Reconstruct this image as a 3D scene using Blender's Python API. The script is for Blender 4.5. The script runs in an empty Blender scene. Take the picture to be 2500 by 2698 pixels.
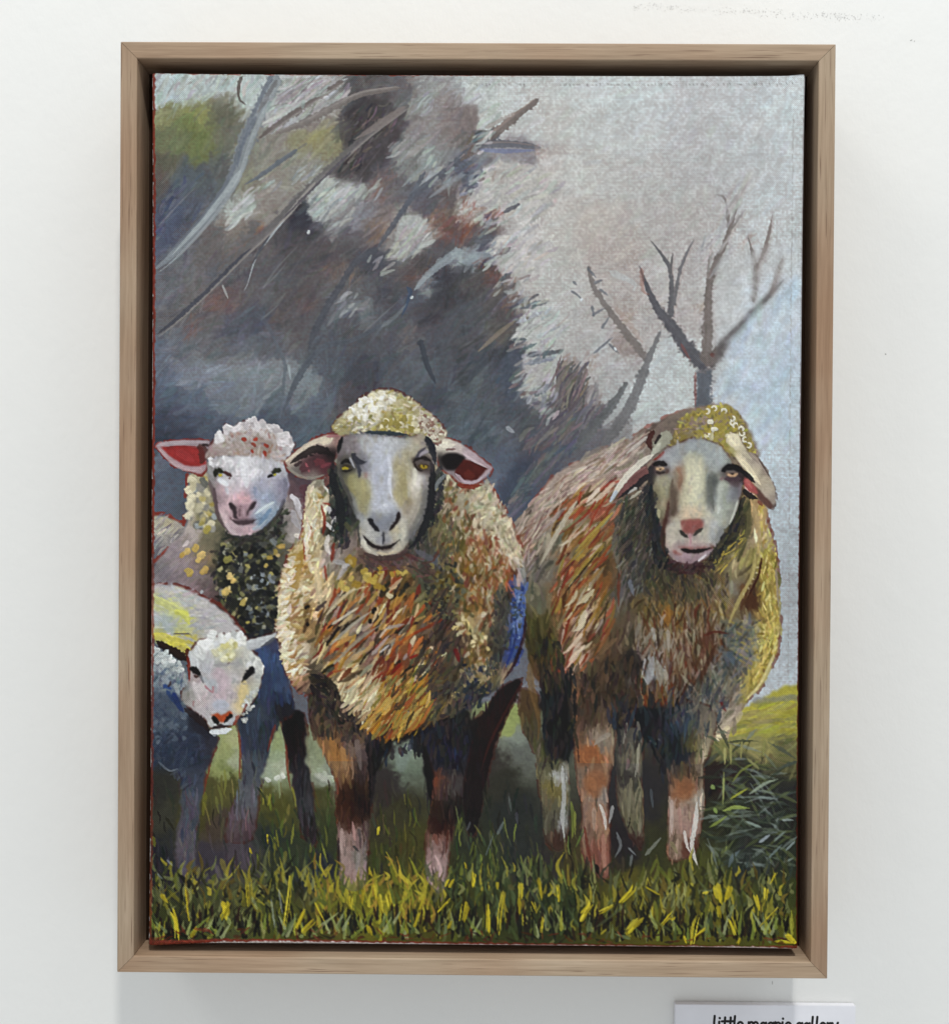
import bpy, bmesh, math
import numpy as np

# ------------------------------------------------------------------ camera, world, lamps, exposure
sc = bpy.context.scene
col = bpy.context.collection
Z0 = 1.5                       # height of the picture's centre above the floor
CANVAS_Y = -0.0512             # plane of the painted face; the wall is y = 0
FRONT_Y = -0.055               # front of the wooden frame

cam_d = bpy.data.cameras.new('camera')
cam = bpy.data.objects.new('camera', cam_d)
col.objects.link(cam)
cam_d.sensor_fit = 'HORIZONTAL'
cam_d.sensor_width = 36.0
cam_d.lens = 2914.7 / 2500.0 * 36.0
cam_d.clip_start = 0.01
cam_d.clip_end = 100
cam.location = (0.00343, -0.050 - 0.50985, Z0 + 0.00365)
cam.rotation_euler = (1.56249, -0.00642, 0.00677)
sc.camera = cam

world = bpy.data.worlds.new('World')
sc.world = world
world.use_nodes = True
bg = world.node_tree.nodes['Background']
bg.inputs['Color'].default_value = (0.93, 0.97, 1.0, 1)
bg.inputs['Strength'].default_value = 0.65


def area(name, loc, target, size, power, color):
    d = bpy.data.lights.new(name, 'AREA')
    d.shape = 'DISK'
    d.size = size
    d.energy = power
    d.color = color
    o = bpy.data.objects.new(name, d)
    col.objects.link(o)
    o.location = loc
    v = np.array(target) - np.array(loc)
    import mathutils
    o.rotation_euler = mathutils.Vector(v).to_track_quat('-Z', 'Y').to_euler()
    return o


area('ceiling_lamp_left', (-1.35, -1.15, Z0 + 1.75), (0, 0, Z0), 0.7, 7.0, (1.0, 0.98, 0.94))
area('ceiling_lamp_middle', (0.165, -1.05, Z0 + 1.62), (0, 0, Z0), 0.10, 18.5, (1.0, 0.98, 0.94))
area('ceiling_lamp_right', (1.30, -1.20, Z0 + 1.95), (0, 0, Z0), 0.8, 4.5, (1.0, 0.98, 0.94))

sc.view_settings.view_transform = 'Standard'
sc.view_settings.look = 'None'
sc.view_settings.exposure = 0.0
sc.view_settings.gamma = 1.0
sc.view_settings.use_curve_mapping = False


# ------------------------------------------------------------------ helpers
def s2l(c):
    c = np.asarray(c, float)
    return np.where(c <= 0.04045, c / 12.92, ((c + 0.055) / 1.055) ** 2.4)


def hx(h):
    return np.array([int(h[i:i + 2], 16) / 255.0 for i in (0, 2, 4)], np.float32)


def lin(h):
    return tuple(float(v) for v in s2l(hx(h))) + (1.0,)


def new_mat(name):
    m = bpy.data.materials.new(name)
    m.use_nodes = True
    nt = m.node_tree
    b = nt.nodes['Principled BSDF']
    return m, nt, b


def nd(nt, kind, **kw):
    n = nt.nodes.new(kind)
    for k, v in kw.items():
        if k in n.inputs:
            n.inputs[k].default_value = v
        else:
            setattr(n, k, v)
    return n


def ramp(nt, stops):
    r = nt.nodes.new('ShaderNodeValToRGB')
    e = r.color_ramp.elements
    while len(e) < len(stops):
        e.new(0.5)
    for i, (p, c) in enumerate(stops):
        e[i].position = p
        e[i].color = c
    return r


def mesh_obj(name, verts, faces, mat, parent=None):
    me = bpy.data.meshes.new(name)
    me.from_pydata([tuple(v) for v in verts], [], faces)
    me.update()
    o = bpy.data.objects.new(name, me)
    col.objects.link(o)
    if mat:
        me.materials.append(mat)
    if parent:
        o.parent = parent
    return o


def tag(o, label=None, cat=None, group=None, kind=None):
    for k, v in (('label', label), ('category', cat), ('group', group), ('kind', kind)):
        if v:
            o[k] = v
    return o


# ------------------------------------------------------------------ materials
def wall_material():
    m, nt, b = new_mat('white_wall_paint')
    L = nt.links
    tc = nd(nt, 'ShaderNodeTexCoord')
    n1 = nd(nt, 'ShaderNodeTexNoise', Scale=5.0, Detail=4.0, Roughness=0.55)
    n2 = nd(nt, 'ShaderNodeTexNoise', Scale=230.0, Detail=3.0, Roughness=0.55)
    n3 = nd(nt, 'ShaderNodeTexNoise', Scale=60.0, Detail=4.0, Roughness=0.6)
    mp = nd(nt, 'ShaderNodeMapping')
    mp.inputs['Scale'].default_value = (1.0, 1.0, 0.75)
    L.new(tc.outputs['Object'], mp.inputs['Vector'])
    for n in (n1, n2, n3):
        L.new(mp.outputs['Vector'], n.inputs['Vector'])
    r = ramp(nt, [(0.3, lin('e9eae8')), (0.7, lin('eeeeeb'))])
    L.new(n1.outputs['Fac'], r.inputs['Fac'])
    L.new(r.outputs['Color'], b.inputs['Base Color'])
    b.inputs['Roughness'].default_value = 0.6
    b.inputs['Specular IOR Level'].default_value = 0.35
    b1 = nd(nt, 'ShaderNodeBump', Strength=0.4, Distance=0.0003)
    b2 = nd(nt, 'ShaderNodeBump', Strength=0.4, Distance=0.001)
    L.new(n2.outputs['Fac'], b1.inputs['Height'])
    L.new(n3.outputs['Fac'], b2.inputs['Height'])
    L.new(b1.outputs['Normal'], b2.inputs['Normal'])
    L.new(b2.outputs['Normal'], b.inputs['Normal'])
    return m


def wood_material():
    m, nt, b = new_mat('pale_oiled_hardwood')
    L = nt.links
    tc = nd(nt, 'ShaderNodeTexCoord')
    oi = nd(nt, 'ShaderNodeObjectInfo')
    off = nd(nt, 'ShaderNodeVectorMath', operation='SCALE')
    off.inputs[0].default_value = (3.1, 7.7, 5.3)
    L.new(oi.outputs['Random'], off.inputs['Scale'])
    add = nd(nt, 'ShaderNodeVectorMath', operation='ADD')
    L.new(tc.outputs['Object'], add.inputs[0])
    L.new(off.outputs['Vector'], add.inputs[1])

    def stretched(sx, syz, scale, detail, rough=0.6, dist=0.0):
        mp = nd(nt, 'ShaderNodeMapping')
        mp.inputs['Scale'].default_value = (sx, syz, syz)
        L.new(add.outputs['Vector'], mp.inputs['Vector'])
        n = nd(nt, 'ShaderNodeTexNoise', Scale=scale, Detail=detail, Roughness=rough, Distortion=dist)
        L.new(mp.outputs['Vector'], n.inputs['Vector'])
        return n
    broad = stretched(0.055, 1.0, 210.0, 4.0, 0.55, 0.9)
    fine = stretched(0.035, 1.0, 900.0, 3.0, 0.65, 0.2)
    pore = stretched(0.022, 1.0, 1500.0, 2.0, 0.5, 0.0)
    tone = stretched(0.5, 1.0, 16.0, 2.0)
    r1 = ramp(nt, [(0.28, lin('95826b')), (0.5, lin('ac977e')), (0.72, lin('beaa91'))])
    L.new(broad.outputs['Fac'], r1.inputs['Fac'])
    r2 = ramp(nt, [(0.3, lin('9b8771')), (0.7, lin('c3ae97'))])
    L.new(fine.outputs['Fac'], r2.inputs['Fac'])
    mx = nd(nt, 'ShaderNodeMix', data_type='RGBA')
    mx.inputs['Factor'].default_value = 0.45
    L.new(r1.outputs['Color'], mx.inputs['A'])
    L.new(r2.outputs['Color'], mx.inputs['B'])
    r4 = ramp(nt, [(0.35, lin('e8d5ca')), (0.65, lin('ffffff'))])
    L.new(tone.outputs['Fac'], r4.inputs['Fac'])
    mu = nd(nt, 'ShaderNodeMix', data_type='RGBA', blend_type='MULTIPLY')
    mu.inputs['Factor'].default_value = 1.0
    L.new(mx.outputs['Result'], mu.inputs['A'])
    L.new(r4.outputs['Color'], mu.inputs['B'])
    r3 = ramp(nt, [(0.29, (0.75, 0.75, 0.75, 1)), (0.36, (0, 0, 0, 1))])
    L.new(pore.outputs['Fac'], r3.inputs['Fac'])
    mx2 = nd(nt, 'ShaderNodeMix', data_type='RGBA')
    L.new(r3.outputs['Color'], mx2.inputs['Factor'])
    L.new(mu.outputs['Result'], mx2.inputs['A'])
    mx2.inputs['B'].default_value = lin('6b523f')
    tn = nd(nt, 'ShaderNodeMapRange')
    tn.inputs['To Min'].default_value = 0.90
    tn.inputs['To Max'].default_value = 1.06
    L.new(oi.outputs['Random'], tn.inputs['Value'])
    sc_ = nd(nt, 'ShaderNodeVectorMath', operation='SCALE')
    L.new(mx2.outputs['Result'], sc_.inputs[0])
    L.new(tn.outputs['Result'], sc_.inputs['Scale'])
    L.new(sc_.outputs['Vector'], b.inputs['Base Color'])
    b.inputs['Roughness'].default_value = 0.55
    b.inputs['Specular IOR Level'].default_value = 0.3
    bp = nd(nt, 'ShaderNodeBump', Strength=0.35, Distance=0.0004)
    L.new(fine.outputs['Fac'], bp.inputs['Height'])
    L.new(bp.outputs['Normal'], b.inputs['Normal'])
    return m


def paint_material():
    m, nt, b = new_mat('oil_paint_on_canvas')
    L = nt.links
    at_ = nd(nt, 'ShaderNodeVertexColor', layer_name='paint')
    L.new(at_.outputs['Color'], b.inputs['Base Color'])
    b.inputs['Roughness'].default_value = 0.36
    b.inputs['Specular IOR Level'].default_value = 0.14
    # plain weave: warp and weft threads about 0.85 mm apart, slightly uneven
    tc = nd(nt, 'ShaderNodeTexCoord')
    ns = nd(nt, 'ShaderNodeTexNoise', Scale=55.0, Detail=2.0)
    L.new(tc.outputs['Object'], ns.inputs['Vector'])
    mixv = nd(nt, 'ShaderNodeVectorMath', operation='SCALE')
    mixv.inputs['Scale'].default_value = 0.0016
    L.new(ns.outputs['Color'], mixv.inputs[0])
    add = nd(nt, 'ShaderNodeVectorMath', operation='ADD')
    L.new(tc.outputs['Object'], add.inputs[0])
    L.new(mixv.outputs['Vector'], add.inputs[1])
    sep = nd(nt, 'ShaderNodeSeparateXYZ')
    L.new(add.outputs['Vector'], sep.inputs[0])

    def sine(sock, pitch):
        mu = nd(nt, 'ShaderNodeMath', operation='MULTIPLY')
        mu.inputs[1].default_value = 2 * math.pi / pitch
        L.new(sock, mu.inputs[0])
        si = nd(nt, 'ShaderNodeMath', operation='SINE')
        L.new(mu.outputs[0], si.inputs[0])
        return si
    sx = sine(sep.outputs['X'], 0.00092)
    sz = sine(sep.outputs['Z'], 0.00086)
    pr = nd(nt, 'ShaderNodeMath', operation='MULTIPLY')
    L.new(sx.outputs[0], pr.inputs[0])
    L.new(sz.outputs[0], pr.inputs[1])
    grain = nd(nt, 'ShaderNodeTexNoise', Scale=1400.0, Detail=2.0)
    L.new(tc.outputs['Object'], grain.inputs['Vector'])
    sm = nd(nt, 'ShaderNodeMath', operation='ADD')
    L.new(pr.outputs[0], sm.inputs[0])
    L.new(grain.outputs['Fac'], sm.inputs[1])
    bp = nd(nt, 'ShaderNodeBump', Strength=0.8, Distance=0.00016)
    L.new(sm.outputs[0], bp.inputs['Height'])
    L.new(bp.outputs['Normal'], b.inputs['Normal'])
    return m


def canvas_edge_material():
    m, nt, b = new_mat('primed_canvas_edge')
    L = nt.links
    tc = nd(nt, 'ShaderNodeTexCoord')
    n = nd(nt, 'ShaderNodeTexNoise', Scale=60.0, Detail=5.0, Roughness=0.7)
    L.new(tc.outputs['Object'], n.inputs['Vector'])
    r = ramp(nt, [(0.48, lin('5c221c')), (0.58, lin('7a3428')), (0.68, lin('bfb8b2'))])
    L.new(n.outputs['Fac'], r.inputs['Fac'])
    L.new(r.outputs['Color'], b.inputs['Base Color'])
    b.inputs['Roughness'].default_value = 0.75
    return m


def plain(name, h, rough=0.6, spec=0.3):
    m, nt, b = new_mat(name)
    L = nt.links
    tc = nd(nt, 'ShaderNodeTexCoord')
    n = nd(nt, 'ShaderNodeTexNoise', Scale=90.0, Detail=4.0)
    L.new(tc.outputs['Object'], n.inputs['Vector'])
    c = hx(h)
    r = ramp(nt, [(0.3, lin(h)), (0.7, tuple(float(v) for v in s2l(np.clip(c * 1.02 + 0.004, 0, 1))) + (1,))])
    L.new(n.outputs['Fac'], r.inputs['Fac'])
    L.new(r.outputs['Color'], b.inputs['Base Color'])
    b.inputs['Roughness'].default_value = rough
    b.inputs['Specular IOR Level'].default_value = spec
    return m


M_wall = wall_material()
M_wood = wood_material()
M_paint = paint_material()
M_edge = canvas_edge_material()
M_board = plain('dark_tray_wood', '2b1d14', 0.85, 0.1)  # board and ledges, toned dark to deepen the shade round the canvas
M_card = plain('white_card', 'e9eaf0', 0.5)
M_ink = plain('black_print', '0c0c0d', 0.5)
M_mark = plain('graphite_smudge', 'dadad8', 0.9)
M_dent = plain('grey_plaster_chip', 'a9a9a5', 0.9)
M_ridge = plain('raised_wall_paint', 'f0f0ee', 0.6)

# ------------------------------------------------------------------ the wall
w = mesh_obj('wall', [(-1.6, 0, 0.0), (1.6, 0, 0.0), (1.6, 0, 3.2), (-1.6, 0, 3.2),
                      (-1.6, 0.1, 0.0), (1.6, 0.1, 0.0), (1.6, 0.1, 3.2), (-1.6, 0.1, 3.2)],
             [(0, 1, 2, 3), (5, 4, 7, 6), (4, 0, 3, 7), (1, 5, 6, 2), (3, 2, 6, 7), (4, 5, 1, 0)], M_wall)
tag(w, kind='structure')
wall = w


def flecks(name, pts, mat, seed, parent, th=0.00012):
    """small uneven flakes lying on the wall: pts = (x, z, radius_x, radius_z, turn)"""
    r = np.random.default_rng(seed)
    vs, fs = [], []
    for (x, z, rx, rz, a) in pts:
        n = 7
        base = len(vs)
        for k in range(n):
            t = 2 * math.pi * k / n
            q = 0.65 + 0.5 * r.random()
            dx, dz = rx * q * math.cos(t), rz * q * math.sin(t)
            vs.append((x + dx * math.cos(a) - dz * math.sin(a), -th, z + dx * math.sin(a) + dz * math.cos(a)))
        vs.append((x, -th * 1.6, z))
        fs += [(base + k, base + (k + 1) % n, base + n) for k in range(n)]
    o = mesh_obj(name, vs, fs, mat, parent)
    return o


rg = np.random.default_rng(5)
pp = []
for i in range(420):                      # the broken smudge above the frame
    t = rg.random() ** 0.9
    dens = 0.35 + 0.65 * abs(math.sin(t * 9.0 + 0.6))
    if rg.random() > dens:
        continue
    x = 0.0783 + (0.2043 - 0.0783) * t
    z = Z0 + 0.2546 - 0.0059 * t + rg.normal() * 0.0011
    s = 0.00010 + 0.00022 * rg.random() ** 2
    pp.append((x, z, s * 1.7, s, rg.random() * 3))
tag(flecks('smudge', pp, M_mark, 6, wall), kind='stuff')
flecks('chip', [(0.2177, Z0 + 0.2379, 0.0008, 0.0002, 0.3), (0.2193, Z0 + 0.2374, 0.0005, 0.00015, 0.9)], M_dent, 7, wall)
flecks('chip', [(0.2064, Z0 + 0.0800, 0.00045, 0.00035, -0.5)], M_dent, 8, wall)
flecks('chip', [(0.1522, Z0 - 0.2388, 0.00016, 0.0010, 0.0)], M_dent, 9, wall)
# ------------------------------------------------------------------ a small brush engine: the picture is painted stroke by stroke
# Picture units are 0.175 mm on the canvas. The paint film is a sheet of NW x NH points with colour and relief.
NW, NH = 861, 1155
rng = np.random.default_rng(11)
K = (NW - 1) / 1715.0                     # sheet points per picture unit


def homography(src, dst):
    A, y = [], []
    for (x, z), (u, v) in zip(src, dst):
        A.append([x, z, 1, 0, 0, 0, -u * x, -u * z]); y.append(u)
        A.append([0, 0, 0, x, z, 1, -v * x, -v * z]); y.append(v)
    h = np.linalg.solve(np.array(A, float), np.array(y, float))
    return np.append(h, 1).reshape(3, 3)


HM = homography([(400.8, 190.2), (2121.3, 196.8), (2100.8, 2502.3), (391.6, 2486.7)],
                [(0, 0), (NW - 1, 0), (NW - 1, NH - 1), (0, NH - 1)])


def T(p):
    p = np.asarray(p, float).reshape(-1, 2)
    q = np.c_[p, np.ones(len(p))] @ HM.T
    return q[:, :2] / q[:, 2:]


def vnoise(cell, seed, octaves=1):
    r = np.random.default_rng(seed)
    out = np.zeros((NH, NW), np.float32)
    amp, tot = 1.0, 0.0
    for _ in range(octaves):
        gy, gx = int(NH / cell) + 3, int(NW / cell) + 3
        g = r.random((gy, gx)).astype(np.float32)
        yy, xx = np.arange(NH) / cell, np.arange(NW) / cell
        y0, x0 = yy.astype(int), xx.astype(int)
        fy, fx = (yy - y0)[:, None], (xx - x0)[None, :]
        fy, fx = fy * fy * (3 - 2 * fy), fx * fx * (3 - 2 * fx)
        a = g[y0][:, x0] * (1 - fx) + g[y0][:, x0 + 1] * fx
        b = g[y0 + 1][:, x0] * (1 - fx) + g[y0 + 1][:, x0 + 1] * fx
        out += amp * (a * (1 - fy) + b * fy)
        tot += amp
        amp *= 0.55
        cell = max(cell / 2.0, 1.3)
    return out / tot


N2, N5, N14, N50 = vnoise(2.2, 1), vnoise(5, 2, 2), vnoise(14, 3, 3), vnoise(50, 4, 3)
N5b, N14b = vnoise(5, 5, 2), vnoise(14, 6, 3)
_y, _x = np.mgrid[0:NH, 0:NW].astype(np.float32)
_ph = 2.2 * (N50 - 0.5)
WEAVE = 0.5 + 0.32 * np.sin(2 * np.pi * _x / 2.63 + _ph) * np.sin(2 * np.pi * _y / 2.46 + _ph) + 0.12 * np.sin(2 * np.pi * _y / 2.46 + 2 * _ph) + 0.35 * (N2 - 0.5)
WEAVE = np.clip(WEAVE, 0, 1).astype(np.float32)

IMG = np.empty((NH, NW, 3), np.float32)
IMG[:] = hx('83382b')                       # red earth ground under everything
IMG *= (0.9 + 0.2 * N14)[..., None]
RELIEF = np.zeros((NH, NW), np.float32)
LAB = np.zeros((NH, NW), np.int32)


def C3(c):
    return hx(c) if isinstance(c, str) else np.asarray(c, np.float32)


class at:
    """a study square: turns its own coordinates (half, quarter ... units) into picture units"""
    def __init__(s, x, y, k):
        s.x, s.y, s.k = x, y, k

    def __call__(s, *v):
        v = np.array(v, float).reshape(-1, 2)
        return np.c_[s.x + v[:, 0] / s.k, s.y + v[:, 1] / s.k]

    def cols(s, txt):
        out = []
        for t in txt.split():
            a, b, c = t.split(',')
            out.append((s.x + float(a) / s.k, s.y + float(b) / s.k, c))
        return out


A, B = at(380, 180, 2), at(1220, 180, 2)
C, D = at(380, 1000, 2), at(1220, 1000, 2)
E_, F_ = at(380, 1600, 2), at(1220, 1600, 2)
G, H_, I_, L_ = at(390, 1090, 4), at(850, 1010, 4), at(1600, 1050, 4), at(390, 1600, 4.995)


def spline(p, per=5):
    p = np.asarray(p, float)
    if len(p) < 3:
        return p
    q = np.vstack([2 * p[0] - p[1], p, 2 * p[-1] - p[-2]])
    out = []
    for i in range(1, len(q) - 2):
        t = np.linspace(0, 1, per, endpoint=False)[:, None]
        out.append(0.5 * (2 * q[i] + (q[i + 1] - q[i - 1]) * t + (2 * q[i - 1] - 5 * q[i] + 4 * q[i + 1] - q[i + 2]) * t ** 2
                          + (3 * q[i] - q[i - 1] - 3 * q[i + 1] + q[i + 2]) * t ** 3))
    out.append(p[-1:])
    return np.vstack(out)


def stroke(p, w, c, a=0.95, dry=0.25, soft=0.5, tip=(0.12, 0.3), thick=0.25, jit=0.06, lab=None):
    """one loaded brush stroke through the points p; w = width (or widths) in picture units"""
    P = T(p)
    wv = np.atleast_1d(np.asarray(w, float))
    if len(P) > 2:
        P = spline(P, 4)
    seg = np.hypot(*np.diff(P, axis=0).T)
    cum = np.r_[0, np.cumsum(seg)]
    tot = max(cum[-1], 1e-6)
    tn = cum / tot
    W = np.interp(tn, np.linspace(0, 1, len(wv)), wv) * K / 2 * 1.3
    Rm = W.max() * 1.3 + 1.0
    x0, x1 = int(max(P[:, 0].min() - Rm, 0)), int(min(P[:, 0].max() + Rm + 2, NW))
    y0, y1 = int(max(P[:, 1].min() - Rm, 0)), int(min(P[:, 1].max() + Rm + 2, NH))
    if x1 <= x0 or y1 <= y0:
        return
    h, ww = y1 - y0, x1 - x0
    best = np.full((h, ww), 9.0, np.float32)
    tt = np.zeros((h, ww), np.float32)
    vs_ = np.zeros((h, ww), np.float32)
    one = len(P) == 2
    for k in range(len(P) - 1):
        ax, ay = P[k]
        bx, by = P[k + 1]
        if one:
            sy, sx = slice(0, h), slice(0, ww)
        else:
            r = max(W[k], W[k + 1]) * 1.3 + 1.5
            u0, u1 = int(max(min(ax, bx) - r - x0, 0)), int(min(max(ax, bx) + r + 2 - x0, ww))
            v0, v1 = int(max(min(ay, by) - r - y0, 0)), int(min(max(ay, by) + r + 2 - y0, h))
            if u1 <= u0 or v1 <= v0:
                continue
            sy, sx = slice(v0, v1), slice(u0, u1)
        gx = np.arange(sx.start, sx.stop, dtype=np.float32)[None, :] + (x0 - ax)
        gy = np.arange(sy.start, sy.stop, dtype=np.float32)[:, None] + (y0 - ay)
        dx, dy = bx - ax, by - ay
        l2 = dx * dx + dy * dy + 1e-9
        t = np.clip((gx * dx + gy * dy) / l2, 0, 1)
        ex, ey = gx - t * dx, gy - t * dy
        dist = np.sqrt(ex * ex + ey * ey)
        tg = tn[k] + (tn[k + 1] - tn[k]) * t
        R = W[k] + (W[k + 1] - W[k]) * t
        if tip[0] > 0:
            R = R * np.sqrt(np.clip(0.12 + tg / tip[0], 0, 1))
        if tip[1] > 0:
            R = R * np.sqrt(np.clip(0.05 + (1 - tg) / tip[1], 0, 1))
        rel = dist / np.maximum(R, 0.45)
        if one:
            best, tt = rel, tg
            vs_ = (gx * dy - gy * dx) / math.sqrt(l2) / np.maximum(R, 0.45)
        else:
            bl = best[sy, sx]
            m = rel < bl
            bl[m] = rel[m]
            tt[sy, sx][m] = tg[m]
            vs_[sy, sx][m] = ((gx * dy - gy * dx) / math.sqrt(l2) / np.maximum(R, 0.45))[m]
    S_ = (slice(y0, y1), slice(x0, x1))
    best = best * (1 + 0.55 * (N2[S_] - 0.5) + 0.5 * (N5[S_] - 0.5))
    nb = rng.random(13)
    nb = 0.6 * nb + 0.2 * np.roll(nb, 1) + 0.2 * np.roll(nb, -1)
    b = np.interp(np.clip(vs_, -1, 1) * 6 + 6, np.arange(13), nb).astype(np.float32)
    cov = np.clip((1 - best) / soft, 0, 1)
    th = dry * ((1 - WEAVE[S_]) * 0.95 + (1 - b) * 0.7) * (0.55 + 0.9 * tt)
    al = (a * np.clip((cov * 1.15 - th * 0.78) * 2.2, 0, 1)).astype(np.float32)
    cc = C3(c)[None, None, :] * (1 + jit * 2 * (b - 0.5))[..., None]
    IMG[S_] += al[..., None] * (cc - IMG[S_])
    RELIEF[S_] += al * (thick * (0.35 + b) * np.sqrt(cov) - RELIEF[S_]) * 0.75
    if lab is not None:
        LAB[S_][al > 0.5] = lab


def strokes(lst, c, **kw):
    for p, w in lst:
        stroke(p, w, c, **kw)


def boxblur(m, r):
    r = int(r)
    if r < 1:
        return m
    for ax in (0, 1):
        pad = [(0, 0), (0, 0)]
        pad[ax] = (r + 1, r)
        cs = np.cumsum(np.pad(m, pad, mode='edge'), axis=ax)
        if ax == 0:
            m = (cs[2 * r + 1:] - cs[:-2 * r - 1]) / (2 * r + 1)
        else:
            m = (cs[:, 2 * r + 1:] - cs[:, :-2 * r - 1]) / (2 * r + 1)
    return m


def mask(poly, rag=3.0, feather=2.0, smooth=True):
    """soft-edged uneven area; rag and feather in picture units. Returns (slices, mask)"""
    P = T(poly)
    if smooth:
        P = spline(np.vstack([P, P[:1]]), 4)
    f = max(1, int(round(feather * K))) if feather > 0 else 0
    pad = f * 2 + rag * K + 3
    x0, x1 = int(max(P[:, 0].min() - pad, 0)), int(min(P[:, 0].max() + pad + 1, NW))
    y0, y1 = int(max(P[:, 1].min() - pad, 0)), int(min(P[:, 1].max() + pad + 1, NH))
    S_ = (slice(y0, y1), slice(x0, x1))
    gx = _x[S_] + (N5[S_] - 0.5) * 2.6 * rag * K + (N14[S_] - 0.5) * 2.0 * rag * K
    gy = _y[S_] + (N5b[S_] - 0.5) * 2.6 * rag * K + (N14b[S_] - 0.5) * 2.0 * rag * K
    ins = np.zeros(gx.shape, bool)
    Q = np.roll(P, -1, axis=0)
    for (ax, ay), (bx, by) in zip(P, Q):
        if ay == by:
            continue
        cr = ((gy >= ay) != (gy >= by))
        ins ^= cr & (gx < ax + (gy - ay) * (bx - ax) / (by - ay))
    m = ins.astype(np.float32)
    if f:
        m = boxblur(boxblur(m, f), max(1, f // 2))
    return S_, m


def field(pts, power=4.0, eps=7.0, jit=True):
    """colour plan: control colours blended by distance, as a full sheet"""
    xy = T([(a, b) for a, b, _ in pts])
    cs = np.array([hx(c) for _, _, c in pts])
    st = 5
    ys, xs = np.arange(0, NH + st, st), np.arange(0, NW + st, st)
    gy, gx = np.meshgrid(ys, xs, indexing='ij')
    num = np.zeros(gx.shape + (3,))
    den = np.zeros(gx.shape)
    for (x, y), c in zip(xy, cs):
        w_ = 1.0 / ((gx - x) ** 2 + (gy - y) ** 2 + (eps * K) ** 2) ** (power / 2)
        num += w_[..., None] * c
        den += w_
    g = (num / den[..., None]).astype(np.float32)
    fy, fx = np.arange(NH) / st, np.arange(NW) / st
    if jit:
        y_ = np.clip(_y / st + (N14 - 0.5) * 5.0 + (N5 - .5) * 1.5, 0, len(ys) - 1.01)
        x_ = np.clip(_x / st + (N14b - 0.5) * 5.0 + (N5b - .5) * 1.5, 0, len(xs) - 1.01)
    else:
        y_, x_ = np.clip(_y / st, 0, len(ys) - 1.01), np.clip(_x / st, 0, len(xs) - 1.01)
    yi, xi = y_.astype(int), x_.astype(int)
    wy, wx = (y_ - yi)[..., None], (x_ - xi)[..., None]
    return (g[yi, xi] * (1 - wy) * (1 - wx) + g[yi, xi + 1] * (1 - wy) * wx
            + g[yi + 1, xi] * wy * (1 - wx) + g[yi + 1, xi + 1] * wy * wx)


def fill(poly, c, a=1.0, rag=3.0, feather=2.0, dry=0.12, thick=0.08, lab=None, smooth=True):
    S_, m = mask(poly, rag, feather, smooth)
    al = a * np.clip(m * (1 + dry) - dry * (1 - WEAVE[S_]) * (1.6 - m), 0, 1)
    cc = c[S_] if isinstance(c, np.ndarray) and c.ndim == 3 else C3(c)[None, None, :] * (0.97 + 0.06 * N5[S_])[..., None]
    IMG[S_] += al[..., None] * (cc - IMG[S_])
    RELIEF[S_] += al * (thick - RELIEF[S_]) * 0.5
    if lab is not None:
        LAB[S_][m > 0.5] = lab
    return S_, m


def inside(poly, n):
    """n random picture points inside the polygon"""
    poly = np.asarray(poly, float)
    lo, hi = poly.min(0), poly.max(0)
    out = np.zeros((0, 2))
    Q = np.roll(poly, -1, axis=0)
    while len(out) < n:
        p = lo + rng.random((n * 2, 2)) * (hi - lo)
        ins = np.zeros(len(p), bool)
        for (ax, ay), (bx, by) in zip(poly, Q):
            if ay == by:
                continue
            cr = ((p[:, 1] >= ay) != (p[:, 1] >= by))
            ins ^= cr & (p[:, 0] < ax + (p[:, 1] - ay) * (bx - ax) / (by - ay))
        out = np.vstack([out, p[ins]])
    return out[:n]


def dirs(pts):
    """stroke direction plan: (x, y, degrees), degrees measured up from the right"""
    pts = np.array(pts, float)
    a = np.radians(pts[:, 2] * 2)

    def f(x, y):
        w_ = 1.0 / ((pts[:, 0] - x) ** 2 + (pts[:, 1] - y) ** 2 + 400.0) ** 1.5
        return 0.5 * math.atan2((w_ * np.sin(a)).sum(), (w_ * np.cos(a)).sum())
    return f


def hatch(poly, n, ln, wd, ang, c, a=0.8, dry=0.35, soft=0.6, thick=0.2, spread=12, light=0.06, hue=0.02,
          tip=(0.2, 0.45), order=None, bend=0.12, both=True, avoid=()):
    """many small strokes in an area; c = colour plan, or list of colours"""
    pts = inside(poly, n)
    if order == 'down':
        pts = pts[np.argsort(pts[:, 1])]
    for (x, y) in pts:
        if avoid:
            q = T([(x, y)])[0]
            if LAB[int(np.clip(q[1], 0, NH - 1)), int(np.clip(q[0], 0, NW - 1))] in avoid:
                continue
        th = ang(x, y) if callable(ang) else math.radians(ang)
        th += math.radians(rng.normal() * spread)
        l = ln[0] + (ln[1] - ln[0]) * rng.random()
        w_ = wd[0] + (wd[1] - wd[0]) * rng.random()
        dx, dy = math.cos(th) * l / 2, -math.sin(th) * l / 2
        if both and rng.random() < 0.5:
            dx, dy = -dx, -dy
        if isinstance(c, np.ndarray) and c.ndim == 3:
            q = T([(x, y)])[0]
            cc = c[int(np.clip(q[1], 0, NH - 1)), int(np.clip(q[0], 0, NW - 1))]
        else:
            cc = hx(c[int(rng.integers(len(c)))])
        cc = np.clip(cc * (1 + light * rng.normal()) + hue * rng.normal(size=3), 0, 1)
        p = [(x - dx, y - dy), (x + dx, y + dy)]
        if l > 30 and bend > 0:
            k = bend * rng.normal()
            p = [p[0], (x - dy * k, y + dx * k), p[1]]
        stroke(p, w_, cc, a=a, dry=dry, soft=soft, thick=thick, tip=tip)


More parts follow.
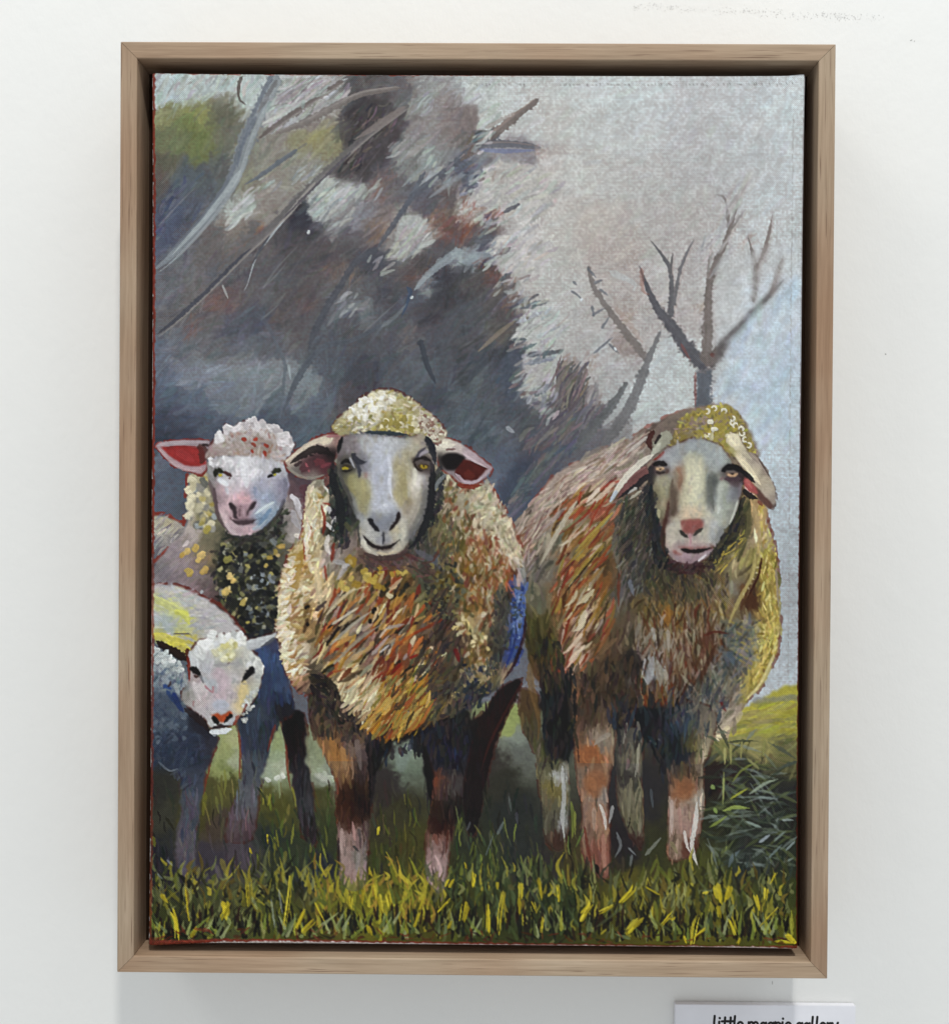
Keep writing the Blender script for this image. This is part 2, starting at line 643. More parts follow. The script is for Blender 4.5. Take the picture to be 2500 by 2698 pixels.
def dabs(pts, sizes, cols, thick=0.6, a=0.95, dry=0.15, ang=None, stretch=1.2):
    for i, (x, y) in enumerate(np.asarray(pts, float).reshape(-1, 2)):
        s = sizes[0] + (sizes[1] - sizes[0]) * rng.random()
        th = math.radians(ang if ang is not None else rng.random() * 180) + 0.35 * rng.normal()
        l = s * stretch * 0.5
        dx, dy = math.cos(th) * l / 2, -math.sin(th) * l / 2
        cc = hx(cols[int(rng.integers(len(cols)))]) * (1 + 0.04 * rng.normal())
        stroke([(x - dx, y - dy), (x + dx, y + dy)], s, np.clip(cc, 0, 1), a=a, dry=dry, soft=0.45, thick=thick, tip=(0, 0), jit=0.1)


def smear(poly, r=1, amount=0.5, smooth=False):
    """drag a soft dry brush over wet paint"""
    S_, m = mask(poly, 4, 6, smooth)
    for ch in range(3):
        b = boxblur(IMG[S_][..., ch], r)
        IMG[S_ + (ch,)] += (amount * m * (0.5 + N5[S_])) * (b - IMG[S_][..., ch])


def deepen(lab, k=1.12, off=-0.035):
    """a thin dark glaze over one painted animal"""
    m = LAB == lab
    IMG[m] = np.clip(0.5 + (IMG[m] - 0.5) * k + off, 0.02, 1)


def outline(poly, c, w_=7, a=0.8, dry=0.5, closed=False):
    p = np.asarray(poly, float)
    if closed:
        p = np.vstack([p, p[:1]])
    p = spline(p, 3)
    for k in range(0, len(p) - 1):
        if rng.random() < 0.3:
            continue
        stroke([p[k] + rng.normal(size=2) * 1.5, p[k + 1] + rng.normal(size=2) * 1.5], w_ * (0.7 + 0.6 * rng.random()), c, a=a, dry=dry, tip=(0, 0))


PARTS = {
    0: ('painted_sky', 'pale grey sky brushed at the upper right'),
    1: ('painted_foliage', 'tangle of grey branches and leaves at the upper left'),
    2: ('painted_tree', 'bare brown tree behind the right hand sheep'),
    3: ('painted_sheep', 'smaller sheep with red inner ear at the left edge'),
    4: ('painted_sheep', 'large woolly sheep standing in the middle'),
    5: ('painted_sheep', 'ochre sheep with drooping ears on the right'),
    6: ('painted_lamb', 'white faced lamb with orange nose at lower left'),
    7: ('painted_grass', 'dark grass with yellow blades along the bottom'),
    8: ('painted_shrub', 'dark leafy shrub at the lower right edge'),
    9: ('painted_bank', 'yellow green bank beside the right hand sheep'),
    10: ('painted_ground', 'bare red and white margin round the picture'),
}

# ------------------------------------------------------------------ the picture: sky, mist and bare branches
bgp = A.cols('''90,80,b4c1c0 250,90,adb8b4 420,70,a9b2ac 560,90,a8b3b1 160,130,a5b8c3 590,140,a6b0ae
150,230,868c58 280,250,8a9150 250,320,808a48 160,380,7e8457 420,220,7a7860 450,300,7c7a64 280,430,7d864a 110,500,6e6c55 80,600,6f6558
220,560,5f676b 330,600,62686a 150,660,5d6472 130,780,555d70 100,880,5b6478 230,750,5e6672 420,560,6b6c66
330,880,77716b 500,850,7f7971 200,1000,747677 330,980,777069 250,1150,7c7672 120,1180,74767a 400,1080,6d6c6e 600,900,716a66
720,130,a7a9aa 850,130,a5a6a4 950,170,9c9b97 760,240,a9aba9 700,300,8a8681 900,270,8b8581
800,380,8d8c6c 930,350,93905f 980,400,8b8a68 700,420,87857a 620,480,858779 850,500,8f9084 750,580,8c8b80 560,560,82836f
500,740,a3aaa4 680,640,938f88 660,720,8d8780 1000,640,a3a8a4 1080,600,9da3a0 920,720,9fa6a2 1000,760,8f908f 1120,690,89898a
1150,200,4d4a4c 1250,220,55504f 1120,330,55504f 1290,300,5a5350 1150,470,4e494d 1200,520,514c50 1080,560,59514e 820,780,3d3d48 800,850,514e52
1200,120,6c6662 1350,120,75706f 1450,150,8d8f8f 1500,120,969a9b 1580,150,8c8989 1600,300,857c7a 1500,300,8f8b8a 1420,400,8b8c8c 1650,220,7f7573
1720,120,b0b5b4 1800,200,b6bcba 1800,280,b4bab8 1400,500,7f8583 1500,480,8a9494 1230,560,7d7370 1250,640,80716c 1330,600,76706f 1450,640,6d6f74
1550,600,828587 1600,680,756863 1500,740,6b666a 1700,560,6b7280 1400,850,a3a5a2 1380,920,9c9e9b 1480,870,a0a09e 1350,960,8b8b89
1800,680,b0b0ac 1720,750,aaa9a6 1550,790,8d6f62 1620,850,7d5a52 1700,830,7d5f58 1750,900,64605f 1600,950,5f5a5c
1220,850,84736a 1100,880,6f6868 1150,780,7e828c 1000,830,85868a
950,950,625c5b 800,1000,5f5b5c 1100,960,5c5859 1000,1080,716660 1200,1000,55575e 1300,1050,686764 1450,1000,655d5a 1400,1080,6b5c57
1550,1100,4c4a4f 1650,980,8b979b 1500,1130,7c8388 1600,1200,4d4c51 1750,1100,5d5552 1800,1050,5f5750
700,1100,666566 600,1150,6e6a69 400,1230,7a6660 280,1330,75706d 150,1280,74716f 500,1350,646670 600,1320,5a5e68 750,1250,6a6462
850,1200,68605d 1000,1250,6d7072 1150,1250,757a7a 1050,1130,736e6b 1300,1200,5b5a5e 1400,1200,5d626b 1500,1300,565459 1700,1300,5d6063 1800,1250,605f61
200,1430,75777a 100,1500,6d7480 350,1480,757576 500,1500,73767b 650,1480,6c7075 800,1400,6a6665 950,1400,62666b 1100,1400,5f6063
1300,1350,65676b 1400,1400,6e6c6c 1550,1450,5b5d62 1700,1450,5d5d60 200,1620,77818f 350,1600,7c8794 550,1600,7f8b95 700,1600,7b868c
120,1650,6b7685 850,1650,78848b 1000,1600,5f666c 1130,1620,4d4f57 1300,1600,5d6268 1450,1600,676f71 1600,1600,5d6266 1700,1600,52565a
100,1750,5d6878 250,1750,667180 400,1750,6f7b88 550,1750,727e88 680,1780,6c7880 800,1780,6d7a82 950,1780,667078 1100,1720,575458
100,1880,4b5464 200,1860,4f5867 350,1850,586270 650,1850,55606c 780,1860,58636c 900,1860,616d75 1000,1800,6a6466
80,1940,3f4756 200,1940,404858 1550,1720,4f545c 1650,1750,636e72 1700,1850,5f6a6e 1780,1800,5d6469 1800,1950,5b656c''')
bgp += B.cols('''600,120,b5b9b8 800,100,b6bdbd 1000,120,b7bcbd 1200,150,b3b4b6 1500,150,b1b5b8 1700,200,b7bfc1 1700,80,b9bfc2 500,250,b2b1ad
700,300,b1b4b2 900,350,b2b4b4 1200,350,adadae 1500,350,b0b3b5 1700,450,b3b9bb 450,500,b0aaa6 300,550,b2aca7 600,550,b2b1ad 800,600,aeadaa
1000,600,abaaa8 1200,550,a9a9a9 1400,600,abadae 1600,600,b0b4b6 400,700,b5b1ac 350,850,b4aeab 500,850,afaba5 700,800,aea69f 850,850,aaa39d
1000,800,aaa6a3 1200,800,a8a3a0 1300,700,a8a5a3 1600,850,b2b5b6 1450,900,b0b0af 250,950,b9b6b4 400,1050,b4b3b0 550,1000,aba8a2 700,950,a89d97
850,1000,a79c96 1000,1100,aaa6a4 1200,1050,a9a4a2 1400,1100,b1b3b3 1600,1000,b3b6b8 1700,1000,b5bcbe 350,1150,aaa6a1 550,1150,adaaa6
450,1300,b1b2af 600,1300,aaa7a4 700,1250,a6a09c 850,1300,a39a94 950,1350,a6a09d 900,1150,a89f9b 1200,1300,a9a29f 1400,1250,b4b7b8
1600,1250,b6bfc6 1700,1200,b5c1cc 400,1400,adb0ae 600,1420,a7a4a1 750,1450,a6a6a6 850,1450,9b908b 1100,1500,afb3b3 1050,1650,b1b7b7
1400,1500,b4babd 1550,1500,b3c0cb 1650,1600,acbccb 1500,1700,b0bcc8 1700,1750,b0bfc9 350,1600,a5a2a0 420,1580,a9a6a2 700,1600,a39f9d
780,1580,a9a8a8 420,1700,8e9096 600,1750,77726f 700,1720,9b9694 800,1750,9b9f9f 950,1750,acb1b1 1100,1750,b1b5b5 1000,1850,aab0b0 1150,1700,b0b5b4
1600,1850,b3c0c8 1700,1900,b3bec6 1450,1800,b3bbc0 50,330,7c7270 50,250,7d7371 30,550,6d7179 60,650,a8a6a3 180,650,b2b0ac 60,820,8c655a
100,920,63656d 60,1010,848f96 150,1120,755f5b 60,1120,66625f 100,1250,60605f 200,1280,645e5d 50,1400,5e5d60 180,1400,6d675f 100,1520,535961
230,1500,4f535c 60,1650,66706f 230,1650,525a66 150,1700,5e6064 100,1800,5f666a 250,1800,555a62 350,1850,5c5d61 500,1850,5f5c5d 550,1700,645f5e
600,1900,6a696b 480,1930,5c6067 200,1920,646a70 700,1930,737275 820,1900,8d8f90 1000,1950,b0a9a6 1700,1980,aeb9c0 300,430,8b8a90 200,180,b4b7b5 300,300,b0b0ae''')
bgp += D.cols('''200,420,5d6a78 330,480,474f5e 230,620,4a5566 150,560,6d7c8b 280,700,55606f 420,450,5a5f68 560,380,6a6a6e 100,480,66737f
1700,600,a9b4bc 1720,900,9fa8ae 1700,1100,9ba1a6 1720,1400,a3aab0 1650,1600,a9b0b6 1600,700,a9b3ba 1600,300,b0bdc6 1700,300,b0bfca 1450,150,b3bbc0''')
bgp += C.cols('100,600,5e6b7a 140,500,5a6573 80,450,6a7480 830,580,5f4a50 200,640,58636f 850,250,5d6972 700,150,66717b')
SKY = field(bgp, power=4.6, eps=9)
_l = SKY.mean(-1, keepdims=True)
SKY = _l + 0.78 * (SKY - _l)
SKY = SKY * np.where(_l > 0.60, 1.075, 1.0) * np.where(_l > 0.60, np.array([0.985, 1.005, 1.01]), 1.0)
SKY = SKY * np.where(_l < 0.47, np.array([0.90, 0.925, 0.965]), 1.0)
SKY = np.clip(SKY, 0, 1).astype(np.float32)
S_ALL = [(380, 180), (2140, 180), (2140, 2510), (380, 2510)]
UPPER = np.array([(392, 186), (2126, 192), (2112, 1860), (392, 1860)])
cov = np.clip(1.25 - 0.55 * (1 - WEAVE), 0, 1)[..., None]
IMG[:] = IMG * (1 - cov) + SKY * cov
dg = dirs([(500, 400, 60), (700, 700, 45), (1000, 500, 42), (1200, 800, 40), (500, 1000, 35), (900, 950, 60), (1400, 1100, 50),
           (1600, 400, 30), (1900, 400, 60), (1900, 900, 45), (1600, 800, 35), (2050, 1200, 80), (450, 1150, 25)])
LEFT = A(40, 30, 1700, 30, 1750, 400, 1848, 700, 1848, 1992, 40, 1992)
MID = B(0, 300, 60, 400, 0, 700, 180, 800, 150, 1000, 280, 1150, 100, 1300, 320, 1450, 280, 1650, 500, 1600, 700, 1700, 700, 1992, 0, 1992)
hatch(UPPER, 2400, (30, 70), (12, 24), dg, SKY, a=0.36, dry=0.45, soft=0.95, light=0.035, hue=0.010, thick=0.12)
hatch(LEFT, 2000, (24, 70), (8, 18), dg, SKY, a=0.5, dry=0.5, soft=0.95, light=0.08, hue=0.012, thick=0.12, spread=25)
hatch(MID, 450, (24, 60), (8, 16), dg, SKY, a=0.5, dry=0.5, soft=0.95, light=0.09, hue=0.012, thick=0.12, spread=25)
# foliage area of the picture
fill(A(30, 20, 1650, 20, 1760, 180, 1848, 420, 1848, 1992, 30, 1992), SKY, a=0.0, lab=1)
fill(B(0, 20, 60, 200, 60, 430, 20, 700, 170, 820, 150, 1000, 280, 1130, 180, 1280, 320, 1250, 300, 1470, 500, 1500, 300, 1560, 300, 1700,
       450, 1650, 560, 1550, 660, 1650, 860, 1650, 700, 1900, 600, 1992, 0, 1992), SKY, a=0.0, lab=1)
fill(D(0, 0, 700, 0, 640, 250, 460, 420, 330, 520, 210, 740, 0, 560), SKY, a=0.0, lab=1)

# light gaps with definite edges
for pol, c in ((A(660, 150, 720, 50, 1000, 50, 1060, 90, 850, 180, 700, 260, 625, 290), 'a6a8a8'),
               (A(625, 280, 850, 160, 1060, 120, 1080, 160, 950, 240, 800, 290, 690, 330), 'a3a4a2'),
               (A(425, 830, 490, 740, 520, 660, 570, 640, 570, 760, 480, 830), 'a6ada7'),
               (A(880, 650, 960, 580, 1060, 600, 1160, 590, 1160, 650, 1050, 730, 930, 800, 870, 780), 'a4aaa6'),
               (A(1290, 970, 1340, 860, 1400, 770, 1460, 770, 1520, 860, 1500, 920, 1410, 990), 'a5a7a4'),
               (A(1660, 790, 1700, 680, 1800, 600, 1848, 560, 1900, 680, 1848, 760, 1750, 800), 'afafab'),
               (A(1720, 60, 1848, 40, 1848, 300, 1760, 300, 1750, 200, 1690, 140), 'b5bbb9'),
               (A(515, 150, 530, 60, 600, 50, 640, 80, 590, 170, 540, 195), 'a9b3b1'),
               (A(60, 50, 500, 40, 510, 110, 330, 130, 180, 150, 90, 190, 60, 260), 'adb8b8'),
               (B(70, 560, 150, 480, 400, 520, 520, 640, 420, 780, 180, 740, 40, 760, 30, 700), 'b3b0ac'),
               (B(170, 880, 330, 830, 460, 950, 420, 1100, 270, 1130, 170, 1040, 130, 970), 'b8b5b3'),
               (B(300, 1310, 420, 1260, 540, 1300, 560, 1400, 470, 1470, 330, 1480, 270, 1430), 'b0b2af'),
               (B(290, 1640, 330, 1570, 440, 1570, 500, 1640, 470, 1730, 360, 1740, 310, 1720), 'a6a4a2')):
    fill(pol, c, a=0.8, rag=8, feather=4, dry=0.7, smooth=False)
    ar = np.ptp(pol[:, 0]) * np.ptp(pol[:, 1])
    hatch(pol, int(6 + ar / 420), (26, 62), (6, 12), dg, [c, c, '9a9c9b', 'b5bab8'], a=0.6, dry=0.55, spread=10, light=0.04)
hatch(A(640, 270, 760, 60, 1040, 60, 850, 250), 50, (60, 120), (4, 9), 38, ['aeb0b0', '9b9a98', 'b2b5b4', '8f8b88'], a=0.7)
hatch(A(1300, 970, 1400, 790, 1510, 860, 1420, 980), 40, (25, 60), (7, 12), 52, ['aaaca9', '9fa19e', 'b0b1ae'], a=0.7)
hatch(A(880, 780, 960, 600, 1150, 600, 1050, 730), 50, (25, 60), (7, 12), 40, ['aab0ac', '9da29f', 'b0b5b1'], a=0.7)

# reds and browns that break through
for (x, y, r, c) in [(1250, 560, 60, '8a6a62'), (1230, 640, 50, '86665e'), (1540, 790, 60, '96705f'), (1610, 860, 70, '8a4c44'), (1690, 830, 60, '85584f'),
                     (1220, 850, 55, '8f7460'), (610, 830, 26, '9a6a54'), (390, 1220, 60, '7f5c55'), (270, 1340, 40, '7d5c55'), (240, 1400, 30, '7a5750'),
                     (1000, 1080, 60, '7a655c'), (1100, 1090, 30, '8d7566'), (500, 960, 60, '7d6a62'), (700, 1300, 50, '70605b'), (850, 1230, 50, '6d5753'),
                     (1450, 1080, 60, '75584f'), (1400, 1400, 40, '776a66'), (500, 1240, 40, '786760'), (440, 1010, 50, '786862')]:
    q = A(x, y)[0]
    hatch([(q[0] - r / 2, q[1] - r / 2), (q[0] + r / 2, q[1] - r / 2), (q[0] + r / 2, q[1] + r / 2), (q[0] - r / 2, q[1] + r / 2)],
          int(r / 3.2), (18, 46), (5, 11), 50, [c], a=0.20, dry=0.75, spread=25)
for (x, y, r, c) in [(60, 800, 70, '96513f'), (150, 1090, 50, '8a5b4f'), (110, 1000, 30, '94513f'), (170, 780, 40, 'a0685a'), (250, 1130, 26, '8a5347'),
                     (240, 1240, 34, '8d6253'), (560, 1540, 40, '95796a'), (680, 1540, 30, 'a3877b'), (850, 1320, 40, 'a5938a'),
                     (650, 1800, 30, '8a524c'), (430, 1480, 30, '9c7465'), (1250, 1250, 30, 'a5948c'), (860, 870, 50, 'aba098'),
                     (1500, 900, 30, 'a88f86'), (30, 700, 30, '8a3f35'), (400, 440, 30, '9c837b'), (180, 560, 30, '9a837f')]:
    q = B(x, y)[0]
    hatch([(q[0] - r / 2, q[1] - r / 2), (q[0] + r / 2, q[1] - r / 2), (q[0] + r / 2, q[1] + r / 2), (q[0] - r / 2, q[1] + r / 2)],
          int(r / 2.8), (16, 42), (5, 10), 55, [c], a=0.20, dry=0.75, spread=25)

# dark clumps
for pol, c in ((A(1050, 200, 1130, 170, 1250, 150, 1330, 230, 1340, 300, 1240, 330, 1150, 330, 1080, 290, 1070, 240), '4a4648'),
               (A(1030, 400, 1080, 340, 1180, 320, 1330, 300, 1330, 370, 1240, 470, 1180, 560, 1090, 600, 1010, 570, 990, 530, 1090, 440), '4e494b'),
               (A(790, 760, 840, 740, 880, 790, 870, 840, 800, 850, 750, 820), '3d3f49'),
               (A(800, 720, 860, 690, 870, 705, 810, 745), '3b3638'),
               (A(1480, 1240, 1560, 1120, 1700, 1010, 1720, 1060, 1600, 1180, 1540, 1280), '46464d'),
               (A(1660, 1640, 1720, 1600, 1750, 1620, 1700, 1700), '474c50'),
               (A(1060, 1610, 1140, 1570, 1200, 1620, 1140, 1670), '4a4d55'),
               (A(1160, 960, 1250, 960, 1270, 1020, 1180, 1060), '50535c'),
               (A(120, 600, 210, 500, 250, 540, 330, 500, 300, 590, 200, 640), '5b646a'),
               (A(80, 800, 180, 710, 200, 800, 130, 880, 70, 900), '525b70'),
               (D(240, 480, 330, 440, 400, 480, 330, 560, 260, 700, 200, 640), '424a5a'),
               (B(220, 1490, 320, 1500, 290, 1700, 200, 1640), '4e5663')):
    fill(pol, c, a=0.7, rag=9, feather=7, dry=0.4)
hatch(A(1060, 210, 1320, 170, 1330, 300, 1100, 560, 1010, 560, 1100, 330), 110, (14, 44), (4, 8), 48, ['3f3d40', '585254', '625b59', '47444a', '6d6461'], a=0.7, dry=0.5)
hatch(A(80, 900, 180, 720, 300, 560, 150, 600, 60, 800), 60, (16, 40), (6, 12), 50, ['525b6d', '68707a', '5d6674', '48506a'], a=0.6, dry=0.5)

hatch(LEFT, 200, (50, 120), (10, 20), dg, SKY, a=0.30, dry=0.5, soft=0.95, light=0.10, hue=0.008, spread=7)
hatch(MID, 70, (50, 110), (8, 16), dg, SKY, a=0.35, dry=0.5, soft=0.95, light=0.12, hue=0.008, spread=7)
for _ in range(34):                        # twigs in the tangle, all leaning the same way
    x, y = 60 + 1700 * rng.random(), 150 + 1250 * rng.random()
    th = math.radians(46 + 9 * rng.normal())
    l = 120 + 260 * rng.random()
    c = ['5a5b60', '6d6c6e', '8b8e90', '4c4d53', '77777a', '9a9d9d'][int(rng.integers(6))]
    stroke(A(x, y, x + l * 0.5 * math.cos(th) + 8 * rng.normal(), y - l * 0.5 * math.sin(th), x + l * math.cos(th), y - l * math.sin(th)), [7, 6, 3], c, a=0.3, dry=0.6, soft=0.9)

# branches: wide pale trunk, long diagonal, twigs
def limb(p, w_, c, edge=None, light=None, a=0.85, dry=0.3, lab=None):
    stroke(p, w_, c, a=a, dry=dry, tip=(0.02, 0.15), thick=0.22, lab=lab)
    p = np.asarray(p)
    w0 = np.atleast_1d(w_).astype(float)
    off = w0.mean() * 0.32
    if edge:
        stroke(p + np.array([off, off * 0.8]), w0 * 0.3, edge, a=0.6, dry=0.5, tip=(0.02, 0.15))
    if light:
        stroke(p - np.array([off, off * 0.8]), w0 * 0.3, light, a=0.6, dry=0.5, tip=(0.02, 0.15))


limb(A(700, 40, 610, 220, 540, 380, 480, 560, 390, 710, 260, 870, 130, 1000, 55, 1060), [36, 34, 40, 36, 28, 24, 22, 18], '828a90', '9aa1a4', '666d78')
stroke(A(505, 540, 440, 640, 390, 700, 330, 780, 250, 870, 150, 980), [14, 12, 8], 'a0a8ab', a=0.7, dry=0.4)
stroke(A(590, 250, 520, 400, 490, 520), [10, 9], '646c79', a=0.6, dry=0.4)
stroke(A(520, 40, 500, 90, 505, 160, 540, 190), [9, 8, 5], '5b534f', a=0.8)
stroke(A(700, 60, 640, 160, 600, 230), [10, 16], '6d6a6a', a=0.5, dry=0.6)
limb(A(1390, 190, 1200, 330, 1060, 450, 930, 570, 800, 700, 660, 850, 500, 1000, 330, 1170, 180, 1310, 65, 1405), [12, 16, 18, 18, 18, 20, 18, 18, 20, 22], '6e6b6c', '8f8a86', None)
stroke(A(560, 950, 500, 1000, 330, 1170, 180, 1310, 70, 1400), [6, 9, 11, 14], '474a55', a=0.8, dry=0.3)
stroke(A(900, 600, 790, 730, 680, 860), [9, 11, 6], 'a29d98', a=0.65, dry=0.5)
stroke(A(1090, 440, 930, 590, 780, 740, 720, 800), [6, 6], '55525a', a=0.8)
stroke(A(1370, 200, 1240, 290, 1110, 370), [12, 20, 8], '877d79', a=0.7, dry=0.5)
stroke(A(805, 425, 700, 500, 600, 570, 530, 610), [11, 11, 8], '666d78', a=0.85)
stroke(A(860, 390, 810, 420), [5, 5], '77766c', a=0.8)
limb(A(1045, 65, 900, 160, 760, 255, 605, 365), [12, 14, 16, 14], '6a615e', 'a09d99')
limb(A(1345, 98, 1150, 130, 1000, 200, 850, 280, 690, 345), [8, 14, 18, 18, 10], '7b7470', None, '8f8a87')
limb(A(1870, 340, 1720, 430, 1600, 530, 1450, 640, 1380, 720, 1300, 840, 1225, 950), [20, 18, 16, 15, 14, 12, 14], '5b5f68', None, None)
stroke(A(1560, 530, 1460, 600, 1400, 660), [8, 6], '9aa2a6', a=0.7)
stroke(A(1480, 540, 1440, 610, 1400, 690, 1330, 790), [9, 11, 9], '5f646e', a=0.8)
stroke(A(1540, 470, 1440, 540, 1360, 620), [14, 10], '8c9797', a=0.6, dry=0.5)
stroke(A(1700, 540, 1600, 610, 1500, 680), [12, 10], '8d949a', a=0.6, dry=0.5)
limb(A(1225, 945, 1110, 1020, 1045, 1125, 960, 1260, 890, 1400, 865, 1490), [14, 15, 15, 17, 17, 12], '54575f', None, None)
limb(A(1250, 1350, 1100, 1430, 960, 1460, 860, 1550, 790, 1670, 740, 1790, 718, 1860), [8, 10, 14, 16, 16, 10, 8], '575d66', None, None)
stroke(A(1150, 1250, 1080, 1260, 1000, 1310, 960, 1360), [16, 20, 12], '7b8182', a=0.55, dry=0.6)
stroke(A(690, 1440, 740, 1560, 732, 1680, 718, 1830), [8, 9, 8, 6], '646b73', a=0.75)
stroke(A(580, 1290, 640, 1340, 690, 1440), [12, 10, 7], '5f6570', a=0.6)
stroke(A(760, 1560, 770, 1640), [6, 5], '9aa5a9', a=0.7)
stroke(A(735, 800, 660, 890, 590, 990, 545, 1130, 525, 1170), [4, 5, 4, 3, 2], 'a6adb2', a=0.8)
stroke(A(660, 880, 600, 970, 565, 1040), [5, 6, 3], '474a52', a=0.8)
limb(A(1455, 1430, 1490, 1560, 1535, 1660), [12, 15, 8], '41454e', None, None)
stroke(A(1385, 1150, 1400, 1190, 1355, 1310), [9, 8, 5], '44536a', a=0.8)
dabs(A(1410, 1205), (6, 6), ['b5bcc0'], thick=0.5, dry=0.4)
limb(A(1660, 955, 1560, 1030, 1480, 1100, 1425, 1165), [26, 20, 16, 12], '9aa6ab', None, None, a=0.7, dry=0.45)
stroke(A(1650, 960, 1740, 1000, 1780, 1020), [16, 14], '8d979b', a=0.6, dry=0.5)
stroke(A(1250, 1360, 1330, 1300, 1380, 1240), [10, 9], '7d858a', a=0.5, dry=0.6)
dabs(A(865, 860), (6, 8), ['b9bdbf'], thick=0.5, dry=0.4)
stroke(A(410, 1140, 440, 1210), 5, 'b3b6b5', a=0.7)

# branches against the sky
limb(B(395, 160, 280, 250, 180, 330, 60, 425, -10, 480), [10, 16, 24, 22, 18], '6d635f', None, 'a08f88')
stroke(B(120, 310, 300, 215), [14, 6], '8d8079', a=0.5, dry=0.7)
limb(B(0, 440, 80, 405, 250, 395, 410, 415), [16, 20, 18, 14], '62646d', None, '857a76')
stroke(B(90, 425, 220, 432, 380, 428), [9, 12, 6], '7780a0', a=0.75, dry=0.4)
stroke(B(380, 410, 440, 440, 520, 440), [14, 10], 'a09691', a=0.5, dry=0.6)
fill(B(60, 190, 78, 190, 80, 300, 50, 320, 0, 320, 0, 200), '7f7472', a=0.7, rag=4, feather=3, dry=0.4)
stroke(B(300, 712, 215, 755), [6, 13], '63646b', a=0.9, thick=0.4)
stroke(B(210, 755, 100, 800), [8, 10], 'a0655a', a=0.6, dry=0.6)
for p, w_, c in ((B(275, 1130, 180, 1210, 60, 1300), [8, 20, 24], '5c5958'), (B(450, 1222, 380, 1240, 300, 1265), [8, 14, 10], '585e68'),
                 (B(420, 1280, 350, 1310, 280, 1340), [6, 14, 12], '9b9ca6'), (B(520, 1490, 430, 1500, 330, 1510), [8, 14, 16], '4c525c'),
                 (B(490, 1520, 380, 1545, 320, 1560), [10, 16, 10], '8a919b'), (B(480, 1655, 420, 1690, 370, 1720), [8, 16, 12], '7d8590'),
                 (B(430, 1700, 425, 1790, 400, 1850), [12, 16, 8], '7b808a'), (B(280, 1320, 170, 1410, 80, 1490), [8, 12, 10], '857a6d'),
                 (B(160, 960, 60, 1000, 0, 1020), [12, 26, 30], '8f9aa0'), (B(160, 890, 60, 910), [16, 26], '60636c'),
                 (B(100, 1260, 20, 1310), [18, 24], '575b60'), (B(130, 1520, 60, 1600, 30, 1650), [12, 18], '4e545c'),
                 (B(60, 560, 20, 620), [18, 16], '8a949c'), (B(230, 1890, 270, 1920), [12, 8], '9a9ea4')):
    stroke(p, w_, c, a=0.75, dry=0.4, thick=0.35)
dabs(B(170, 980, 150, 960, 300, 1330, 330, 1320, 410, 1680, 420, 1710, 390, 1290), (5, 9), ['b5bbc0', 'a5acb4'], thick=0.5, dry=0.45)
hatch(B(500, 1560, 640, 1600, 660, 1700, 560, 1900, 400, 1960, 480, 1720), 150, (30, 80), (4, 9), 62, ['56535a', '6b6462', '7a706c', '5d5859', '8a807b'], a=0.7, dry=0.45, spread=10)
hatch(B(380, 1850, 640, 1780, 760, 1800, 640, 1992, 300, 1992), 130, (40, 90), (6, 13), 48, ['5f5f64', '6c6a6c', '77726f', '555a63', '6a6063'], a=0.6, dry=0.4, spread=10)
hatch(D(330, 480, 640, 250, 700, 300, 480, 430, 260, 720, 200, 700), 120, (30, 80), (6, 13), 48, ['5a5d66', '4a5160', '66666b', '525968', '6f6a6c'], a=0.55, dry=0.4, spread=10)

# ragged edge of the foliage against the sky
EDGE = [B(60, 760, 200, 740, 170, 860, 40, 880), B(120, 900, 240, 960, 160, 1060, 60, 1030), B(150, 1080, 330, 1100, 260, 1190, 120, 1190), B(180, 1200, 460, 1190, 420, 1290, 240, 1330),
        B(230, 1380, 340, 1450, 540, 1480, 420, 1560, 240, 1540), B(250, 1560, 330, 1580, 330, 1720, 250, 1720), B(350, 1680, 500, 1640, 520, 1780, 400, 1860), B(30, 330, 130, 320, 120, 420, 20, 440), B(10, 520, 130, 500, 90, 640, 0, 660)]
for e_ in EDGE:
    hatch(e_, 16, (16, 44), (5, 11), 38, ['5a5e66', '66646a', '6d5f5c', '4c525c', '77706e', '7d858e'], a=0.65, dry=0.5, spread=16)
    hatch(e_ + np.array([16, 6]), 12, (14, 38), (5, 10), 38, ['b3b3b0', 'a8aaab', 'b8bab8', '9fa5aa'], a=0.6, dry=0.5, spread=18)
for (x, y, n_) in ((860, 560, 14), (640, 610, 12), (1180, 640, 10), (1500, 470, 12), (1350, 440, 10), (1050, 800, 12), (1560, 560, 10), (1240, 1030, 8), (1100, 1240, 12), (700, 190, 14), (900, 130, 14), (1450, 180, 16), (300, 100, 12)):
    q = A(x, y)[0]
    hatch([(q[0] - 34, q[1] - 20), (q[0] + 34, q[1] - 26), (q[0] + 30, q[1] + 22), (q[0] - 30, q[1] + 26)], n_, (16, 44), (5, 10), 42, ['a3a9a8', '9a9d9c', 'aab0ae', '8f9394'], a=0.5, dry=0.6, spread=12)

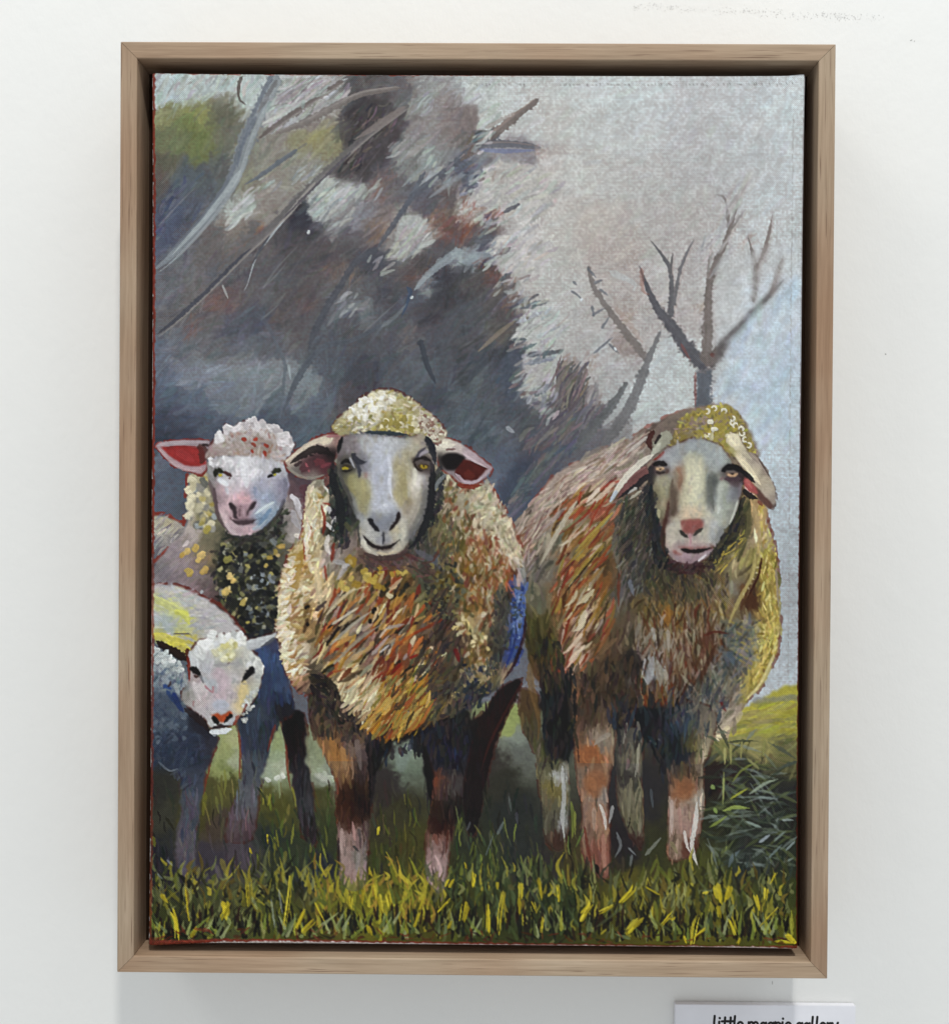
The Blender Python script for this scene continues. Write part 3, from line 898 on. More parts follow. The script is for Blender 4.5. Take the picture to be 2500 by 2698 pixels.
# leaning sapling in the middle of the sky
limb(B(660, 1040, 690, 1150, 760, 1260, 850, 1380, 930, 1480, 965, 1545), [8, 13, 15, 17, 20, 22], '77716e', None, None, lab=2)
stroke(B(800, 1250, 880, 1350, 950, 1450), [10, 16, 10], 'a8948a', a=0.4, dry=0.6)
limb(B(1040, 1385, 1000, 1480, 955, 1590, 920, 1690, 870, 1800, 800, 1900, 735, 1990), [7, 13, 20, 26, 28, 30, 32], '6c6c6e', None, None, lab=2)
limb(B(865, 1655, 780, 1780, 700, 1870, 600, 1990), [10, 22, 28, 34], '656769', None, None, dry=0.45, lab=1)
stroke(B(880, 1700, 820, 1800, 740, 1880), [6, 12, 14], 'a9aeae', a=0.7, dry=0.4)
for p in (B(570, 1170, 600, 1190, 625, 1215), B(690, 1130, 740, 1110), B(720, 1160, 765, 1195), B(580, 1120, 600, 1140), B(655, 1050, 700, 1100), B(680, 1300, 750, 1260),
          B(730, 1370, 770, 1310), B(690, 1500, 790, 1415), B(770, 1450, 820, 1500), B(680, 1250, 690, 1310)):
    stroke(p, [7, 5], '666b73', a=0.7, dry=0.3, thick=0.3)
dabs(B(803, 1478, 625, 1218), (4, 6), ['cfd4d8'], thick=0.6)
stroke(B(780, 1070, 900, 1130, 900, 1170), [20, 12], 'b7bfc1', a=0.5, dry=0.6)

# the bare tree behind the right-hand sheep
for p, w_, c in ((B(1265, 1790, 1268, 1650, 1272, 1560), [38, 36, 38], '5d636d'),
                 (B(1275, 1570, 1180, 1470, 1110, 1370, 1030, 1270, 970, 1150, 930, 1040), [34, 32, 28, 20, 13, 7], '595a61'),
                 (B(1290, 1560, 1400, 1430, 1500, 1320, 1620, 1190, 1705, 1100), [30, 24, 20, 14, 5], '605b5b'),
                 (B(1280, 1550, 1290, 1400, 1292, 1250, 1310, 1080, 1390, 900, 1450, 700, 1520, 560), [30, 24, 18, 16, 12, 8, 4], '7b726e'),
                 (B(1095, 1310, 1100, 1160, 1088, 1050, 1040, 970, 990, 905), [14, 13, 10, 9, 5], '66676c'),
                 (B(1110, 1250, 1140, 1080, 1180, 970, 1218, 900), [10, 8, 8, 5], '77767a'),
                 (B(1092, 1080, 1106, 970), [7, 4], '6d6a6c'), (B(1402, 850, 1382, 690, 1330, 660), [8, 7, 3], '86807c'),
                 (B(1400, 730, 1480, 620), [7, 4], '8a8480'), (B(1410, 850, 1490, 740), [7, 4], '8d8783'),
                 (B(1530, 1230, 1542, 1080, 1522, 960, 1500, 880), [9, 8, 8, 4], '827b77'), (B(1548, 1060, 1600, 920, 1632, 770), [8, 9, 4], '8a7f7a'),
                 (B(1620, 1190, 1662, 1070, 1692, 980), [8, 8, 4], '8b807b'), (B(1305, 1000, 1310, 900), [6, 4], '988f8a'), (B(1290, 1100, 1300, 960), [6, 4], '8f8682')):
    stroke(np.asarray(p) + 4, np.asarray(w_) * 1.4, '9c8c86', a=0.3, dry=0.75, tip=(0.02, 0.2))
    stroke(p, np.asarray(w_) * 1.1, hx(c) * 0.92, a=0.88, dry=0.25, soft=0.75, tip=(0.01, 0.2), lab=2)
stroke(B(1225, 1600, 1225, 1780), [6, 8], '7f4a45', a=0.6, dry=0.5)
stroke(B(1310, 1500, 1320, 1520), [10, 10], '6d3a35', a=0.6, dry=0.5)
stroke(B(1150, 1450, 1200, 1540), [8, 6], '8a4f4a', a=0.5, dry=0.6)
stroke(B(940, 1050, 950, 1170, 985, 1190), [10, 12, 8], '9c6f64', a=0.5, dry=0.7)
stroke(B(1380, 1460, 1560, 1300, 1740, 1120), [10, 24, 20], 'b6c1c7', a=0.45, dry=0.5)
hatch(B(1420, 1400, 1760, 1100, 1740, 1980, 1560, 1980, 1430, 1780, 1340, 1700), 260, (30, 80), (9, 18), 62, ['b3c3d0', 'b4c6d6', 'aac0d2', 'b8c4cc', 'b5c2ca'], a=0.38, soft=0.95, dry=0.5)
hatch(B(1250, 900, 1450, 560, 1560, 560, 1400, 950, 1330, 1100), 60, (40, 90), (6, 12), 62, ['b0b2b3', 'b5b8b9', 'a8a5a3'], a=0.4, dry=0.6)
smear(B(900, 520, 1760, 520, 1740, 1500, 1340, 1600, 1330, 1790, 1200, 1790, 1200, 1560, 900, 1100), 1, 0.2)
smear(B(560, 1020, 1060, 1380, 1000, 1700, 800, 1960, 600, 1960, 820, 1500), 1, 0.25)
smear(B(1330, 1000, 1790, 900, 1790, 1992, 1500, 1992, 1400, 1780, 1320, 1700), 4, 0.8)
smear(B(450, 60, 1790, 60, 1790, 560, 900, 800, 560, 1000, 420, 700), 2, 0.6)
for e_ in EDGE:
    smear(e_ + np.array([6, 0]), 1, 0.45)
# impression of the stretcher bar along the right and upper edges
for y in np.arange(300, 1780, 5.0):
    if rng.random() < 0.75:
        stroke([(2090 - 0.0085 * (y - 190) + rng.normal() * 1.2, y), (2090 - 0.0085 * (y - 190) + rng.normal() * 1.2, y + 8)], 2.2, '8e8d8a', a=0.35, dry=0.7, tip=(0, 0))
for x in np.arange(1230, 2090, 5.0):
    if rng.random() < 0.45:
        stroke([(x, 219 + rng.normal()), (x + 2, 223 + rng.normal())], 2.6, '6f706d', a=0.45, dry=0.6, tip=(0, 0))

# ------------------------------------------------------------------ ground colours behind the legs (blades come last)
gp = E_.cols('''100,950,34342f 100,1100,3d3d33 60,1300,2b2e31 120,1450,2b2a2e 250,1100,4a4623 330,950,52502c 420,950,55522c 420,1150,4a3f35 330,1350,3f3a43
500,1300,4b434a 650,1000,57562c 700,1080,4f4e24 650,1200,2f3632 750,1300,363d2c 900,1000,4a4a28 920,1200,363d25 900,1400,2b2f33 1250,1000,36302c 1250,1150,3d3a28
1250,1350,3f4122 1350,1050,3c3a25 1300,900,35302f 1400,1250,46441f 1750,1250,2f3329 1800,1400,33382a 1700,1500,42421d 100,1600,3f4424 300,1600,45472c 500,1600,505330
700,1650,4f5424 1000,1600,66602a 1200,1600,6e6a22 1500,1600,57541d 1750,1650,3c4220 200,1720,2f3420 900,1720,4b4a1f 1400,1720,4f4d1e 430,780,97a06c 420,850,8c935c 680,820,8f9a78
670,900,7f8868 880,800,8a9272 940,900,8a9080 1360,790,7d8a78 1360,850,6d7a68 1300,700,2a2426''')
gp += F_.cols('''150,800,38342f 200,950,33332a 250,1100,2b2f2c 300,1300,2f3330 100,1300,353d24 150,1500,3a4022 400,1400,34302f 500,1600,333c20 600,1350,453d24 850,1250,2a2528
900,1000,2e2c2f 1000,1300,3a3c22 900,1500,5a5520 1100,1500,595221 1300,1450,4c4f22 1400,1100,2f3322 1350,900,2c2220 1500,900,2f2f2b 1650,1000,2d2e2c 1600,1200,2b2e2a
1500,1350,2f3530 1700,1350,30362b 1650,1500,3f4622 1500,1600,4c4f22 1000,1650,5a551c 1300,1650,5f5a1d 700,1650,4d4c1c 1700,1700,58591c
250,560,8f9a5c 230,650,95a060 280,700,7d857a 180,720,6d7268 300,740,5f625c 1600,560,a8a148 1700,530,aaa23f 1500,600,9c9650 1450,660,8f8c55 1600,650,999652 1720,620,a19c3c 1550,690,8a8555 1700,700,6d6a48''')
GRASS = field(gp, power=4.4, eps=8)
fill([(380, 1905), (700, 1890), (1000, 1930), (1300, 1850), (1700, 1900), (1930, 1880), (2150, 1838), (2150, 2530), (380, 2530)], GRASS, rag=4, feather=3, dry=0.05, lab=7)
fill(F_(1380, 690, 1440, 600, 1530, 500, 1640, 490, 1790, 470, 1800, 700, 1600, 710), GRASS, rag=4, feather=3, dry=0.2, lab=9)
hatch(F_(1400, 680, 1450, 600, 1540, 505, 1770, 485, 1765, 690), 90, (30, 70), (7, 14), 15, ['aca53f', '9f994c', 'b5ab38', '8f8b57', '98934a', 'a7a05a'], a=0.6, dry=0.45)
fill(F_(1530, 480, 1650, 470, 1780, 465, 1780, 488, 1640, 500, 1540, 510), '7b7c7a', a=0.6, rag=4, feather=3, dry=0.4)
fill(F_(1380, 700, 1500, 690, 1790, 690, 1790, 1400, 1500, 1420, 1280, 1350, 1260, 1000, 1320, 780), GRASS, a=0.5, rag=5, feather=4, lab=8)

# ------------------------------------------------------------------ right-hand sheep
RB = np.vstack([D(262, 790, 330, 700, 420, 580, 520, 480, 650, 405, 760, 355, 900, 300, 1000, 235, 1200, 160, 1400, 180, 1540, 380, 1590, 600),
                D(1600, 760, 1640, 880, 1668, 1150, 1662, 1300, 1648, 1450, 1575, 1610, 1500, 1690, 1440, 1800, 1400, 1870, 1300, 1900, 1180, 1850),
                D(1100, 1770, 930, 1770, 820, 1860, 700, 1850, 570, 1760, 430, 1640, 340, 1480, 330, 1250, 320, 1000)])
rp_ = D.cols('''400,650,a08f85 500,560,a8968a 650,470,ab9c90 800,400,a99a90 900,350,9d8f85 350,750,9a8a80 320,850,8d6a52 420,850,93897a 400,1000,7d776b 380,1150,6d6a58
400,1300,55522f 450,1420,4c4a24 500,850,8b8573 550,700,a59684 650,650,a8705a 700,600,b59a88 750,720,a55f45 600,850,94703f 560,1000,8c5a3a 650,930,9c8540 720,820,8f7a50
750,960,6b5638 700,1080,8c6238 650,1150,a8946a 560,1180,8f5f38 620,1280,b29a80 550,1350,a07058 560,1480,a8786a 620,1420,ad927c 700,1250,8c6f4e 680,1400,7d5f40 750,1350,5f523f
500,1480,5f3a2a 850,700,5c574d 820,850,6b6558 900,900,544f42 880,1050,5f5d58 950,1000,4c4a44 850,1150,605d58 950,1200,6b5d40 1090,1240,9a6c35 1050,1100,4f4a38 1150,1050,554d38
1250,1100,6b6350 1350,1020,6b6248 1400,1100,857d70 1400,1200,857552 1300,1200,85745a 1200,1250,83714e 1200,1350,857863 1000,1350,857f70 900,1350,66594a 1080,1450,8a7864
1010,1530,a3a5a5 900,1500,34302f 960,1600,6d6a66 1100,1550,77604c 1200,1500,6b4f3f 1300,1400,6d4a3a 1000,1680,6b4d2e 1080,1720,6a3a22 1150,1620,5f5040 800,1600,5a4a38
700,1600,544636 850,1700,37312c 750,1500,574636 1380,1450,5c6468 1450,1300,7d7a68 1480,1450,70706f 1400,1350,66685f 1350,1550,6b6a60 1300,1650,8a8478 1400,1700,93887a
1250,1600,4f4c42 1200,1650,404650 1150,1800,2f3a48 1200,1750,3f4a58 1300,1800,9a8d80 1380,1850,b0a48a 1600,1000,a39348 1600,1150,b0a057 1620,1300,bfae62 1600,1450,c7b35c
1550,1580,bda94f 1500,1650,a8985c 1560,850,b59f80 1500,950,96895a 1450,850,5f5c4a 1420,750,4a4a40 1550,720,b3986a 1450,1000,8c8060 1530,1150,5d3f2c 1000,300,6d6058''')
RS = field(rp_, power=4.4, eps=7)
outline(RB[:12], '8a3d30', 11, a=0.55)
outline(D(1595, 700, 1640, 860, 1672, 1150, 1655, 1450, 1580, 1610, 1490, 1700), '6f3a2a', 12, a=0.6)
fill(RB, RS, rag=5, feather=3, dry=0.25, lab=5)
rd = dirs([tuple(D(x, y)[0]) + (a,) for x, y, a in ((400, 650, 45), (650, 480, 35), (400, 900, 60), (380, 1200, 95), (450, 1400, 100), (620, 900, 48), (620, 1200, 55), (600, 1450, 50),
                                                     (700, 700, 45), (850, 800, 60), (900, 1100, 75), (1000, 1350, 95), (1050, 1600, 90), (1250, 1150, 130), (1400, 1100, 60), (1600, 1100, 88),
                                                     (1600, 1500, 70), (1400, 1500, 120), (1400, 1700, 60), (1200, 1400, 100), (750, 1650, 80), (1450, 1350, 150))])
hatch(RB, 1700, (26, 64), (7, 15), rd, RS, a=0.75, dry=0.5, soft=0.8, light=0.17, hue=0.015, thick=0.3, spread=14)
# flank: long locks of pale, red and gold
FL = D(430, 700, 640, 560, 820, 560, 790, 800, 740, 1000, 800, 1300, 620, 1560, 520, 1500, 480, 1200, 520, 900)
hatch(FL, 200, (34, 80), (5, 10), rd, ['b9a78f', '9a4a33', 'a08440', '7a3a28', 'c6b79c', '6b5a3c', '8c6a3a', 'a35a3f', '5a4632', '8f8868'], a=0.75, dry=0.45, thick=0.4, spread=8)
hatch(D(280, 780, 430, 580, 700, 400, 1000, 270, 960, 380, 760, 480, 520, 640, 400, 900, 340, 1050), 260, (20, 50), (3, 7), rd, ['b7a79a', 'c3b6a8', 'a8968a', '9a8378', '8a6f64', 'bfb0a2'], a=0.65, dry=0.55, thick=0.35)
for p, w_, c in ((D(600, 640, 560, 700, 480, 840, 420, 960), [8, 12, 10, 5], 'c3b9a4'), (D(540, 730, 460, 870, 400, 990), [8, 10, 4], 'b5ac98'), (D(800, 540, 720, 620, 640, 670), [8, 12, 6], 'cdb9a6'),
                 (D(720, 570, 650, 650), [10, 8], 'd5c6b4'), (D(790, 700, 680, 810, 590, 910), [6, 9, 6], 'b09a48'), (D(720, 790, 620, 900, 540, 990), [8, 8, 4], 'a8893f'),
                 (D(740, 880, 640, 980, 560, 1080), [9, 8, 5], 'a08a42'), (D(720, 900, 580, 1070, 520, 1150), [3, 4, 3], '3f3324'), (D(690, 1105, 650, 1150, 600, 1190), [6, 14, 5], 'c9bf9c'),
                 (D(650, 1180, 590, 1240, 540, 1280), [5, 8, 4], 'ab6a40'), (D(645, 1220, 620, 1300, 580, 1330), [14, 16, 6], 'd0c4a6'), (D(630, 1340, 560, 1420, 520, 1450), [8, 10, 5], 'c9b49c'),
                 (D(640, 1400, 580, 1480, 550, 1520), [8, 10, 5], 'cdb9a2'), (D(640, 1450, 590, 1540, 560, 1580), [6, 7, 4], 'c4ab97'), (D(560, 1260, 540, 1340, 520, 1400), [7, 7, 4], '8a3d28'),
                 (D(690, 1470, 600, 1560), [7, 4], 'a5603c'), (D(800, 1260, 740, 1380, 690, 1460), [8, 10, 6], '8f5f38'), (D(830, 1000, 820, 1100, 820, 1200), [7, 8, 5], '7a4634'),
                 (D(700, 640, 660, 700, 600, 760), [5, 7, 4], '9c3d2c'), (D(760, 600, 690, 720, 660, 800), [5, 6, 4], 'a3472f'), (D(620, 590, 610, 660), [5, 5], 'a8442f')):
    stroke(p, w_, c, a=0.85, dry=0.35, thick=0.5)
# dark neck and chest
for p, w_, c in ((D(980, 560, 1000, 700, 1010, 850, 1040, 980), [50, 60, 44, 40], '2c3038'), (D(930, 640, 900, 760, 880, 900), [40, 60, 40], '4f4b42'), (D(830, 720, 800, 860, 830, 1030), [10, 16, 10], '77736a'),
                 (D(1450, 640, 1420, 760, 1360, 900, 1290, 990), [30, 40, 44, 30], '33352f'), (D(1070, 985, 1180, 1010, 1280, 985), [34, 46, 30], '432428'), (D(1500, 640, 1490, 800, 1450, 960), [20, 24, 18], '54523a'),
                 (D(1010, 1000, 1100, 1050, 1250, 1040), [40, 50, 30], '4a4638')):
    stroke(p, w_, c, a=0.8, dry=0.2, soft=0.9)
hatch(D(800, 650, 990, 620, 1020, 960, 1000, 1150, 850, 1120, 790, 900), 210, (16, 40), (3, 6), 62, ['5f5a50', '7a766c', '48443c', '8a877e', '3c3b3a', '6b6246'], a=0.6, dry=0.6)
hatch(D(960, 1020, 1350, 1010, 1420, 1180, 1250, 1340, 950, 1300), 230, (20, 50), (4, 8), 95, ['6b5d40', '85744e', '564d38', '7d6f55', '4a4436', '93805a', '8a6a38'], a=0.55, dry=0.5, spread=22)
hatch(D(900, 1250, 1350, 1200, 1400, 1420, 1200, 1700, 940, 1740, 880, 1500), 300, (20, 56), (4, 9), 92, ['8a7a66', '6b4a34', '574030', '9a8c78', '7a6248', '6a3a26', 'a09484', '4c3a2c'], a=0.6, dry=0.5, spread=16)
hatch(D(930, 1620, 1130, 1600, 1110, 1765, 930, 1765), 60, (26, 54), (4, 8), 88, ['6b4d2e', '7d5a34', '5a2e1c', '8a6a48', '7a3a20'], a=0.7, dry=0.4)
for p, w_, c in ((D(1000, 1460, 985, 1560, 950, 1620), [10, 24, 14], 'a3a7aa'), (D(1020, 1480, 1040, 1560, 1040, 1620), [12, 22, 10], '9a968a'), (D(960, 1470, 945, 1560), [6, 6], 'b9babb'),
                 (D(1000, 1310, 1010, 1380), [14, 8], 'a8a8a3'), (D(1080, 1320, 1085, 1440), [12, 8], 'a39c90'), (D(1000, 1330, 940, 1400), [12, 8], '8f8a7c'), (D(1090, 1190, 1080, 1300), [22, 16], 'a07436'),
                 (D(1120, 1180, 1110, 1260), [5, 4], '4c2f20'), (D(880, 1440, 910, 1520, 890, 1560), [34, 44, 20], '35312f'), (D(930, 1290, 910, 1360), [14, 10], '857f74'), (D(880, 1060, 900, 1140), [18, 8], '747b88')):
    stroke(p, w_, c, a=0.75, dry=0.35, soft=0.8, thick=0.35)
# gold edge and shoulder
hatch(D(1560, 640, 1600, 760, 1650, 900, 1668, 1300, 1640, 1460, 1570, 1610, 1480, 1700, 1530, 1500, 1570, 1200, 1560, 900), 330, (10, 28), (3, 7), rd, ['bda94f', 'd0bf6c', 'a8924a', 'c9b765', '8c7a3c', 'd8cb8a', '9a8a4a'], a=0.75, dry=0.5, thick=0.5, spread=25)
for p, w_, c in ((D(1540, 920, 1530, 1020, 1480, 1120, 1420, 1240, 1390, 1330), [9, 9, 10, 9, 6], 'b5a66a'), (D(1575, 940, 1555, 1040, 1500, 1150), [5, 6, 5], '4d2418'),
                 (D(1530, 660, 1555, 760, 1565, 860, 1560, 930), [10, 10, 9, 7], 'b9a276'), (D(1640, 1450, 1570, 1600, 1490, 1690), [7, 8, 6], 'd8cc96'), (D(1650, 1000, 1664, 1200), [6, 6], '9c8f80')):
    stroke(p, w_, c, a=0.8, dry=0.35, thick=0.5)
dabs(D(1560, 960, 1552, 990, 1548, 1020, 1530, 1050, 1520, 1075, 1505, 1100, 1480, 1130, 1570, 930, 1600, 800, 1590, 870), (3, 5), ['cfc59c', 'b9ad7c'], a=0.7, dry=0.4)
for y in (1370, 1400, 1330, 1290, 1440, 1470):
    stroke(D(1400 + (y - 1290) * 0.1, y - 20, 1470, y + 15, 1550, y + 60), [4, 6, 4], 'a8974a', a=0.7, dry=0.5)
hatch(D(1380, 1300, 1540, 1220, 1560, 1450, 1440, 1700, 1280, 1860, 1260, 1640), 200, (14, 36), (4, 8), 70, ['6b7078', '5c6468', '8c8676', '7a7466', '4a525c', '9a8f80', '75806f', '6a5a4a'], a=0.65, dry=0.5, spread=35)
for p, w_, c in ((D(1330, 1400, 1270, 1540, 1200, 1630), [9, 12, 8], '5a3a28'), (D(1360, 1700, 1385, 1750), [7, 6], '7a2a2c'), (D(1300, 1720, 1315, 1760), [6, 6], '6a3038'), (D(1330, 1690, 1340, 1700), [6, 6], '7a3a38'),
                 (D(1480, 1520, 1500, 1560), [12, 10], '4f5356'), (D(1400, 1440, 1430, 1500), [16, 12], '5a6a78'), (D(1270, 1350, 1330, 1330, 1400, 1340), [6, 6, 5], '6a3426')):
    stroke(p, w_, c, a=0.75, dry=0.35)
dabs(D(1350, 1880, 1370, 1860, 1340, 1900, 1390, 1840, 1320, 1880, 1300, 1860), (6, 11), ['cdbf9c', 'd5c9ac', 'b5a484'])

# legs
def leg(poly, pts, lab, n=70, ang=90, extra=None, lnk=1.0):
    f_ = field(pts, power=3.4, eps=8)
    outline(poly, '4a2018', 9, a=0.5, closed=True)
    fill(poly, f_, rag=3, feather=3, dry=0.15, lab=lab)
    hatch(poly, n, (24 * lnk, 60 * lnk), (4, 9), ang, f_, a=0.7, dry=0.5, light=0.16, hue=0.018, spread=8)


leg(F_(300, 430, 400, 470, 420, 700, 545, 790, 545, 1245, 440, 1245, 410, 1000, 375, 760, 305, 620),
    F_.cols('330,520,5f4c34 360,640,5a5340 400,760,5f5c46 470,850,6d6a48 480,950,857636 450,1050,6f6a4c 520,900,a9aaa4 530,1150,9a9a92 470,1150,66614c 480,1230,5a3a2c'), 5)
stroke(F_(522, 840, 532, 1000, 525, 1120, 535, 1240), [9, 9, 11, 5], 'b5b7b2', a=0.85, dry=0.35)
stroke(F_(350, 300, 360, 420, 400, 600, 395, 700), [14, 20, 12, 6], '7a5f3a', a=0.7, dry=0.4)
fill(F_(415, 390, 560, 390, 580, 800, 530, 810, 430, 720), '191b21', rag=10, feather=9, dry=0.1, lab=5)
hatch(F_(420, 400, 560, 400, 575, 780, 440, 700), 40, (20, 50), (4, 8), 85, ['1d1f26', '262a30', '2d2a26', '15161a'], a=0.6)
fill(F_(780, 540, 1120, 540, 1080, 720, 1060, 860, 950, 690, 830, 660), '262a30', rag=5, feather=4, dry=0.1, lab=5)
leg(F_(815, 650, 935, 650, 940, 900, 948, 1250, 900, 1240, 860, 1160, 815, 1000),
    F_.cols('860,720,55524e 900,720,6a675c 850,900,4c4642 920,820,7d7966 900,1000,827a5c 880,1120,77704f 930,1150,8a8468 900,1220,55302a'), 5)
stroke(F_(925, 715, 920, 820, 905, 900), [5, 6, 5], '9a9683', a=0.85)
stroke(F_(885, 905, 875, 1020, 870, 1150), [9, 8, 5], '8f8868', a=0.75, dry=0.4)
leg(F_(560, 400, 590, 700, 600, 900, 628, 1050, 628, 1300, 690, 1400, 768, 1420, 768, 1150, 762, 950, 802, 700, 795, 480),
    F_.cols('650,600,5a4a3c 700,500,4d4236 620,470,7a5a44 680,780,9a6440 740,700,908272 690,930,a8683e 640,900,8f7660 700,1100,b07a5a 650,1200,8f6a52 720,1300,a05a44 740,1380,a86a54 730,1000,a09080 640,1100,a07a60 680,1380,8a4a38'), 5, n=120)
fill(F_(640, 880, 690, 860, 745, 880, 750, 950, 715, 1010, 660, 1000, 635, 940), 'b06a3c', rag=6, feather=9, a=0.75, dry=0.4)
stroke(F_(665, 900, 700, 970), [24, 22], 'bd7440', a=0.5, dry=0.6)
for p, w_, c in ((F_(775, 670, 720, 700, 690, 730), [14, 12, 6], '9c9284'), (F_(720, 1040, 745, 1110, 752, 1180), [6, 8, 5], 'd5cdc2'), (F_(790, 1050, 770, 1140), [9, 6], '9a9a98'), (F_(640, 1160, 660, 1290, 690, 1390), [6, 8, 6], '8c3f2c'),
                 (F_(740, 1200, 745, 1400), [10, 12], 'b87a62'), (F_(690, 1060, 690, 1180), [12, 8], 'b3927a'), (F_(590, 480, 600, 600), [8, 5], 'a5704a'), (F_(700, 1360, 710, 1410), [10, 8], '1f1a1c')):
    stroke(p, w_, c, a=0.8, dry=0.35)
leg(F_(1060, 570, 1200, 500, 1330, 560, 1310, 720, 1280, 800, 1265, 900, 1270, 1030, 1250, 1150, 1215, 1300, 1090, 1330, 1080, 1200, 1090, 1000, 1080, 850, 1060, 700),
    F_.cols('1150,620,3a4656 1200,720,5f5838 1250,650,7f7566 1150,780,2f3540 1100,700,2a3038 1200,850,6a5138 1170,960,a8683e 1130,1100,b5907c 1180,1150,ae8474 1120,1250,a08068 1230,1000,a89a85 1250,850,8f7a60 1270,740,a0947c 1190,1280,7a4634'), 5, n=130)
fill(F_(1120, 940, 1165, 905, 1220, 930, 1225, 990, 1180, 1035, 1140, 1010), 'b06a3c', rag=6, feather=9, a=0.75, dry=0.4)
for p, w_, c in ((F_(1232, 1030, 1225, 1140, 1205, 1240, 1215, 1310, 1245, 1385), [6, 10, 11, 10, 4], 'd3d0c6'), (F_(1165, 1180, 1180, 1260, 1200, 1300), [7, 8, 4], 'cfc3ba'), (F_(1100, 1020, 1100, 1200), [9, 8], 'c3a898'),
                 (F_(1140, 1060, 1150, 1200), [10, 8], 'bc8a78'), (F_(1095, 1240, 1130, 1300), [10, 8], '9a8a5c')):
    stroke(p, w_, c, a=0.85, dry=0.3)
dabs(F_(990, 705, 1010, 720, 1035, 700), (5, 8), ['a8a28c', '98927a'], a=0.6, dry=0.5)

smear(RB, 1, 0.5, True)
smear(D(1380, 1250, 1560, 1220, 1560, 1480, 1440, 1720, 1260, 1860, 1240, 1620), 1, 0.5)
deepen(5)
# head of the right-hand sheep
fill(I_(380, 560, 480, 330, 640, 200, 800, 120, 1000, 60, 1250, 50, 1420, 190, 1560, 420, 1600, 640, 1400, 700, 700, 600, 500, 700), '84766a', a=0.6, rag=4, feather=4, dry=0.4, lab=5)
cap = I_(650, 520, 690, 400, 760, 240, 850, 150, 1000, 92, 1150, 62, 1280, 70, 1400, 180, 1500, 330, 1560, 480, 1572, 600, 1420, 650, 1290, 580, 1200, 500, 1050, 430, 900, 412, 780, 450)
fill(cap, field(I_.cols('700,480,7a6a3c 780,300,7a6a52 850,200,998a42 1000,150,a39444 1150,120,a09145 1280,130,9a8c48 1100,250,a5943f 950,230,8f8060 1000,320,a8993c 1250,280,a59640 1400,280,85764a 1480,400,8a7c55 1540,540,988a48 1250,450,9d8f45 1350,560,95863f 850,350,8b7d58 760,400,8d7d3a 1430,250,8a7868')), rag=5, feather=2, dry=0.25, lab=5)
hatch(cap, 260, (6, 16), (4, 8), 40, ['a8983c', '8f8140', 'b5a545', '8b7a6c', '9a8b50', '7a6a40', 'aa9c58'], a=0.75, dry=0.4, thick=0.5, spread=60)
hatch(I_(850, 230, 1050, 180, 1120, 260, 900, 330), 40, (8, 18), (4, 7), 20, ['8d7a74', '948378', '7d6c64'], a=0.6, dry=0.5, spread=40)
fp = I_(480, 690, 600, 560, 750, 475, 900, 430, 1050, 440, 1200, 515, 1280, 620, 1340, 720, 1410, 800, 1425, 950, 1380, 1090, 1340, 1230, 1250, 1400, 1150, 1560, 1050, 1680, 900, 1745, 750, 1725, 650, 1650, 610, 1500, 615, 1380, 540, 1300, 500, 1150, 478, 950)
outline(fp, '4a201c', 8, a=0.4, closed=True)
FF = field(I_.cols('''900,600,b3b5a2 900,500,8c929a 750,580,8f9097 650,650,96929a 1100,580,9ba3a3 1200,650,98a09a 900,750,c5c2a0 850,900,bdb791 950,900,cbc7a6 900,1050,cfc6a0 900,1150,d1c3a1
880,1230,cfa98c 760,780,9c8468 750,950,a08a75 700,700,a3a09c 680,850,8d8b84 560,880,a6a088 550,1000,9a9468 650,1000,8a8568 540,1200,b3ad84 650,1100,6a4a38 680,1180,57423a 640,1280,4f2c26
1060,800,85867d 1050,1000,777a74 1100,900,5f625f 1100,1120,6d716e 1050,1200,b3b2a0 1150,1050,939a9c 1180,950,b0b3a3 1250,930,9ba08a 1250,1050,9ca38f 1300,1000,848993 1200,1200,b7bdb8
1250,1250,b0b395 1150,1350,a3a9a8 1100,1450,9ba0a6 700,1350,b9b1a0 750,1450,b7aa9b 700,1550,b3a097 680,1650,a8938f 850,1680,a88d93 950,1650,9d8489 1020,1400,b9b39b 1050,1500,bdb2a2
950,1480,a98f8c 1080,1600,8e7d86 880,1500,a5787a 500,800,5f4a50 1380,900,5d4a4e 1350,1000,807a86 700,1280,b5ad98'''), power=3.6, eps=6, jit=False)
fill(fp, FF, rag=2, feather=2, dry=0.15, lab=5)
hatch(fp, 330, (12, 28), (5, 9), 82, FF, a=0.65, dry=0.5, light=0.07, hue=0.01, spread=14)
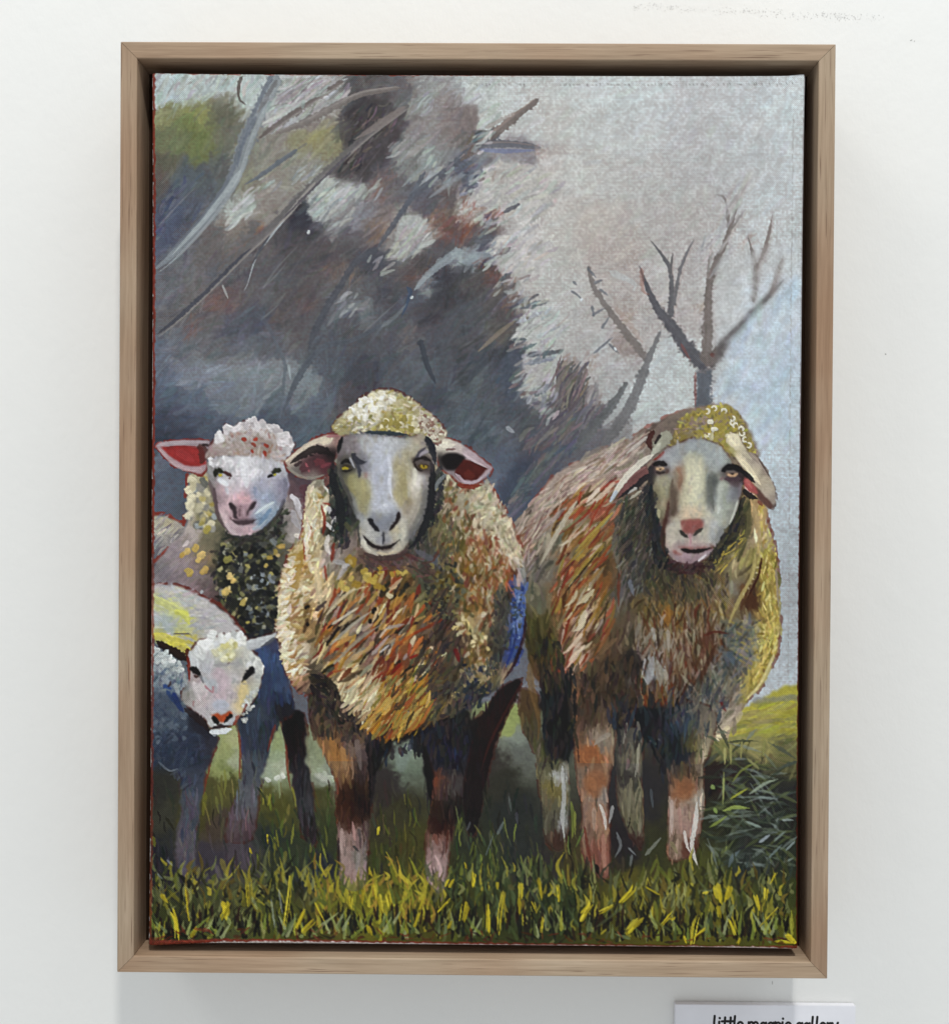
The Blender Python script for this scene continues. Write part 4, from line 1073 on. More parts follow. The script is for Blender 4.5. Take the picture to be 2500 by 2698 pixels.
for p, w_, c in ((I_(690, 830, 680, 980, 700, 1080, 660, 1200), [8, 8, 8, 7], '6b5a48'), (I_(740, 720, 780, 800, 760, 920, 790, 1020), [16, 16, 12, 6], '9a6f55'), (I_(1060, 780, 1070, 950, 1090, 1100, 1125, 1190), [8, 16, 14, 6], '757872'),
                 (I_(1110, 780, 1130, 900, 1100, 1040), [16, 14, 10], '63665f'), (I_(1200, 1130, 1170, 1210), [12, 10], 'c9cdc8'), (I_(1220, 880, 1170, 1020, 1150, 1100), [12, 12, 8], 'aab0a4'), (I_(1280, 960, 1240, 1100), [14, 12], '9fa586'),
                 (I_(1385, 1070, 1340, 1220, 1290, 1330), [7, 9, 8], 'c0c3b6'), (I_(1300, 900, 1340, 1000, 1300, 1100), [16, 16, 10], '8a8c98'), (I_(650, 1060, 640, 1180, 610, 1320, 590, 1450, 600, 1600), [10, 14, 12, 16, 14], '52241c'),
                 (I_(540, 1090, 590, 1120, 630, 1110), [5, 5, 4], '8a3a2a'), (I_(530, 1160, 540, 1260), [14, 12], 'bdb78c'), (I_(930, 620, 960, 760, 970, 900, 930, 1080), [26, 26, 30, 26], 'cbc8ac'),
                 (I_(760, 560, 900, 480, 1060, 490), [14, 14, 12], '868c97'), (I_(1100, 560, 1200, 620, 1180, 740), [20, 22, 16], '9aa3a4'), (I_(620, 600, 660, 560), [12, 10], '9a9aa2')):
    stroke(p, w_, c, a=0.65, dry=0.4, soft=0.9)
# nose, mouth
fill(I_(765, 1295, 850, 1272, 960, 1275, 1022, 1282, 1015, 1350, 940, 1398, 875, 1425, 800, 1395), '92504a', rag=1.5, feather=1.5)
hatch(I_(775, 1300, 1010, 1290, 940, 1390, 800, 1380), 14, (12, 30), (3, 6), 5, ['a0605a', '86423e', '96524c'], a=0.6)
for p, w_, c in ((I_(765, 1300, 770, 1350, 830, 1395, 870, 1410), [3, 4, 4, 3], 'c9a29c'), (I_(765, 1390, 810, 1440, 850, 1465), [8, 11, 7], '3f3a36'), (I_(1010, 1365, 950, 1410, 905, 1450), [8, 10, 7], '46403a'), (I_(870, 1420, 880, 1500, 872, 1560), [11, 7, 6], 'b3848a'),
                 (I_(740, 1560, 850, 1575, 960, 1575, 1080, 1560), [6, 7, 7, 6], '8a4038'), (I_(775, 1585, 880, 1612, 1000, 1602, 1100, 1570), [7, 11, 9, 5], '1b1010'), (I_(1090, 1530, 1110, 1560, 1060, 1600), [7, 8, 5], '5a211c'),
                 (I_(700, 1600, 740, 1640, 790, 1640), [8, 8, 5], '9a4a40'), (I_(800, 1660, 900, 1680), [16, 14], 'b096a0'), (I_(955, 1715, 1000, 1680, 1050, 1640), [6, 8, 6], 'd3ccd0'), (I_(680, 1590, 660, 1480), [14, 12], 'c0b2a6'),
                 (I_(640, 1690, 750, 1745, 900, 1765, 1030, 1730), [8, 10, 12, 8], '3d1f24'), (I_(985, 1480, 990, 1490), [9, 8], 'd5ccc8')):
    stroke(p, w_, c, a=0.85, dry=0.2)
# eyes
for p, w_, c in ((I_(470, 700, 480, 850, 490, 900), [14, 18, 10], '4a3638'), (I_(495, 690, 550, 685, 625, 695), [9, 12, 8], '151315'), (I_(515, 740, 560, 742, 608, 728), [9, 13, 9], 'c7a27a'), (I_(520, 768, 560, 778, 600, 765), [5, 6, 5], '2c2422'), (I_(545, 725, 585, 722), [5, 5], 'e0c49c'),
                 (I_(545, 755, 575, 752), [3, 3], '4a3626'), (I_(640, 740, 625, 790), [9, 6], '552a22'), (I_(1215, 755, 1290, 718, 1400, 745), [11, 17, 10], '141318'), (I_(1400, 760, 1440, 830, 1450, 900), [22, 20, 14], '2a1d20'), (I_(1262, 795, 1320, 812, 1382, 790), [10, 13, 9], 'c9a077'),
                 (I_(1290, 795, 1345, 790), [5, 5], '2a201c'), (I_(1265, 780, 1320, 775, 1380, 778), [3, 3, 3], 'dcc096'), (I_(1240, 840, 1320, 845, 1390, 830), [9, 12, 9], '5d4650'), (I_(1300, 880, 1380, 890), [24, 20], '66545a'), (I_(1190, 850, 1230, 830), [8, 6], '8a6a6c')):
    stroke(p, w_, c, a=0.9, dry=0.12)
# ears
fill(I_(420, 700, 300, 770, 200, 860, 130, 970, 105, 1060, 250, 965, 400, 870, 450, 800), '754b49', rag=2, feather=2, lab=5)
for p, w_, c in ((I_(440, 800, 330, 900, 200, 990, 110, 1060), [16, 14, 10, 6], '26262b'), (I_(460, 720, 470, 850, 430, 930), [16, 20, 14], '2e2c30'), (I_(640, 380, 570, 460, 500, 560), [26, 28, 18], 'a0a18d'), (I_(560, 470, 500, 560, 460, 600), [10, 12, 9], 'bcbcaa'),
                 (I_(480, 595, 340, 690, 210, 820, 110, 950, 40, 1085), [11, 16, 17, 15, 10], 'd8d2c2'), (I_(100, 970, 60, 1040, 30, 1090), [9, 9, 7], 'a9b3bd'), (I_(410, 720, 310, 780, 210, 870), [5, 5, 4], '8f6460'), (I_(490, 340, 440, 450, 470, 540), [12, 14, 10], '4a2420'),
                 (I_(560, 380, 500, 480), [8, 8], '2b2224'), (I_(600, 560, 540, 620, 480, 650), [7, 8, 5], '8f2f28'), (I_(310, 940, 220, 1000), [7, 4], 'b5b3ac'), (I_(360, 970, 250, 1050, 170, 1090), [5, 6, 4], 'a8a290'), (I_(420, 400, 300, 500, 200, 580), [6, 9, 6], 'bdb3aa')):
    stroke(p, w_, c, a=0.88, dry=0.25, thick=0.5)
ear = I_(1275, 385, 1390, 362, 1430, 470, 1490, 560, 1600, 640, 1700, 780, 1765, 950, 1782, 1090, 1720, 1150, 1640, 1020, 1550, 900, 1470, 770, 1390, 665, 1290, 545)
outline(ear, '5a463e', 7, a=0.5, closed=True)
fill(ear, smooth=False, c=field(I_.cols('1330,440,e0d4b4 1380,500,d6c9aa 1300,540,a39a5c 1420,640,dccfae 1480,600,a59a86 1550,760,cdc0a2 1560,680,a8998a 1650,850,b9ab92 1680,780,8f8072 1720,950,b3a692 1740,1080,a09284'), jit=False), rag=2, feather=2, lab=5)
for p, w_, c in ((I_(1300, 400, 1340, 460, 1380, 520), [24, 26, 14], 'e2d7b6'), (I_(1395, 640, 1460, 700, 1530, 790, 1620, 910), [11, 14, 12, 8], 'e0d3b0'), (I_(1500, 570, 1600, 670, 1690, 800), [9, 9, 6], '9c8d80'), (I_(1600, 640, 1720, 830), [4, 5], '5d4c46'),
                 (I_(1430, 560, 1520, 640), [8, 6], 'c3b79c'), (I_(1440, 770, 1500, 830, 1560, 890), [10, 12, 8], '17141a')):
    stroke(p, w_, c, a=0.85, dry=0.3, thick=0.6)
fill(I_(1540, 895, 1640, 1000, 1745, 1120, 1700, 1160, 1570, 1020), '66463e', rag=2, feather=2, lab=5)
fill(I_(1455, 830, 1510, 860, 1560, 920, 1585, 1005, 1500, 985, 1442, 900), 'aa504e', rag=2, feather=1, lab=5)
stroke(I_(1450, 930, 1500, 990, 1550, 1010), [4, 4, 3], 'd5a8a0', a=0.9)
stroke(I_(1470, 860, 1530, 950), [9, 6], 'bf6a64', a=0.6)
stroke(I_(1440, 970, 1500, 1020, 1590, 1060), [12, 12, 8], '1c191c', a=0.85)
stroke(I_(1590, 1080, 1640, 1130), [9, 8], '7a3a30', a=0.7, dry=0.4)
for (x, y) in ((1050, 135), (1125, 105), (1230, 135), (1320, 210), (1325, 256), (1352, 285), (1410, 322), (1420, 365), (1455, 432), (1490, 492)):
    ang = rng.random() * 360
    stroke([tuple(I_(x + 26 * math.cos(math.radians(ang + t)), y + 26 * math.sin(math.radians(ang + t)))[0]) for t in (0, 60, 120, 180, 240)], [4, 4.5, 4.5, 4], 'ddd7c0', a=0.9, dry=0.05, thick=0.9)
dabs(I_(1040, 395, 1075, 385, 1100, 400, 1130, 320, 1090, 245), (5, 11), ['e3dec8', 'd0c79a'], thick=0.9)
hatch(I_(1060, 1740, 1250, 1560, 1400, 1380, 1480, 1450, 1350, 1700, 1180, 1850), 46, (16, 34), (3, 6), 40, ['9a8a3a', '7d7238', 'b09a3c', '6a6234'], a=0.7, dry=0.5)
stroke(I_(1060, 1760, 1180, 1680, 1300, 1530), [8, 9, 6], 'a08c38', a=0.7, dry=0.5)
stroke(I_(1480, 1050, 1500, 1300, 1450, 1500, 1350, 1700), [12, 14, 12, 10], '6a6440', a=0.6, dry=0.55)

# ------------------------------------------------------------------ left sheep
HUMP = G(40, 1080, 130, 1065, 250, 1110, 370, 1170, 380, 1230, 250, 1380, 130, 1540, 70, 1620, 40, 1600)
outline(G(40, 1050, 150, 1050, 260, 1100, 370, 1160), '8a3326', 9, a=0.8)
fill(HUMP, field(G.cols('80,1100,b5af98 200,1120,b3a98c 120,1200,bab5a6 300,1180,aaa196 200,1280,a09a92 120,1300,9c9895 100,1400,6d6d74 200,1380,7d7a7c 60,1500,5f5d66 300,1250,85807e')), rag=3, feather=3, dry=0.2, lab=3)
hatch(HUMP, 50, (14, 34), (4, 7), 45, ['bdb8a8', '9a958c', '7d7b80', 'a8a290', '6a6870'], a=0.55, dry=0.5)
LB = C(240, 500, 225, 620, 230, 720, 205, 800, 130, 880, 60, 970, 30, 1110, 250, 1200, 480, 1340, 560, 1380, 760, 1380, 760, 1200, 770, 1050, 830, 900, 880, 800, 900, 640, 830, 590, 760, 520, 500, 460)
outline(C(225, 500, 215, 620, 205, 760, 150, 850, 60, 960), '8a3226', 9, a=0.8)
LF = field(C.cols('''250,540,b3aa8c 245,620,c3ba9c 250,700,beb49a 300,600,7f7a68 330,700,6a6a5c 310,760,857f58 240,800,b5a8a4 150,900,94888c 90,1000,7d777c 200,960,948589 280,1050,85777a 150,1060,8c7f84
300,1150,7a5f63 220,1120,8a7679 330,950,8f7a5c 340,870,77705a 400,860,4a4a3c 500,870,4d4f46 600,870,4c4e4a 700,780,5c5c56 760,680,8b8582 800,720,a39a96 820,800,a8a09c 840,680,6a4048 820,600,5e4a50
840,860,9c8a80 740,860,6d6a5c 700,950,5a584c 480,950,45453a 400,1000,3a3a30 600,1000,33342d 500,1100,2b2c26 620,1100,2a2c2a 440,1200,2a2822 560,1220,22241f 640,1250,23252a 680,1150,2c2426 600,1320,24262e 480,1280,2a1d1a 360,1100,5a504c 380,1180,4a3a38'''), power=3.6, eps=8)
fill(LB, LF, rag=4, feather=3, dry=0.15, lab=3)
hatch(C(60, 970, 230, 800, 340, 900, 360, 1150, 250, 1190, 40, 1090), 130, (20, 56), (5, 11), 40, LF, a=0.5, dry=0.5, light=0.05, hue=0.01)
hatch(C(360, 850, 740, 820, 700, 1340, 560, 1360, 400, 1200, 350, 1000), 330, (8, 24), (5, 10), 60, ['2b2d26', '3c3d33', '55553f', '1c1e1c', '6b6a4c', '33383c', '494a3a', '77744e', '23252a'], a=0.7, dry=0.4, thick=0.4, spread=60)
dabs(inside(C(380, 860, 720, 840, 690, 1280, 560, 1330, 420, 1180, 370, 1000), 70), (7, 15), ['7d7a52', '8f8a5a', '6a6a50', '9a9a88', '5f6260', 'a39a5c', '747a7a'], thick=0.6, dry=0.35)
dabs(inside(C(560, 1000, 690, 1000, 690, 1260, 560, 1260), 30), (5, 10), ['8a929a', '5d666c', 'a9b0b5', '454d52'], thick=0.5, dry=0.4)
dabs(inside(C(235, 520, 300, 500, 370, 640, 370, 780, 290, 800, 240, 740), 46), (8, 17), ['cfc6a8', 'a39c80', '8f8c84', 'b8aa70', '6f6f68', 'c3bb9c', '9aa0a2', 'a89650'], thick=0.7)
dabs(C(250, 530, 240, 580, 245, 625, 240, 670, 232, 715, 235, 650, 255, 560), (13, 18), ['cfc7aa', 'd6cfb5', 'c3b998'], thick=0.7)
for (x, y, s, c) in ((200, 925, 16, 'bd9c4e'), (225, 905, 18, 'cdb06a'), (270, 890, 20, 'c6a85c'), (300, 925, 22, 'cdb070'), (285, 950, 16, 'c9ac66'), (240, 1020, 20, 'b39a4f'), (315, 1005, 22, 'c0a05a'), (225, 1005, 14, 'b8a058'),
                     (330, 790, 22, 'a89a4c'), (300, 760, 14, '9a8f50'), (440, 945, 24, '8f8a4a'), (470, 935, 16, 'a39a70'), (400, 1000, 16, 'b0ab78'), (430, 1020, 16, 'd0c496'), (450, 1035, 22, 'd9bf7c'), (465, 1060, 16, 'd3b56a'),
                     (430, 1120, 26, 'cdb268'), (445, 1100, 16, 'd8c488'), (520, 1175, 22, 'bfa95e'), (530, 1160, 12, 'd6c58c'), (660, 940, 18, 'a08a42'), (690, 910, 16, '9a8848'), (640, 980, 14, 'b8a058'), (720, 880, 18, 'b09452'),
                     (700, 930, 12, 'c9b07a'), (560, 930, 16, '77744a'), (600, 960, 16, '6d6a48'), (470, 1240, 14, '9a9468'), (545, 1280, 12, 'a89c50'), (380, 1100, 12, '8a8468'), (300, 1120, 9, 'b0b0b4'), (275, 1125, 9, 'b5b5ba')):
    q = C(x, y)
    dabs(q, (s * 0.6, s * 0.72), [c], thick=0.8, ang=40)
for p, w_, c in ((C(770, 610, 800, 640, 820, 690), [10, 16, 12], 'd0cdd2'), (C(780, 690, 800, 760, 830, 790), [14, 14, 8], 'a9a4a8'), (C(800, 660, 830, 740), [10, 8], 'bfb9bd'), (C(830, 560, 860, 620, 870, 690), [22, 20, 14], '5f3d44'),
                 (C(790, 820, 830, 830, 840, 860), [9, 16, 9], 'd8d0c6'), (C(230, 850, 215, 870, 200, 880), [6, 8, 6], 'cfc3c2'), (C(610, 1060, 640, 1080, 660, 1060), [4, 5, 3], 'a9b5bd'), (C(580, 970, 610, 940, 640, 930), [4, 4, 3], '8f9698'),
                 (C(420, 960, 450, 950, 480, 950), [4, 4, 3], 'b0ab98'), (C(720, 740, 690, 800, 640, 850), [12, 14, 10], '3c3c3a'), (C(460, 1290, 520, 1350, 560, 1370), [10, 12, 8], '3a1c18')):
    stroke(p, w_, c, a=0.85, dry=0.3, thick=0.5)
# its ear
EAR = G(75, 345, 130, 300, 300, 285, 640, 280, 660, 330, 620, 420, 600, 600, 540, 640, 420, 600, 280, 560, 180, 460)
outline(EAR, '7f2a24', 9, a=0.8, closed=True)
fill(EAR, smooth=False, c=field(G.cols('120,320,a38e92 300,300,a09096 600,300,8f8288 200,450,a8868a 300,530,b09096 500,590,b3999d 580,600,a89094')), rag=2, feather=2, lab=3)
fill(G(125, 352, 350, 338, 560, 345, 610, 420, 605, 530, 520, 552, 390, 545, 270, 475), '98302f', rag=2, feather=2, lab=3, smooth=False)
for p, w_, c in ((G(560, 340, 580, 420, 560, 520), [20, 24, 18], '4f2c28'), (G(300, 400, 400, 450, 480, 500), [16, 20, 14], 'a83b3c'), (G(160, 360, 300, 345, 500, 345), [4, 4, 3], '8a2a2a'), (G(90, 340, 200, 310, 400, 300, 640, 295), [6, 9, 9, 8], 'ab9da2'),
                 (G(100, 360, 200, 460, 290, 540, 420, 590, 560, 600), [7, 8, 10, 11, 9], 'b59ca0'), (G(560, 330, 650, 330), [6, 6], '2b2022')):
    stroke(p, w_, c, a=0.75, dry=0.3)
# its head
capL = G(600, 480, 640, 350, 715, 250, 800, 190, 815, 110, 900, 140, 1000, 90, 1080, 65, 1200, 90, 1300, 130, 1400, 190, 1500, 260, 1532, 330, 1480, 430, 1420, 540, 1250, 490, 1000, 455, 800, 450)
outline(capL[:14], '5a3a3c', 9, a=0.5)
fill(capL, field(G.cols('680,400,a0908a 760,300,b5a8a6 850,200,c3bcba 1000,150,c9c3c2 1100,120,cdc9ca 1200,130,c6c0bf 1350,200,bdb6b6 1450,300,bfb9ba 1400,420,b5aeb0 900,300,a39690 1050,280,9a8c84 1200,280,96877e 1250,380,96887c 1100,400,a09087 850,400,a3958f 1320,330,a89e98')), rag=3, feather=2, dry=0.2, lab=3)
hatch(capL, 150, (8, 18), (4, 8), 60, ['9c8c84', 'a89c96', '8a7c74', 'b5aaa6', '94705f', 'a3807a', 'bdb3b0'], a=0.6, dry=0.5, thick=0.4, spread=60)
dabs(G(730, 260, 760, 235, 820, 170, 840, 140, 870, 150, 930, 160, 960, 120, 1010, 110, 1060, 90, 1090, 80, 1130, 110, 1180, 100, 1210, 120, 1290, 150, 1330, 140, 1370, 190, 1420, 220, 1470, 270, 1500, 290, 1510, 340, 1450, 360, 1400, 320, 1480, 400, 1040, 130, 1150, 130, 1420, 300),
     (9, 17), ['d6d2d3', 'c9c4c6', 'dfdcdd', 'b5aeb0'], thick=0.5, dry=0.4, stretch=1.8)
smear(capL, 1, 0.5, True)
dabs(G(1240, 335, 1130, 270, 1110, 320, 1100, 400, 1230, 420, 1010, 270), (5, 9), ['a0402f', '94483a'], thick=0.3)
fL = G(640, 480, 800, 452, 1000, 450, 1250, 475, 1420, 535, 1455, 620, 1485, 760, 1445, 900, 1375, 1030, 1285, 1150, 1150, 1240, 1000, 1290, 880, 1270, 800, 1180, 740, 1050, 700, 900, 640, 720, 618, 560)
FLf = field(G.cols('''1000,550,d3d2d4 800,520,c3c1c4 1000,700,d1c9cf 850,700,c9c6ca 750,620,9a9798 650,650,8b8988 750,800,b39ba0 720,900,8f7b80 900,800,c9bcc2 1050,900,c79ea4 950,880,d0aab0 1200,750,a7a7b6
1300,700,a9a6b3 1130,850,8f97ab 1250,900,95a0b3 1400,750,8c8a9b 1420,880,8b8896 1250,1000,b3bdc6 1200,1100,8296aa 1300,1050,8c9cae 1050,1220,bb9fa5 900,1220,b7a2a6 800,1100,c6b0b2 850,1000,c9aeb2
800,950,bfa4aa 960,1050,9a7f86 1250,550,bdbcc0 1400,580,b5b5ba 1100,620,d6d4d8 660,800,706a68'''), power=3.6, eps=6, jit=False)
fill(fL, FLf, rag=2, feather=2, dry=0.15, lab=3)
hatch(fL, 240, (10, 26), (5, 9), 80, FLf, a=0.65, dry=0.5, light=0.06, hue=0.01, spread=16)
for p, w_, c in ((G(700, 640, 740, 600, 790, 620), [9, 15, 10], '2c2e22'), (G(690, 640, 720, 660), [8, 8], '3c3a30'), (G(745, 655, 775, 640), [8, 7], 'b3a424'), (G(790, 610, 850, 640, 880, 660), [9, 9, 6], '4d2c2c'), (G(850, 670, 860, 690), [6, 4], '5a3434'),
                 (G(1310, 620, 1350, 600, 1400, 595), [8, 13, 9], '393c2a'), (G(1255, 670, 1290, 650, 1320, 655), [5, 7, 6], '241b20'), (G(1325, 650, 1350, 635), [7, 6], 'a8a02c'), (G(1290, 620, 1340, 580, 1400, 575), [4, 5, 4], '77767c'),
                 (G(740, 690, 790, 720, 840, 750), [12, 18, 14], 'd9dadf'), (G(820, 780, 840, 850), [10, 8], 'c9c8cf'), (G(1000, 480, 1020, 620, 1040, 780), [20, 22, 18], 'dad9dc'), (G(1120, 770, 1130, 860), [9, 9], '8c95ab'),
                 (G(855, 945, 880, 975, 915, 1005), [7, 10, 8], '2c2428'), (G(1130, 935, 1100, 980, 1060, 1020), [7, 9, 7], '322a30'), (G(900, 1020, 920, 1080, 950, 1110), [6, 8, 6], '453539'), (G(970, 970, 965, 1050, 955, 1090), [7, 6, 6], '6d555b'),
                 (G(1010, 1000, 1010, 1090), [6, 6], 'b39aa0'), (G(1050, 1030, 1030, 1090), [6, 5], '59474c'), (G(870, 1110, 950, 1150, 1060, 1145, 1150, 1110), [5, 10, 10, 4], '3a2c30'), (G(860, 1090, 880, 1120), [6, 5], '5a3f42'),
                 (G(950, 890, 1040, 890), [9, 9], 'd0a5aa'), (G(1330, 930, 1220, 990, 1120, 1060), [6, 9, 8], 'bfcacd'), (G(1300, 1000, 1230, 1080, 1160, 1180), [8, 12, 9], '8096ad'), (G(1100, 1220, 1170, 1180, 1260, 1110), [9, 9, 6], 'a3b0ba'),
                 (G(1200, 860, 1280, 830), [9, 8], 'a8b0c0'), (G(820, 1150, 860, 1220, 920, 1270), [8, 9, 7], 'c3b3b5'), (G(690, 780, 710, 950, 740, 1100, 800, 1200), [8, 9, 8, 6], '5c4a4e'), (G(1440, 900, 1370, 1050, 1280, 1160, 1180, 1240), [8, 9, 9, 8], '3f3d40'),
                 (G(880, 1290, 1000, 1320, 1130, 1280), [12, 14, 10], '3a3a3c'), (G(1000, 1220, 1060, 1240), [12, 10], 'c0a0a6'), (G(640, 560, 650, 640), [8, 8], '9a9a9a')):
    stroke(p, w_, c, a=0.8, dry=0.2, soft=0.7)
dabs(inside(G(640, 470, 900, 450, 900, 540, 650, 570), 26), (5, 9), ['c9c7c9', 'b5b0b2', 'd8d6d8'], thick=0.4, dry=0.4)

# ------------------------------------------------------------------ middle sheep: hind legs, body
leg(E_(715, 560, 760, 800, 795, 1000, 820, 1150, 850, 1230, 910, 1240, 890, 1000, 860, 800, 840, 560),
    E_.cols('770,620,241c20 800,750,2f2a2f 830,900,3f3d44 850,1050,4c4c52 870,1180,3f3638 760,700,2a1818'), 4)
leg(E_(1690, 640, 1700, 900, 1680, 1050, 1700, 1180, 1745, 1200, 1790, 1000, 1830, 800, 1890, 620, 1960, 480, 1990, 380, 1890, 420, 1780, 560),
    E_.cols('1750,700,2a1a1b 1740,850,322022 1730,1000,352729 1710,1120,302628 1800,650,352020 1880,560,2f1c1d 1960,420,2c1c20 1700,760,2a1a20'), 4)
stroke(E_(1990, 400, 1900, 560, 1820, 720, 1770, 880), [6, 7, 7, 5], '7a3a2a', a=0.35, dry=0.7)
fill(E_(1180, 560, 1700, 540, 1700, 900, 1640, 1150, 1500, 1000, 1460, 760, 1330, 700, 1200, 900), '241f24', a=0.9, rag=6, feather=5, dry=0.1, lab=4)
fill(E_(1320, 740, 1400, 720, 1405, 800, 1370, 870, 1330, 850), '77847a', rag=4, feather=4, a=0.8)
dabs(E_(1398, 735, 1400, 745), (6, 8), ['cfd5cf'])
fill(E_(1330, 900, 1460, 820, 1480, 1180, 1300, 1250, 1200, 1200, 1210, 950), GRASS, a=0.75, rag=6, feather=6)
leg(E_(860, 420, 960, 500, 1180, 620, 1195, 900, 1190, 1100, 1175, 1300, 1160, 1480, 1045, 1470, 1025, 1250, 1015, 1100, 1010, 920, 950, 780, 880, 640),
    E_.cols('920,520,4a4038 1000,600,54443e 1100,620,2a2424 920,650,5a483f 980,720,8f6c48 1040,820,ad7a48 1100,750,7d6a60 1140,800,5f5152 1060,900,96683c 1150,900,4a3838 1100,1000,4a2a1a 1040,1030,5a3019 1160,1050,35201c 1090,1130,5a3422 1090,1220,a58074 1050,1300,ad8c82 1130,1300,8f8078 1100,1400,b08c84 1090,1460,a07a70 1150,1200,6a5450'), 4, n=150)
leg(E_(1440, 640, 1530, 880, 1515, 1050, 1490, 1200, 1488, 1430, 1575, 1505, 1605, 1300, 1645, 1100, 1690, 900, 1710, 640),
    E_.cols('1520,700,262834 1580,750,282c3c 1640,800,2f3240 1560,850,3a3644 1650,700,24242c 1560,950,63483e 1620,950,55504f 1540,920,8f4a30 1560,1050,4a2c20 1610,1050,3d3430 1560,1150,48241a 1540,1230,8a5848 1540,1350,b08c86 1570,1440,a5857e 1520,1300,a88078'), 4, n=140)
for p, w_, c in ((E_(1180, 640, 1200, 850, 1195, 1050), [20, 22, 14], '1d1a20'), (E_(1470, 720, 1500, 900, 1500, 1100), [16, 16, 12], '211c22'), (E_(1545, 720, 1560, 800, 1540, 860), [14, 16, 8], '262e44'), (E_(1640, 740, 1650, 860), [10, 8], '36466c'),
                 (E_(980, 690, 1010, 780, 1010, 900), [14, 20, 14], 'ab7a44'), (E_(1040, 740, 1060, 860), [16, 12], 'b08452'), (E_(1120, 700, 1140, 860), [16, 12], '7d6f6a'), (E_(1015, 900, 1020, 990), [7, 6], '9c4a30'), (E_(1130, 1170, 1140, 1240), [9, 6], '5d5452'),
                 (E_(1040, 1170, 1040, 1300), [9, 8], 'bf9c92'), (E_(1100, 1260, 1130, 1290), [8, 6], '4a4648'), (E_(1130, 1300, 1120, 1400), [10, 8], 'a59a92'), (E_(1530, 1200, 1545, 1260), [10, 6], 'a05a48'), (E_(1600, 1180, 1590, 1300), [6, 5], '7a3a2c'), (E_(1540, 900, 1530, 950), [14, 9], '9a4a2c')):
    stroke(p, w_, c, a=0.7, dry=0.4)

MB = np.vstack([C(880, 540, 850, 680, 835, 800, 775, 900, 732, 1020, 710, 1150, 693, 1280, 720, 1450, 760, 1560, 830, 1660, 900, 1650, 1030, 1760, 1160, 1860, 1280, 1910),
                C(1400, 1850, 1560, 1790, 1700, 1740, 1800, 1680, 1890, 1600, 1970, 1480, 2005, 1350, 2010, 1250, 2000, 1000, 1980, 880, 1920, 740, 1870, 650, 1810, 565, 1700, 535, 1600, 480, 1300, 380, 1000, 420)])
outline(MB[:12], '7a2c20', 10, a=0.6)
outline(C(1600, 500, 1700, 530, 1815, 560, 1875, 645, 1925, 735, 1985, 875), '8a3a26', 9, a=0.6)
MF = field(C.cols('''900,600,a89a80 880,700,d3c6a8 870,850,cdbb8e 800,950,c9b588 760,1050,cbb78d 830,960,b58f45 730,1250,d6c8ae 760,1400,dccdb5 800,1550,b98f72 820,1200,9c8050 850,1300,977a52
920,1050,c7ac7a 930,1150,cbb591 960,950,a89a90 1000,1000,8f857c 1060,850,8d7f79 1050,1050,8f7d4e 1150,1000,7d6a52 1200,950,6b5552 1300,960,684c48 1400,950,5e5550 1500,900,5b5752
1550,960,5d5c5c 1480,1050,585a4a 1250,1050,87734a 1350,1050,84683f 1600,800,77704f 1650,900,85713f 1650,700,9d927c 1700,620,a59d88 1780,620,aaa18d 1800,700,b0a78f 1750,800,ada189
1720,900,8c5a3a 1800,900,a06a48 1900,850,c3b59b 1950,900,c7bca2 1980,1000,a5a09c 1990,1100,5a6ea0 1990,1250,586c9c 1960,1400,3f4f88 1920,1050,a5603c 1850,1000,a86b3f 1700,1050,8a6c33
1600,1050,71602f 1750,1150,8f6a3a 1850,1150,7b6a45 1900,1200,4b4a45 1880,1350,575345 1100,1150,a5885c 1200,1200,8f7058 1050,1250,8d7a66 1150,1300,86736a 1250,1250,b08d4d 1350,1200,8f6a3a
1450,1200,6f6a45 1550,1200,54493f 1600,1280,4a3a33 1500,1350,6a5440 1350,1350,a9743d 1250,1400,84625a 1100,1400,93826a 950,1400,8c7a5c 900,1550,5b5245 1000,1500,9a8868 1100,1550,a8936e
1200,1500,84685a 1300,1500,8c4a35 1400,1480,8a5a38 1500,1500,55503f 1650,1400,57463f 1700,1300,b5a070 1750,1450,7d6840 1800,1550,8a7a58 1650,1500,5d5448 1600,1600,5d4f38 1450,1600,7a6838
1300,1600,9a7038 1150,1650,b59a72 1080,1680,b8a582 1250,1700,ad8233 1400,1700,8c7335 1550,1700,5f5440 1700,1600,4f5056 1750,1680,3b4152 1280,1820,a8682c 1350,1800,8a5f2e 1000,1700,5a4d42 900,1700,574a45
930,520,8a857c 1040,700,3c4040 1020,800,44463c'''), power=4.6, eps=7)
fill(MB, MF, rag=6, feather=3, dry=0.25, lab=4)
md = dirs([tuple(C(x, y)[0]) + (a,) for x, y, a in ((880, 700, 70), (800, 950, 75), (740, 1250, 10), (770, 1450, 35), (900, 1300, 60), (1000, 1100, 60), (1100, 1350, 45), (1150, 1600, 50), (1250, 1300, 55),
                                                     (1300, 1750, 60), (1400, 1500, 58), (1500, 1300, 50), (1500, 1700, 50), (1650, 1000, 80), (1800, 700, 60), (1850, 1000, 90), (1950, 900, 110), (1750, 1300, 80), (1800, 1550, 70), (1980, 1250, 85))])
hatch(MB, 1700, (22, 52), (7, 15), md, MF, a=0.8, dry=0.5, soft=0.8, light=0.2, hue=0.018, thick=0.35, spread=14)
